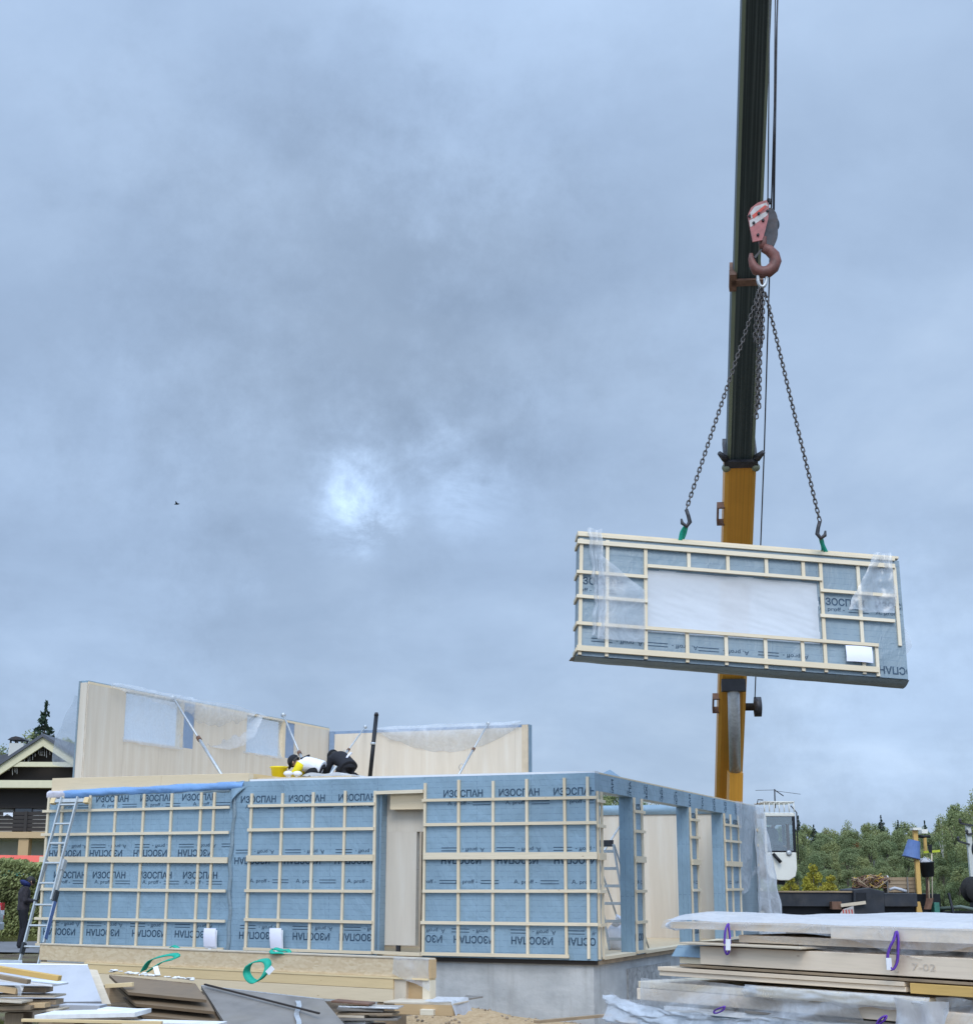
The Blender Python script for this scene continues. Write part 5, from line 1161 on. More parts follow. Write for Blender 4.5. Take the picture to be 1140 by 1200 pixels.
mb = MB(); mb.prism([at(x, y, 40.0) for x, y in [(984, 1072), (988, 1066), (1000, 1062), (1001, 1072)]], (0, .05, 0), 'stripe_white'); wb_ = K(mb, 'warning_board')
for i in range(4):
    x = 987 + i * 3.4; mb = MB(); mb.prism([at(x + dx, y, 39.99) for dx, y in [(0, 1066.5), (1.3, 1066), (2.2, 1071.5), (.9, 1071.5)]], (0, .004, 0), 'stripe_red'); mb.build('stripe', wb_)
mb = MB(); cbx(mb, 975, 1057, 986, 1066, 40.05, 40.35, 'rust'); K(mb, 'hinge_bracket')
mb = MB(); cbx(mb, 1072.5, 971, 1077.5, 1048, 40.5, 40.63, 'orange_beam', 2); K(mb, 'stanchion')
mb = MB(); cbx(mb, 1070, 970, 1079.5, 973, 40.4, 40.75, 'cab_white'); K(mb, 'stanchion_cap')
mb = MB(); cbx(mb, 1083, 980, 1086, 1000, 41.2, 41.3, 'orange_beam', 2); cbx(mb, 1080, 972, 1087, 977, 41.1, 41.4, 'cab_white'); K(mb, 'work_lamp')
mb = MB(); mb.prism([at(x, y, 40.45) for x, y in [(1074, 1057), (1078, 1057), (1081, 1070), (1074, 1070)]], (0, .1, 0), 'orange_beam'); K(mb, 'stanchion_foot')
# things stowed on the carrier
t = thing('bucket', at(1067, 1007, 40.45), 'blue bucket hanging upside down on the orange stanchion of the crane', 'bucket')
mb = MB(); c = at(1067.5, 1006, 40.6); ax = (at(1071, 985, 40.6) - c).normalized(); mb.lathe(c, [(.235, 0), (.245, .02), (.23, .03), (.16, .47), (.0, .48)], 'plastic_blue', 20, ax); mb.build('body', t)
mb = MB(); mb.tube([c + Vector((-.2, -.05, .0)), c + Vector((0, -.12, -.10)), c + Vector((.2, -.05, 0))], .01, 'dark_steel', 5); mb.build('handle', t)
t = thing('bucket', at(1087, 1030, 40.45), 'black bucket hanging tilted to the right of the orange stanchion of the crane', 'bucket')
c = at(1087.5, 1028, 40.7); ax = (at(1085.5, 1013, 40.7) - c).normalized(); mb = MB(); mb.lathe(c, [(.0, .02), (.16, .0), (.20, .36), (.215, .36), (.215, .39), (.18, .39), (.14, .03)], 'plastic_black', 20, ax, False); mb.build('body', t)
mb = MB(); mb.tube([c + ax * .36 + Vector((-.2, 0, 0)), c + ax * .5 + Vector((-.05, -.05, .02)), c + ax * .36 + Vector((.2, 0, 0))], .01, 'steel_grey', 5); mb.build('handle', t)
mb = MB(); mb.lathe(at(1084, 1012, 41.0), [(.2, -.03), (.22, .0), (.12, .12), (.05, .14)], 'grey_board', 16); tag(mb.build('washbowl'), 'grey bowl turned over above the black bucket on the crane', 'bowl')
mb = MB(); mb.tube([at(1080, 981, 40.8) + Vector((.20 * math.cos(i / 16 * 6.283), .2 * math.sin(i / 16 * 6.283), .01 * (i % 3))) for i in range(16)], .035, 'rubber', 8, closed=True); tag(mb.build('hose_coil'), 'dark coil of hose hung near the top of the orange stanchion', 'hose')
def tool(name, p0, p1, r, mat, hp_, label, cat):
    t = thing(name, p0, label, cat); mb = MB(); mb.tube([p0, p1], r, mat, 8); mb.build('shaft', t)
    hp_(t); return t
def blade(t):
    c = at(1089, 1058, 40.35); mb = MB()
    mb.grid(lambda u, v: at(1083.5 + 8.5 * u + 3 * v - 1.2, 1066 - 13 * v, 40.35 + .05 * math.sin(u * 3.1)), 8, 8, 'rust'); mb.build('blade', t)
tool('shovel', at(1089, 1062, 40.45), at(1087, 1005, 40.9), .02, 'old_wood', blade, 'rusty square shovel leaning against the back of the crane', 'shovel')
def brush(t):
    mb = MB(); mb.beam(at(1082, 999, 41.0), at(1101, 997.5, 41.0), .06, .06, 'lime'); mb.build('brush_head', t)
    mb = MB(); mb.prism([at(x, y, 40.95) for x, y in [(1087, 990), (1092, 990), (1092, 1000), (1088.5, 999)]], (0, .03, 0), 'black_steel'); mb.build('bracket', t)
tool('broom', at(1092.5, 1060, 40.9), at(1091.5, 997, 41.0), .018, 'pale_board', brush, 'broom with a lime green head standing at the back of the crane', 'broom')
def fork(t): mb = MB(); mb.beam(at(1085, 1058, 41.0), at(1085, 1064, 41.0), .12, .02, 'rust'); mb.build('blade', t)
tool('spade', at(1085.5, 1062, 41.0), at(1086.5, 1028, 41.1), .03, 'rust', fork, 'brown handled spade behind the rusty square shovel on the crane', 'spade')
t = thing('wooden_crate', at(1055, 1047, 40.9), 'old wooden slatted crate on the rear of the crane', 'crate')
for i in range(4):
    mb = MB(); cbx(mb, 1039.5, 1028.5 + i * 4.5, 1073, 1032.3 + i * 4.5, 40.75, 40.79, 'old_wood'); mb.build('slat', t)
for x in (1039.2, 1063, 1072.5):
    mb = MB(); cbx(mb, x, 1028, x + 1.5, 1046.8, 40.70, 40.745, 'dark_board'); mb.build('post', t)
mb = MB(); cbx(mb, 1040, 1030, 1072, 1046.8, 40.80, 41.3, 'old_wood', 0); mb.build('inner_box', t)
mb = MB(); mb.tube([at(x, y, 40.5) for x, y in [(1042, 1043), (1048, 1041), (1056, 1043), (1062, 1045)]], .04, 'grey_board', 6); tag(mb.build('pipe'), 'bent grey pipe lying in front of the wooden crate on the crane', 'pipe')
mb = MB(); rnd = random.Random(3)
for j in range(26):
    c = at(1020 + rnd.uniform(-13, 15), 1041, 40.6 + rnd.uniform(0, .7)); pts = []
    for i in range(12):
        a_ = i / 11 * 6.28 * 1.4; pts.append(c + Vector((rnd.uniform(.16, .3) * math.cos(a_), .2 * math.sin(a_), max(.0, .12 + .19 * math.sin(a_ * 1.3 + j) + rnd.uniform(0, .1)) * (1 - abs(c.x - at(1021, 1041, 41).x) * 1.1))))
    mb.tube(pts, .017, ['rope_yellow', 'rust', 'old_wood', 'rust'][j % 4], 5)
tag(mb.build('rope_pile'), 'tangled pile of yellow and brown ropes on the black box of the crane', 'rope pile', kind='stuff')
mb = MB(); mb.tube([at(1036.5, 1036, 40.9), at(1038, 1029, 40.9), at(1040, 1027, 40.9)], [.07, .06, .04], 'white_paint', 8); tag(mb.build('bottle'), 'white plastic bottle beside the wooden crate on the crane', 'bottle')
mb = MB(); mb.tube([at(1097, 1066, 40.6), at(1126, 1063, 40.2), at(1140, 1066, 40.1)], .045, 'pipe_green', 8); tag(mb.build('pipe'), 'long dull green pipe jutting right from the back of the crane', 'pipe')
mb = MB(); cbx(mb, 1095, 1058, 1101, 1072, 40.3, 40.6, 'green_paint'); K(mb, 'pipe_bracket')
mb = MB(); mb.beam(at(1111.5, 1047, 40.3), at(1117.5, 1073, 40.3), .08, .05, 'truck_black'); K(mb, 'support_stay')
mb = MB(); mb.beam(at(1104, 1071, 40.4), at(1160, 1070.5, 40.4), .1, .12, 'black_steel'); K(mb, 'tow_bar')
t = thing('cable_drum', at(1139, 1076, 40.1), 'black round cable drum at the right edge behind the wrapped stack', 'cable drum')
mb = MB(); mb.lathe(at(1142, 1043, 40.5), [(.10, -.15), (.34, -.14), (.34, -.11), (.2, -.10), (.2, .10), (.34, .11), (.34, .14), (.1, .15)], 'rubber', 32, Vector((.25, -.97, 0))); mb.build('drum', t)
mb = MB(); mb.beam(at(1142.5, 1043, 40.5), at(1143, 1073, 40.5), .3, .2, 'black_steel'); mb.build('stand', t)
mb = MB(); mb.ball(at(1144, 996, 41.2), (.12, .2, .24), 'black_steel', 12, 8); mb.tube([at(1144, 993, 41.2), at(1143, 1040, 41.2)], .04, 'black_steel', 8); tag(mb.build('rear_mirror'), 'black rounded mirror on a stalk at the right edge above the drum', 'mirror')

# ------------------------------------------------------------------ people
def skin_obj(name, nodes, edges, mat, parent, root, sub=2):
    keys = list(nodes); off = parent_world(parent) if parent is not None else Vector(nodes[root][0])
    me = bpy.data.meshes.new(name); me.from_pydata([Vector(nodes[k][0]) - off for k in keys], [(keys.index(a), keys.index(b_)) for a, b_ in edges], [])
    o = bpy.data.objects.new(name, me); COL.objects.link(o)
    sk = o.modifiers.new('skin', 'SKIN'); sk.branch_smoothing = .5
    for i, k in enumerate(keys):
        d = me.skin_vertices[0].data[i]; r = nodes[k][1]; d.radius = (r, r) if not isinstance(r, tuple) else r; d.use_root = (k == root)
    sb_ = o.modifiers.new('sub', 'SUBSURF'); sb_.levels = sub; sb_.render_levels = sub
    dg = bpy.context.evaluated_depsgraph_get(); dg.update(); nm = bpy.data.meshes.new_from_object(o.evaluated_get(dg)); o.modifiers.clear(); o.data = nm; bpy.data.meshes.remove(me); nm.name = name
    nm.materials.clear(); nm.materials.append(MATS[mat]); nm.polygons.foreach_set('use_smooth', [True] * len(nm.polygons))
    if parent is not None: o.parent = parent; o['_w'] = tuple(off)
    else: o.location = off; o['_w'] = tuple(off)
    return o
STAND = dict(pelvis=(0, 0, .95), waist=(0, 0, 1.10), chest=(0, .0, 1.30), nb=(0, 0, 1.44), neck=(0, .015, 1.51), head=(0, .03, 1.60), crown=(0, .02, 1.68), jaw=(0, .085, 1.565), nose=(0, .125, 1.60),
    shL=(-.175, 0, 1.41), elL=(-.22, -.03, 1.13), wrL=(-.17, .16, 1.02), shR=(.175, 0, 1.41), elR=(.22, -.03, 1.13), wrR=(.16, .18, 1.02),
    hipL=(-.09, 0, .90), knL=(-.10, .03, .50), anL=(-.105, -.02, .09), toeL=(-.12, .14, .035), hipR=(.09, 0, .90), knR=(.10, .03, .50), anR=(.105, -.02, .09), toeR=(.12, .14, .035))
def person(base, yaw_, pose, label, top, legs, hat=None, hair='hair', group=None, extra=None, hood=None):
    J = dict(STAND); J.update(pose); ca, sa_ = math.cos(yaw_), math.sin(yaw_); base = Vector(base)
    Wp = lambda p: base + Vector((ca * p[0] - sa_ * p[1], sa_ * p[0] + ca * p[1], p[2]))
    j = {k: Wp(v) for k, v in J.items()}
    RAD = dict(pelvis=.13, waist=.115, chest=.13, nb=.075, neck=.05, head=.082, crown=.065, jaw=.05, nose=.014, shL=.06, elL=.04, wrL=.027, shR=.06, elR=.04, wrR=.027, hipL=.085, knL=.055, anL=.04, toeL=.03, hipR=.085, knR=.055, anR=.04, toeR=.03)
    nd = {k: (j[k], RAD[k]) for k in RAD}
    ed = [('pelvis', 'waist'), ('waist', 'chest'), ('chest', 'nb'), ('nb', 'neck'), ('neck', 'head'), ('head', 'crown'), ('head', 'jaw'), ('jaw', 'nose'), ('chest', 'shL'), ('shL', 'elL'), ('elL', 'wrL'), ('chest', 'shR'), ('shR', 'elR'), ('elR', 'wrR'),
          ('pelvis', 'hipL'), ('hipL', 'knL'), ('knL', 'anL'), ('anL', 'toeL'), ('pelvis', 'hipR'), ('hipR', 'knR'), ('knR', 'anR'), ('anR', 'toeR')]
    fwd = Wp((0, 1, 0)) - base
    for s in 'LR':      # palm, four fingers and a thumb
        d = (j['wr' + s] - j['el' + s]).normalized(); sd0 = d.cross(fwd).normalized() if d.cross(fwd).length > .1 else d.cross(EZ).normalized(); cu = sd0.cross(d).normalized() * -1
        pm = j['wr' + s] + d * .055; nd['pm' + s] = (pm, .03); ed.append(('wr' + s, 'pm' + s))
        for i, (o_, l_) in enumerate(((-.030, .065), (-.010, .078), (.010, .074), (.030, .058))):
            a_ = pm + d * .035 + sd0 * o_; b_ = a_ + d * l_ * .55 + cu * .012; c_ = b_ + d * l_ * .3 + cu * .03
            for k, p, r in (('a', a_, .0105), ('b', b_, .0095), ('c', c_, .008)): nd['f%s%d%s' % (s, i, k)] = (p, r)
            ed += [('pm' + s, 'f%s%da' % (s, i)), ('f%s%da' % (s, i), 'f%s%db' % (s, i)), ('f%s%db' % (s, i), 'f%s%dc' % (s, i))]
        th_ = pm - d * .01 - sd0 * .035; nd['t' + s] = (th_, .012); nd['u' + s] = (th_ + d * .045 - sd0 * .012 + cu * .015, .009); ed += [('pm' + s, 't' + s), ('t' + s, 'u' + s)]
    body = skin_obj('person', nd, ed, 'skin', None, 'pelvis'); tag(body, label, 'person', group)
    up_ = (j['crown'] - j['neck']).normalized(); face = (j['jaw'] - j['head']); face = (face - up_ * face.dot(up_)).normalized(); sd1 = face.cross(up_).normalized()
    for s in (-1, 1):
        mb = MB(); mb.ball(j['head'] + face * .078 + sd1 * s * .032 + up_ * .022, .012, 'black_cloth', 8, 6); mb.build('eye', body)
        mb = MB(); mb.ball(j['head'] + sd1 * s * .084, (.014, .022, .032), 'skin', 8, 6); mb.build('ear', body)
    mb = MB(); mb.ball(j['jaw'] + face * .043 - up_ * .008, (.022, .008, .006), 'lamp_red' if False else 'rust', 8, 6); mb.build('mouth', body)
    def cap(r, mat, lo, name, brim=0, shift=.0):
        mb = MB(); c = j['head'] + up_ * (.01 + shift) - face * .012
        def fn(u, v):
            a_ = u * 6.2832; e = lo + (1.57 - lo) * v; rr = r * (1 + .03 * fbm((math.cos(a_) * 2, math.sin(a_) * 2, v * 2), 2)); return c + (sd1 * math.cos(a_) * .92 + face * math.sin(a_) * 1.08) * (rr * math.cos(e)) + up_ * (rr * 1.05 * math.sin(e))
        mb.grid(fn, 18, 8, mat)
        if brim: mb.grid(lambda u, v: c + up_ * .02 + sd1 * (math.cos(u * 3.1416) * (r * .9)) + face * (math.sin(u * 3.1416) * (r * .6 + (brim) * v) + .03) - up_ * .03 * v * math.sin(u * 3.14), 12, 4, mat)
        return mb.build(name, body)
    cap(.108, hair, -.25, 'hair')
    if hat: cap(.118, hat, .05, 'cap', .085, .02)
    def cloth(name, ks, es, mat, k=1.0, add=.018):
        n2 = {a_: (nd[a_][0], nd[a_][1] * k + add) for a_ in ks}; return skin_obj(name, n2, es, mat, body, ks[0])
    E_ = lambda ks: [e for e in ed if e[0] in ks and e[1] in ks]
    lat = (Wp((1, 0, 0)) - base)
    def rings(mb, path, mat, n=16):
        # loft of ellipses (point, half width along lat, half depth)
        b0 = len(mb.v)
        for i, (p, w_, d_) in enumerate(path):
            t_ = (path[min(i + 1, len(path) - 1)][0] - path[max(i - 1, 0)][0]).normalized(); l_ = (lat - t_ * lat.dot(t_)).normalized(); f_ = t_.cross(l_)
            for q_ in range(n): an = 6.28319 * q_ / n; mb.v.append(p + l_ * (math.cos(an) * w_) + f_ * (math.sin(an) * d_))
        for i in range(len(path) - 1):
            for q_ in range(n): r_ = (q_ + 1) % n; mb.face((b0 + i * n + q_, b0 + i * n + r_, b0 + (i + 1) * n + r_, b0 + (i + 1) * n + q_), mat, None, True)
        mb.face([b0 + q_ for q_ in range(n)][::-1], mat); e = b0 + (len(path) - 1) * n; mb.face([e + q_ for q_ in range(n)], mat)
    def fuse(mb, name, vox=.016):
        o = mb.build(name, body); r_ = o.modifiers.new('fuse', 'REMESH'); r_.mode = 'VOXEL'; r_.voxel_size = vox; r_.use_smooth_shade = True
        sm_ = o.modifiers.new('soft', 'SMOOTH'); sm_.iterations = 4; sm_.factor = .5
        dg = bpy.context.evaluated_depsgraph_get(); dg.update(); nm = bpy.data.meshes.new_from_object(o.evaluated_get(dg)); o.modifiers.clear(); om = o.data; o.data = nm; bpy.data.meshes.remove(om); nm.name = name
        nm.polygons.foreach_set('use_smooth', [True] * len(nm.polygons)); return o
    mb = MB(); dn = (j['pelvis'] - j['waist']).normalized()
    rings(mb, [(j['pelvis'] + dn * .06, .185, .145), (j['pelvis'], .185, .145), (j['waist'], .175, .135), (j['chest'], .20, .150), (j['chest'].lerp(j['nb'], .6), .185, .13), (j['nb'], .10, .10), (j['nb'].lerp(j['neck'], .4), .075, .075)], top)
    for s in 'LR': mb.tube([j['chest'].lerp(j['sh' + s], .7), j['sh' + s], j['sh' + s].lerp(j['el' + s], .5), j['el' + s], j['el' + s].lerp(j['wr' + s], .55), j['wr' + s]], [.08, .085, .07, .062, .055, .045], top, 12)
    fuse(mb, 'jacket')
    mb = MB(); rings(mb, [(j['waist'], .155, .115), (j['pelvis'], .168, .128), ((j['hipL'] + j['hipR']) / 2 + dn * .02, .165, .125)], legs)
    for s in 'LR': mb.tube([j['pelvis'].lerp(j['hip' + s], .8), j['hip' + s], j['hip' + s].lerp(j['kn' + s], .5), j['kn' + s], j['kn' + s].lerp(j['an' + s], .5), j['an' + s] + (j['an' + s] - j['kn' + s]).normalized() * .03], [.10, .105, .088, .070, .065, .062], legs, 12)
    fuse(mb, 'trousers')
    def cloth(name, ks, es, mat, k=1.0, add=.018):
        sd_k = ks[0][-1]; mb = MB(); mb.tube([j['sh' + sd_k], j['sh' + sd_k].lerp(j['el' + sd_k], .5), j['el' + sd_k], j['el' + sd_k].lerp(j['wr' + sd_k], .6)], [.088, .078, .070, .060], mat, 12); return mb.build(name, body)
    for s in 'LR':
        A_, T_ = j['an' + s], j['toe' + s]; f_ = (T_ - A_); mb = MB(); he = A_ - f_.normalized() * .03; he.z = min(A_.z, T_.z + .02)
        mb.tube([he, he.lerp(T_, .5), T_, T_ + f_.normalized() * .04], [.045, .05, .045, .025], 'black_cloth', 12); mb.tube([A_ + (j['kn' + s] - A_).normalized() * .06, A_, he.lerp(T_, .15)], [.05, .052, .045], 'black_cloth', 12); fuse(mb, 'shoe', .012)
    if hood:
        mb = MB(); c = j['neck'] - face * .04 - up_ * .0
        mb.grid(lambda u, v: c + (sd1 * math.cos(u * 6.283) * 1.05 + face * math.sin(u * 6.283)) * (.10 + .045 * math.sin(v * 3.14) ) + up_ * (-.06 + .12 * v) - face * .03 * math.sin(v * 3.1), 18, 8, hood); mb.build('hood', body)
    if extra: extra(body, j, Wp, cloth, E_, nd)
    return body
pb = at(35, 1107, 37)
struct_z = gz(pb.x, pb.y)
person((pb.x - .22, pb.y, struct_z + .035), R(-65), dict(neck=(0, .06, 1.49), head=(0, .13, 1.565), crown=(0, .15, 1.645), jaw=(0, .165, 1.51), nose=(0, .215, 1.53), nb=(0, .02, 1.43), elL=(-.24, .0, 1.13), wrL=(-.14, .2, 1.12), elR=(.24, .0, 1.13), wrR=(.12, .22, 1.12), knR=(.12, .06, .5), anR=(.13, -.04, .09)),
    'standing person in dark jacket with navy hood looking down beside the ladder', 'dark_cloth', 'black_cloth', hood='navy_cloth', hat=None)
def crouch(px, y, label, top, legs, dz, hat, extra=None, yaw_=None, group=None, k=1.0, lift=0.0):
    x = front(px, 900, y)[0]; b0 = W(x, y, 3.085 + dz)
    P_ = dict(pelvis=(0, -.02, .27), waist=(0, .12, .32), chest=(0, .30, .345), nb=(0, .42, .36), neck=(0, .48, .375), head=(0, .56, .385), crown=(0, .60, .455), jaw=(0, .595, .335), nose=(0, .645, .325),
        shL=(-.17, .36, .34), elL=(-.22, .46, .16), wrL=(-.16, .60, .06), shR=(.17, .36, .34), elR=(.22, .44, .16), wrR=(.15, .62, .06),
        hipL=(-.09, .0, .24), knL=(-.13, .30, .07), anL=(-.11, -.12, .07), toeL=(-.11, -.24, .04), hipR=(.09, .0, .24), knR=(.13, .30, .07), anR=(.11, -.12, .07), toeR=(.11, -.24, .04))
    P_ = {a: (v[0] * k, v[1] * k, v[2] * k + (lift if a in ('chest', 'nb', 'neck', 'head', 'crown', 'jaw', 'nose', 'shL', 'shR') else lift * .5 if a == 'waist' else 0)) for a, v in P_.items()}
    return person(b0, yaw_ if yaw_ is not None else R(78), P_, label, top, legs, hat, group=group, extra=extra)
def vest(body, j, Wp, cloth, E_, nd):
    for s in 'LR':
        ks = ['sh' + s, 'el' + s, 'wr' + s]; cloth('sleeve', ks, E_(ks), 'yellow_cloth', 1.0, .028)
    mb = MB(); mb.tube([j['shL'] + Vector((0, 0, .09)), j['chest'] + Vector((.05, 0, .165)), j['shR'] + Vector((.02, 0, .09)), j['shR'] + Vector((.05, -.02, -.05))], .022, 'black_cloth', 6); mb.build('strap', body)
def strap(body, j, Wp, cloth, E_, nd):
    mb = MB(); mb.tube([j['waist'] + Vector((.03, -.14, .02)), j['waist'] + Vector((.08, -.09, .11)), j['waist'] + Vector((.12, .02, .16))], .022, 'paper', 6); mb.build('strap', body)
crouch(374, 1.6, 'crouching worker in white jacket with yellow sleeves bent over the deck', 'white_cloth', 'black_cloth', -.03, 'black_cloth', vest, group='workers crouching on the upper deck', k=.87)
crouch(407, 1.9, 'crouching worker in black clothes and black hat with a pale strap', 'black_cloth', 'black_cloth', -.0, 'black_cloth', strap, group='workers crouching on the upper deck', k=.90, yaw_=R(38), lift=.09)
bx_, _, bz_ = front(327, 903, 1.5)
t = thing('tub', W(bx_, 1.5, 3.09), 'yellow plastic tub on the deck beside the worker in white', 'tub')
mb = MB(); mb.lathe(W(bx_, 1.5, 3.09), [(.0, .0), (.125, .0), (.155, .20), (.17, .205), (.17, .23), (.145, .23), (.12, .02), (.0, .02)], 'plastic_yellow', 24, EZ, False); mb.build('body', t)
for s in (-1, 1):
    mb = MB(); mb.tube([W(bx_ + s * .155, 1.5 - .05, 3.30), W(bx_ + s * .20, 1.5, 3.31), W(bx_ + s * .155, 1.5 + .05, 3.30)], .010, 'plastic_yellow', 6); mb.build('handle', t)
q = front(348, 908, 1.2); t = thing('glove_pair', W(q[0], 1.2, 3.09), 'pale work gloves lying before the worker in white', 'gloves'); 
for i in range(2):
    mb = MB(); mb.ball(W(q[0] + .14 * i - .16, 1.15 + .1 * i, 3.16), (.09, .06, .05), 'white_cloth', 10, 6); mb.build('glove', t)
ob_ = at(904, 1000, CY + .9)
person((ob_.x + .02, CY + .72, a.z - .10), R(-115), dict(pelvis=(0, .0, .92), waist=(0, .0, 1.08), hipL=(-.09, .06, .90), knL=(-.12, .45, .88), anL=(-.12, .42, .46), toeL=(-.12, .56, .42), hipR=(.09, .06, .90), knR=(.12, .45, .88), anR=(.12, .42, .46), toeR=(.12, .56, .42), wrL=(-.14, .30, 1.0), wrR=(.14, .30, 1.0)),
    'crane operator in grey clothes sitting behind the cab window', 'grey_cloth', 'dark_cloth')

# ------------------------------------------------------------------ vegetation
def tree_mesh(kind, h, seed, leafmat, n, lsize, barkmat='bark'):
    """returns (trunk MB, crown MB) standing at the origin"""
    rn = random.Random(seed); tr = MB(); cw = MB()
    def lf(p, s):
        a_ = Vector((rn.gauss(0, 1), rn.gauss(0, 1), rn.gauss(0, 1))).normalized(); b_ = a_.orthogonal().normalized(); c_ = a_.cross(b_); an = rn.uniform(0, 6.28); b2 = b_ * math.cos(an) + c_ * math.sin(an); c2 = a_.cross(b2)
        cw.poly([p - b2 * s, p + c2 * s * .45, p + b2 * s, p - c2 * s * .45], leafmat)
    if kind == 'spruce':
        tr.tube([(0, 0, -.3), (0, 0, h * .5), (0, 0, h * .98)], [h * .016, h * .010, h * .002], barkmat, 7)
        z = h * .12; rows = int(26); per = max(3, n // (rows * 7 * 6))
        for i in range(rows):
            k = i / (rows - 1); z = h * (.10 + .88 * k); R_ = h * (.30 if seed == 11 else .235) * (1 - k) ** .85 + .05
            for j in range(rn.randint(6, 9)):
                an = rn.uniform(0, 6.28); rr = R_ * rn.uniform(.65, 1.12); drop = rr * rn.uniform(.25, .5); e = Vector((math.cos(an) * rr, math.sin(an) * rr, z - drop + rr * .12 * k))
                s0 = Vector((0, 0, z)); 
                if R_ > .4 and j < 4: tr.tube([s0, s0.lerp(e, .6), e], [h * .003, h * .002, .004], barkmat, 4, False)
                for q in range(max(4, int(n * (R_ / (h * .19)) / (rows * 4.5)))):
                    t_ = rn.uniform(.15, 1); p = s0.lerp(e, t_); p.z += rn.gauss(0, .035 * h * .25) - .1 * lsize; p += Vector((rn.gauss(0, 1), rn.gauss(0, 1), 0)) * (.10 * rr * (1.1 - t_ * .6)); lf(p, lsize * rn.uniform(.7, 1.2))
        for q in range(20): lf(Vector((rn.gauss(0, .04), rn.gauss(0, .04), h * rn.uniform(.94, 1.0))), lsize * .5)
    else:
        wd = h * (.30 if kind == 'round' else .17); zb = h * (.14 if kind == 'round' else .08)
        tr.tube([(0, 0, -.3), (h * .01, 0, h * .35), (-h * .01, h * .01, h * .85)], [h * .02, h * .014, h * .004], barkmat, 7)
        cl = []
        for i in range(26 if kind == 'round' else 30):
            k = rn.random() ** .8; z = zb + (h - zb) * (.08 + .90 * k); env = wd * (math.sin(min(1, (1 - k) * 1.25 + .06) * 1.57)) * (1 if k > .12 else .7)
            an = rn.uniform(0, 6.28); rr = env * rn.uniform(.25, .95); c = Vector((math.cos(an) * rr, math.sin(an) * rr, z)); cl.append((c, h * rn.uniform(.055, .12) * (1.15 - .5 * k)))
            if i < 14: b0 = Vector((0, 0, z * .72)); tr.tube([b0, b0.lerp(c, .5) + Vector((0, 0, h * .01)), c], [h * .006, h * .004, h * .0015], barkmat, 5, False)
        tot = sum(r * r for _, r in cl)
        for c, r in cl:
            for q in range(int(n * r * r / tot)):
                d = Vector((rn.gauss(0, 1), rn.gauss(0, 1), rn.gauss(0, .8))); d = d.normalized() * r * rn.random() ** .42; lf(c + d, lsize * rn.uniform(.6, 1.3))
    return tr, cw
PROTO = {}
def proto(key, kind, h, seed, leafmat, n, lsize, bark='bark'):
    tr, cw = tree_mesh(kind, h, seed, leafmat, n, lsize, bark); PROTO[key] = (tr, cw, h)
PM = {}
def plant(name, key, x, y, z, sc, label, cat='tree', group=None):
    tr, cw, h = PROTO[key]; r = bpy.data.objects.new(name, None); COL.objects.link(r); r.location = (x, y, z); r.scale = (sc, sc, sc * random.uniform(.94, 1.06)); r.rotation_euler = (0, 0, random.uniform(0, 6.28)); r['_w'] = (0, 0, 0)
    tag(r, label, cat, group)
    if key not in PM:
        a_ = tr.build('trunk', r); b_ = cw.build('crown', r); PM[key] = (a_, b_)
    else:
        for o in PM[key]: c = o.copy(); COL.objects.link(c); c.parent = r
    return r
proto('birch', 'slim', 11, 1, 'leaf_mid', 7600, .10, 'birch_bark'); proto('alder', 'round', 10, 2, 'leaf_green', 9000, .105); proto('aspen', 'round', 9, 3, 'leaf_mid', 8400, .10); proto('willow', 'round', 7, 4, 'leaf_green', 7800, .09)
proto('spruce', 'spruce', 13, 5, 'needle', 5200, .17); proto('bush', 'round', 4, 6, 'leaf_yellow', 3600, .10); proto('rust', 'round', 6, 8, 'leaf_rust', 2600, .10); proto('tall_spruce', 'spruce', 11, 11, 'needle', 5600, .16)
rn = random.Random(21)
FG = 'trees of the mixed wood behind the crane'
FL = {'birch': 'slim light green birch like tree in the wood behind the crane', 'alder': 'broad dark green leafy tree in the wood behind the crane', 'aspen': 'rounded mid green tree in the wood behind the crane', 'willow': 'low dense green tree at the front of the wood behind the crane', 'spruce': 'dark pointed spruce rising from the wood behind the crane'}
def top_y(px):       # skyline of the wood, in picture rows
    pts = [(640, 930), (700, 924), (745, 930), (780, 946), (820, 958), (900, 966), (960, 969), (1010, 965), (1060, 968), (1090, 964), (1110, 954), (1140, 938), (1200, 925)]
    for (a_, b_), (c, d) in zip(pts, pts[1:]):
        if a_ <= px <= c: return b_ + (d - b_) * (px - a_) / (c - a_)
    return 930
def wood_row(Y, px0, px1, step, keys, frac, scat):
    px = px0
    while px < px1:
        x_ = px + rn.uniform(-.3, .3) * step; yy = Y + rn.uniform(-scat, scat); P0 = at(x_, 1031, yy); zt_ = at(x_, 1031 + (top_y(x_) - 1031) * frac * rn.uniform(.88, 1.04), yy).z; key = rn.choice(keys); z0 = gz(P0.x, yy) - .1
        plant('spruce' if key == 'spruce' else 'tree', key, P0.x, yy, z0, max(.3, (zt_ - z0) / PROTO[key][2]), FL[key], 'tree', FG); px += step * rn.uniform(.8, 1.25)
wood_row(165, 690, 1190, 19, ['birch', 'aspen', 'birch', 'spruce', 'aspen'], 1.0, 8); wood_row(150, 690, 1190, 19, ['birch', 'alder', 'aspen'], .93, 6)
wood_row(132, 680, 1190, 21, ['alder', 'aspen', 'birch', 'alder'], .78, 5); wood_row(140, 680, 1190, 17, ['aspen', 'alder'], .86, 5); wood_row(122, 690, 1190, 17, ['willow', 'alder', 'aspen'], .64, 4); wood_row(108, 700, 1190, 19, ['willow', 'alder', 'aspen'], .42, 3); wood_row(98, 700, 1190, 19, ['willow'], .22, 2)
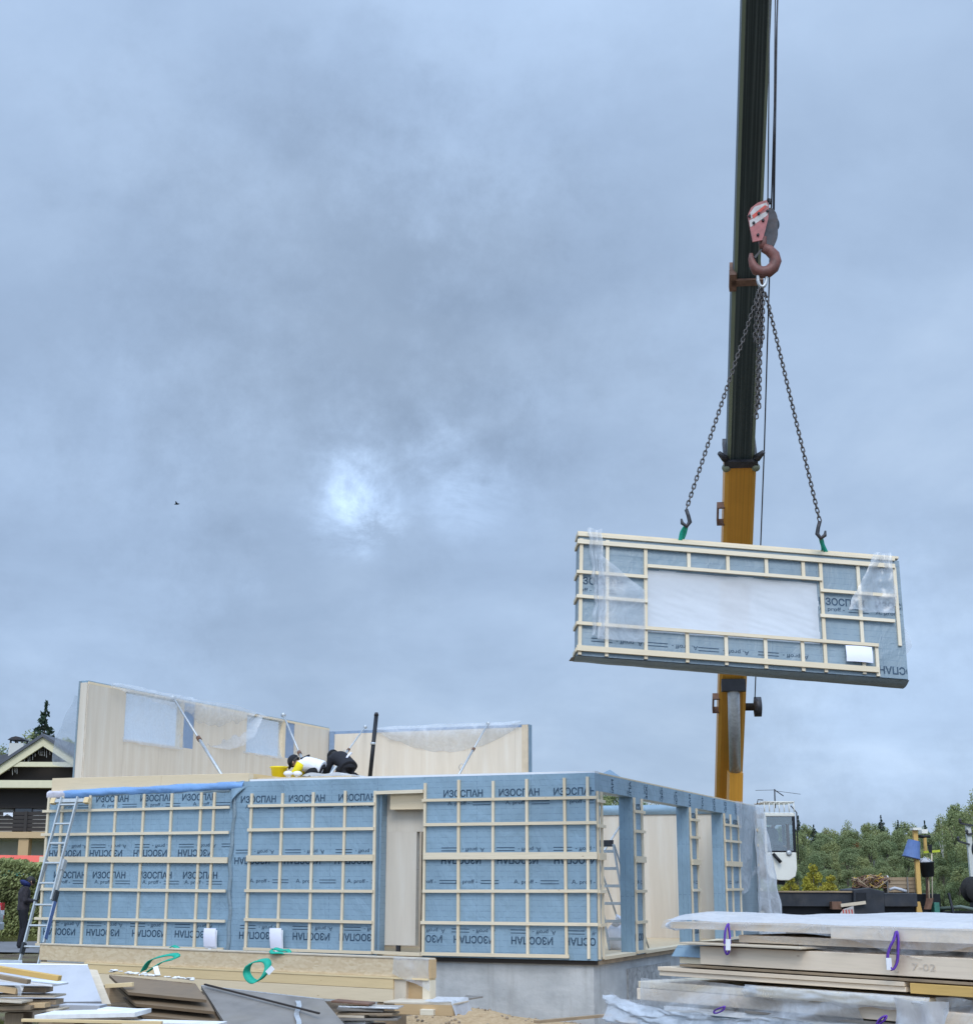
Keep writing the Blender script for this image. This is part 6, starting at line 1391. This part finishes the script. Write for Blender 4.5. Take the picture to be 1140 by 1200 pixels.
for px, tp, Y in ((935, 958, 160), (953, 964, 158), (1017, 960, 160), (1032, 959, 159), (1052, 963, 162), (1083, 961, 155)):
    p = at(px, tp, Y); z0 = gz(p.x, Y); plant('spruce', 'spruce', p.x, Y, z0, (p.z - z0) / 13, FL['spruce'], 'tree', FG)
for px, tp, Y, key in ((1102, 958, 112, 'birch'), (1118, 952, 108, 'aspen'), (1131, 941, 104, 'birch'), (1143, 931, 102, 'birch'), (1138, 962, 96, 'aspen'), (1165, 925, 104, 'birch'), (1160, 968, 92, 'willow')):
    p = at(px, tp, Y); z0 = gz(p.x, Y); plant('tree', key, p.x, Y, z0, (p.z - z0) / PROTO[key][2], FL[key], 'tree', FG)
for px, tp, Y, lb in ((952, 1019, 70, 'yellow autumn bush beside the crane cab at the foot of the wood'), (925, 1026, 71, 'yellow green bush just under the crane cab at the foot of the wood'), (972, 1028, 73, 'small yellowing bush at the right of the yellow autumn bush')):
    p = at(px, tp, Y); z0 = gz(p.x, Y); plant('bush', 'bush', p.x, Y, z0, (p.z - z0) / 4, lb, 'bush')
p = at(1003, 988, 128); plant('tree', 'rust', p.x, 128, gz(p.x, 128), (p.z - gz(p.x, 128)) / 6, 'small rust red tree in the middle of the green wood')
for px, tp, Y, lb in ((54, 831, 76, 'dark spruce with a sharp top behind the chalet gable'),):
    p = at(px, tp, Y); plant('spruce', 'tall_spruce', p.x, Y, .3, (p.z - .3) / 11, lb)
for px, tp, Y, key, lb in ((36, 858, 74, 'birch', 'thin leaved tree left of the spruce behind the chalet'), (3, 868, 80, 'birch', 'pale leafy tree at the left edge behind the chalet chimney'), (77, 862, 84, 'aspen', 'small green tree right of the spruce behind the chalet'), (12, 878, 82, 'rust', 'low brownish tree behind the chalet chimney')):
    p = at(px, tp, Y); plant('tree', key, p.x, Y, .3, (p.z - .3) / PROTO[key][2], lb)
# hedge
def leaf_box(name, fn, n, s, mat, seed, tilt_=None):
    r_ = random.Random(seed); mb = MB()
    for i in range(n):
        p = Vector(fn(r_)); a_ = Vector((r_.gauss(0, 1), r_.gauss(0, 1), r_.gauss(0, 1))).normalized(); b_ = a_.orthogonal().normalized(); c_ = a_.cross(b_); q = s * r_.uniform(.6, 1.3)
        mb.poly([p - b_ * q, p + c_ * q * .5, p + b_ * q, p - c_ * q * .5], mat)
    return mb
hx0, hx1, hY = at(-60, 1060, 43).x, at(66, 1060, 43).x, 43; hz1 = at(20, 1012, 43).z
def hedge_pt(r_):
    x = r_.uniform(hx0, hx1); f = r_.random(); bumpy = .16 * fbm((x, 1, 1), 1.4) + .08 * fbm((x, 4, 2), 4)
    if f < .55: z = r_.uniform(.25, hz1); return (x, hY - .05 + .22 * fbm((x, z, 2), 1.6) + .1 * fbm((x, z, 7), 5) + r_.uniform(0, .25), z + bumpy * z / hz1)
    if f < .8: y = r_.uniform(0, 1.1); return (x, hY + y, hz1 + bumpy + r_.uniform(-.2, .05))
    return (x, hY + r_.uniform(.1, 1.1), r_.uniform(.2, hz1))
t = thing('hedge', ((hx0 + hx1) / 2, hY + .5, gz(-15, 43)), 'clipped green hedge along the road behind the standing person', 'hedge')
leaf_box('foliage', hedge_pt, 15000, .055, 'hedge_leaf', 4).build('foliage', t)
mb = MB(); mb.wb(hx0 + .1, hx1 - .1, hY + .35, hY + .8, .2, hz1 - .35, 'twig'); mb.build('branches', t)
# grass
def grass_pt(x0, x1, y0, y1, n, h, seed, mask):
    r_ = random.Random(seed); mb = MB(); k = 0
    while k < n:
        x, y = r_.uniform(x0, x1), r_.uniform(y0, y1)
        if not mask(x, y): k += .2; continue
        z = gz(x, y); hh_ = h * r_.uniform(.5, 1.3); d = Vector((r_.gauss(0, .4), r_.gauss(0, .4), 1)) * hh_; s = Vector((r_.uniform(-1, 1), r_.uniform(-1, 1), 0)).normalized() * .006
        mb.poly([(x - s.x, y - s.y, z - .01), (x + s.x, y + s.y, z - .01), Vector((x, y, z)) + d], 'grass_blade'); k += 1
    return mb
o = grass_pt(-7.5, -4.8, 15.5, 20.5, 9000, .07, 3, lambda x, y: fbm((x, y, 5), .8) > -.12).build('grass'); tag(o, 'short yellow green grass around the left offcut pile', 'grass', kind='stuff')
o = grass_pt(-20, -9.6, 40.9, 43.2, 9000, .12, 5, lambda x, y: True).build('grass'); tag(o, 'grass verge between the road and the hedge', 'grass', kind='stuff')
mb = MB(); r_ = random.Random(9)
for i in range(420):
    x, y = r_.uniform(-5.4, -1.2), r_.uniform(17.6, 20.2); z = gz(x, y) + .01; an = r_.uniform(0, 3.14); l = r_.uniform(.03, .16); d = Vector((math.cos(an), math.sin(an), r_.uniform(-.05, .35))) * l
    mb.beam(Vector((x, y, z)), Vector((x, y, z)) + d, .012 + .02 * r_.random(), .008, r_.choice(['twig', 'chips', 'chips', 'pale_board', 'old_wood']))
tag(mb.build('wood_chips'), 'wood chips and twigs strewn on the soil under the leaning boards', 'wood chips', kind='stuff')
mb = MB(); r_ = random.Random(19)
for i in range(700):
    x, y = r_.uniform(-1.6, 4.0), r_.uniform(19.5, 24); z = gz(x, y); mb.ball((x, y, z), r_.uniform(.008, .03), 'chips', 5, 3)
tag(mb.build('pebbles'), 'small clods and pebbles scattered on the sand by the foundation', 'pebbles', kind='stuff')
mb = MB(); r_ = random.Random(29)
for i in range(900):
    x, y = r_.uniform(-11.5, -8.2), r_.uniform(27.2, 30.5); z = gz(x, y); an = r_.uniform(0, 3.14); l = r_.uniform(.05, .2); d = Vector((math.cos(an), math.sin(an), r_.uniform(-.1, .5))) * l; mb.beam(Vector((x, y, z)), Vector((x, y, z)) + d, .012, .008, r_.choice(['twig', 'chips', 'pale_board']))
tag(mb.build('dry_twigs'), 'dry twigs and straw heaped by the foot of the ladder', 'twigs', kind='stuff')

# ------------------------------------------------------------------ chalet, fence, car, pole, bird
CYH = 55.0
ch0 = at(51, 975, CYH)
chal = thing('chalet', (ch0.x, CYH + 4, .3), 'cream and dark wood chalet with gable roof and balcony behind the hedge', 'house')
Q = lambda mb, name, parent=chal, bevel=0: mb.build(name, parent, bevel=bevel)
def qx(mb, px0, py0, px1, py1, y0, y1, mat, uax=None):
    a_ = at(px0, py1, y0); b_ = at(px1, py0, y0); pm_ = (py0 + py1) / 2; mb.wb(at(px0, pm_, y0).x, at(px1, pm_, y0).x, y0, y1, a_.z, b_.z, mat, uax)
apex = at(51, 861, CYH); eL_ = at(-66, 938, CYH); eR_ = at(168, 938, CYH)
DEP = 11
def rafter(p, q, w, mat, y0, dp, dz=0):
    mb = MB(); d = (q - p).normalized(); n = Vector((-d.z, 0, d.x)); n = n if n.z < 0 else -n; p = Vector((p.x, y0, p.z + dz)); q = Vector((q.x, y0, q.z + dz)); mb.prism([p, q, q + n * w, Vector((p.x, y0, p.z - w / max(.3, abs(n.z))))], (0, dp, 0), mat); return mb
for e in (eL_, eR_):
    Q(rafter(apex, e, .30, 'cream_trim', CYH - .01, .12, -.06), 'barge_board'); mb = rafter(apex, e, .10, 'roof_dark', CYH - .12, DEP, .03); Q(mb, 'roof')
mb = MB(); qx(mb, 8, 893.5, 170, 898.5, CYH + .02, CYH + .25, 'cream_trim'); Q(mb, 'tie_beam')
mb = MB(); mb.prism([at(43, 873, CYH + .01), at(51, 867, CYH + .01), at(60, 873, CYH + .01)], (0, .1, 0), 'cream_trim'); Q(mb, 'gable_plate')
mb = MB(); y = CYH + .75; mb.prism([Vector((apex.x, y, apex.z - .4)), Vector((eL_.x + .3, y, eL_.z + .15)), Vector((eL_.x + .3, y, eL_.z - .25)), Vector((eR_.x - .3, y, eR_.z - .25)), Vector((eR_.x - .3, y, eR_.z + .15))], (0, .2, 0), 'dark_wood'); Q(mb, 'gable_wall')
mb = MB(); qx(mb, -70, 915, 172, 923, CYH - .05, CYH + .74, 'cream_trim'); Q(mb, 'ledge')
mb = MB(); qx(mb, -66, 922, 168, 985, CYH + 1.0, CYH + 9, 'stucco'); Q(mb, 'wall')
mb = MB(); qx(mb, -66, 985, 168, 1060, CYH + 1.4, CYH + 9, 'stucco'); Q(mb, 'wall')
mb = MB(); qx(mb, 17, 927, 37, 975, CYH + .93, CYH + .99, 'dark_glass'); dr = Q(mb, 'balcony_door'); mb = MB(); qx(mb, 16, 926, 17.2, 975, CYH + .90, CYH + .99, 'dark_wood'); mb.build('frame', dr)
mb = MB(); qx(mb, 38, 930, 52, 951, CYH + .94, CYH + .99, 'grey_board'); Q(mb, 'window')
mb = MB(); qx(mb, 37, 927, 38, 975, CYH + .90, CYH + .99, 'dark_wood'); Q(mb, 'door_post')
for i in range(5):
    mb = MB(); qx(mb, -66, 952 + i * 4.6, 160, 955.2 + i * 4.6, CYH + .05, CYH + .10, 'dark_wood'); Q(mb, 'balcony_rail')
for x in (-40, -5, 28, 60, 95):
    mb = MB(); qx(mb, x, 951, x + 3.5, 976, CYH + .0, CYH + .049, 'dark_wood'); Q(mb, 'balcony_post')
mb = MB(); qx(mb, -66, 975.5, 160, 982, CYH - .1, CYH + 2.0, 'tan_wood'); Q(mb, 'balcony_floor')
for x in (-34, 19, 75):
    mb = MB(); qx(mb, x, 982, x + 12, 1060, CYH - .02, CYH + .4, 'tan_wood', 2); Q(mb, 'column')
mb = MB(); a_ = at(11, 897, CYH + 5); mb.wb(at(10, 880, CYH + 4.5).x, at(27, 880, CYH + 4.5).x, CYH + 4.5, CYH + 5.3, a_.z - 1.2, at(10, 871, CYH + 4.5).z, 'stucco'); cn = Q(mb, 'chimney')
c0 = at(10, 871, CYH + 4.5); c1 = at(27, 871, CYH + 4.5)
for x in (c0.x + .03, (c0.x + c1.x) / 2, c1.x - .09):
    for yy in (CYH + 4.55, CYH + 5.2): mb = MB(); mb.wb(x, x + .06, yy, yy + .06, c0.z, c0.z + .13, 'dark_steel'); mb.build('cowl_post', cn)
mb = MB(); z = c0.z + .13; xa, xb = c0.x - .04, c1.x + .04; mb.prism([(xa, CYH + 4.45, z), (xb, CYH + 4.45, z), (xb - .15, CYH + 4.45, z + .1), ((xa + xb) / 2, CYH + 4.45, z + .14), (xa + .15, CYH + 4.45, z + .1)], (0, .9, 0), 'dark_steel'); mb.build('cowl', cn)
mb = MB(); p, q = at(-66, 898, CYH + 6), at(10, 877.5, CYH + 6); mb.prism([Vector((p.x, CYH + 6, p.z)), Vector((q.x + 1, CYH + 6, at(10, 877.5, CYH + 6).z)), Vector((q.x + 1, CYH + 6, p.z - 1)), Vector((p.x, CYH + 6, p.z - 1))], (0, 4, 0), 'roof_dark'); Q(mb, 'side_roof')
r_ = random.Random(5)
for row, (xa, xb, yf) in enumerate(((16, 86, lambda x: 873 + abs(x - 51) * .62 + 3), (0, 20, lambda x: 899))):
    mb = MB(); x = xa
    while x < xb:
        y0 = yf(x); l = r_.uniform(3, 10); y1 = min(y0 + l, 893 if row == 0 else 914)
        if y1 > y0 + 1: mb.tube([at(x, y0, CYH + .35), at(x + r_.uniform(-.3, .3), y1, CYH + .35)], .012, 'white_paint', 4)
        x += r_.uniform(2, 4.5)
    tag(mb.build('icicle_lights'), ['string of unlit icicle lights hanging in the chalet gable', 'string of unlit icicle lights under the left eave of the chalet'][row], 'fairy lights', kind='stuff')
t = thing('towel', at(10, 955, CYH - .05), 'white grey towel hung over the chalet balcony rail', 'towel'); mb = MB(); mb.grid(lambda u, v: at(4 + 11 * u, 952.5 + 6 * v * (.3 + abs(u - .4)), CYH - .04), 10, 6, 'white_cloth'); mb.build('cloth', t)
fY = 46
t = thing('fence', (at(0, 1010, fY).x, fY, .3), 'low green fence with a bright red sloping cover above the hedge', 'fence')
mb = MB(); p0 = at(-60, 1001.5, fY); p1 = at(60, 1003, fY); q0 = at(-60, 1008.5, fY); q1 = at(60, 1011, fY)
mb.hexa([Vector((q0.x, fY, q0.z)), Vector((q1.x, fY, q1.z)), Vector((q0.x, fY + .9, q0.z)), Vector((q1.x, fY + .9, q1.z)), Vector((p0.x, fY + .15, p0.z)), Vector((p1.x, fY + .15, p1.z)), Vector((p0.x, fY + .75, p0.z)), Vector((p1.x, fY + .75, p1.z))], 'roof_red', 0); mb.build('red_cover', t)
mb = MB(); mb.wb(q0.x, q1.x, fY + .1, fY + .16, .4, q1.z - .001, 'green_paint', 0); mb.build('fence_panel', t)
for i in range(5):
    x = q0.x + i * (q1.x - q0.x) / 4; mb = MB(); mb.wb(x - .05, x + .05, fY + .02, fY + .099, .3, q1.z - .002, 'steel_grey'); mb.build('post', t)
# parked car, only its tail shows at the left edge
cR = at(5, 1062, 40.35); cx = cR.x; cy = 38.6; cz = gz(cx, cy) + .04
car = thing('parked_car', (cx - 2.1, cy + .9, cz), 'silver car with red tail lamp cut by the left edge in front of the hedge', 'car')
sidep = [(0, .32), (.02, .62), (-.02, .95), (-.12, 1.02), (-.42, 1.40), (-.65, 1.48), (-2.1, 1.48), (-2.9, 1.02), (-3.9, .88), (-4.2, .7), (-4.25, .3)]
mb = MB(); mb.prism([Vector((cx + x, cy, cz + z)) for x, z in sidep], (0, 1.75, 0), 'car_silver'); mb.build('body', car, bevel=.06)
mb = MB(); mb.prism([Vector((cx + x, cy - .012, cz + z)) for x, z in [(-.3, 1.05), (-.55, 1.38), (-2.05, 1.40), (-2.7, 1.03)]], (0, .011, 0), 'dark_glass'); mb.build('side_window', car)
for y in (cy - .01, cy + 1.51):
    mb = MB(); mb.wb(cx - .13, cx + .012, y, y + .25, cz + .80, cz + .99, 'lamp_red'); mb.wb(cx - .10, cx + .014, y, y + .25, cz + .58, cz + .67, 'lamp_red'); mb.wb(cx - .12, cx + .010, y, y + .25, cz + .67, cz + .80, 'white_paint'); mb.build('tail_lamp', car)
mb = MB(); mb.prism([Vector((cx - .08, cy + .2, cz + 1.03)), Vector((cx - .38, cy + .25, cz + 1.36)), Vector((cx - .38, cy + 1.5, cz + 1.36)), Vector((cx - .08, cy + 1.55, cz + 1.03))], (.012, 0, .008), 'dark_glass'); mb.build('rear_window', car)
for x in (-.75, -3.35):
    for y in (cy - .02, cy + 1.57):
        mb = MB(); c = Vector((cx + x, y + .2, cz + .31)); mb.lathe(c, [(.18, 0), (.29, .01), (.31, .05), (.31, .17), (.28, .2), (.15, .2)], 'rubber', 24, Vector((0, -1, 0))); wl = mb.build('wheel', car); mb = MB(); mb.lathe(c + Vector((0, -.2, 0)), [(.2, 0), (.2, .01), (.05, .02)], 'alu', 16, Vector((0, -1, 0))); mb.build('rim', wl)
mb = MB(); mb.wb(cx - .2, cx + .06, cy + .05, cy + 1.7, cz + .3, cz + .5, 'car_silver'); mb.build('bumper', car, bevel=.03)
# utility pole
uY = 85; p1 = at(1134, 968, uY); p0 = Vector((p1.x + .1, uY, gz(p1.x, uY)))
t = thing('utility_pole', p0, 'pale concrete utility pole with cross arms at the right before the wood', 'utility pole')
mb = MB(); mb.beam(p0 - EZ * .3, p1, .26, .26, 'pole_concrete'); mb.build('pole', t)
mb = MB(); mb.beam(Vector((p1.x + 2.2, uY + .3, gz(p1.x, uY))), at(1135.5, 1000, uY + .3), .2, .2, 'pole_concrete'); mb.build('strut', t)
for (a_, b_) in (((1125, 965), (1146, 969)), ((1123, 986), (1136, 990)), ((1133, 978), (1146, 977))):
    mb = MB(); mb.beam(at(*a_, uY - .2), at(*b_, uY - .2), .1, .1, 'dark_steel'); arm = mb.build('cross_arm', t)
    c = at(*a_, uY - .2); mb = MB(); mb.lathe(c, [(.05, 0), (.09, .06), (.06, .12), (.10, .18), (.04, .26)], 'dark_steel', 10); mb.build('insulator', arm)
bp_ = at(207, 591, 80)
t = thing('bird', bp_, 'tiny dark bird gliding in the sky left of the bright gap', 'bird')
mb = MB(); mb.tube([bp_ + Vector((-.14, 0, 0)), bp_ + Vector((-.04, 0, .02)), bp_ + Vector((.08, 0, .02)), bp_ + Vector((.16, 0, .03))], [.008, .045, .04, .012], 'black_cloth', 8); mb.build('body', t)
for s in (-1, 1):
    mb = MB(); mb.hexa([bp_ + Vector(v) for v in ((-.05, s * .02, .02), (.07, s * .02, .02), (-.02, s * .30, .09), (.03, s * .30, .09), (-.05, s * .02, .03), (.07, s * .02, .03), (-.02, s * .30, .095), (.03, s * .30, .095))], 'black_cloth'); mb.build('wing', t)
# bags inside the side opening
q = front(722, 1100, 3.9); t = thing('bag', W(q[0], 3.9, 0), 'white plastic sack standing inside the first side opening', 'sack')
mb = MB(); mb.ball(W(q[0], 3.9, .22), (.19, .14, .26), 'white_cloth', 14, 10); mb.tube([W(q[0], 3.9, .42), W(q[0] + .03, 3.9, .52), W(q[0] + .08, 3.9, .58)], [.10, .05, .09], 'white_cloth', 10); mb.build('sack_body', t)
for o in bpy.data.objects:
    if '_w' in o.keys(): del o['_w']
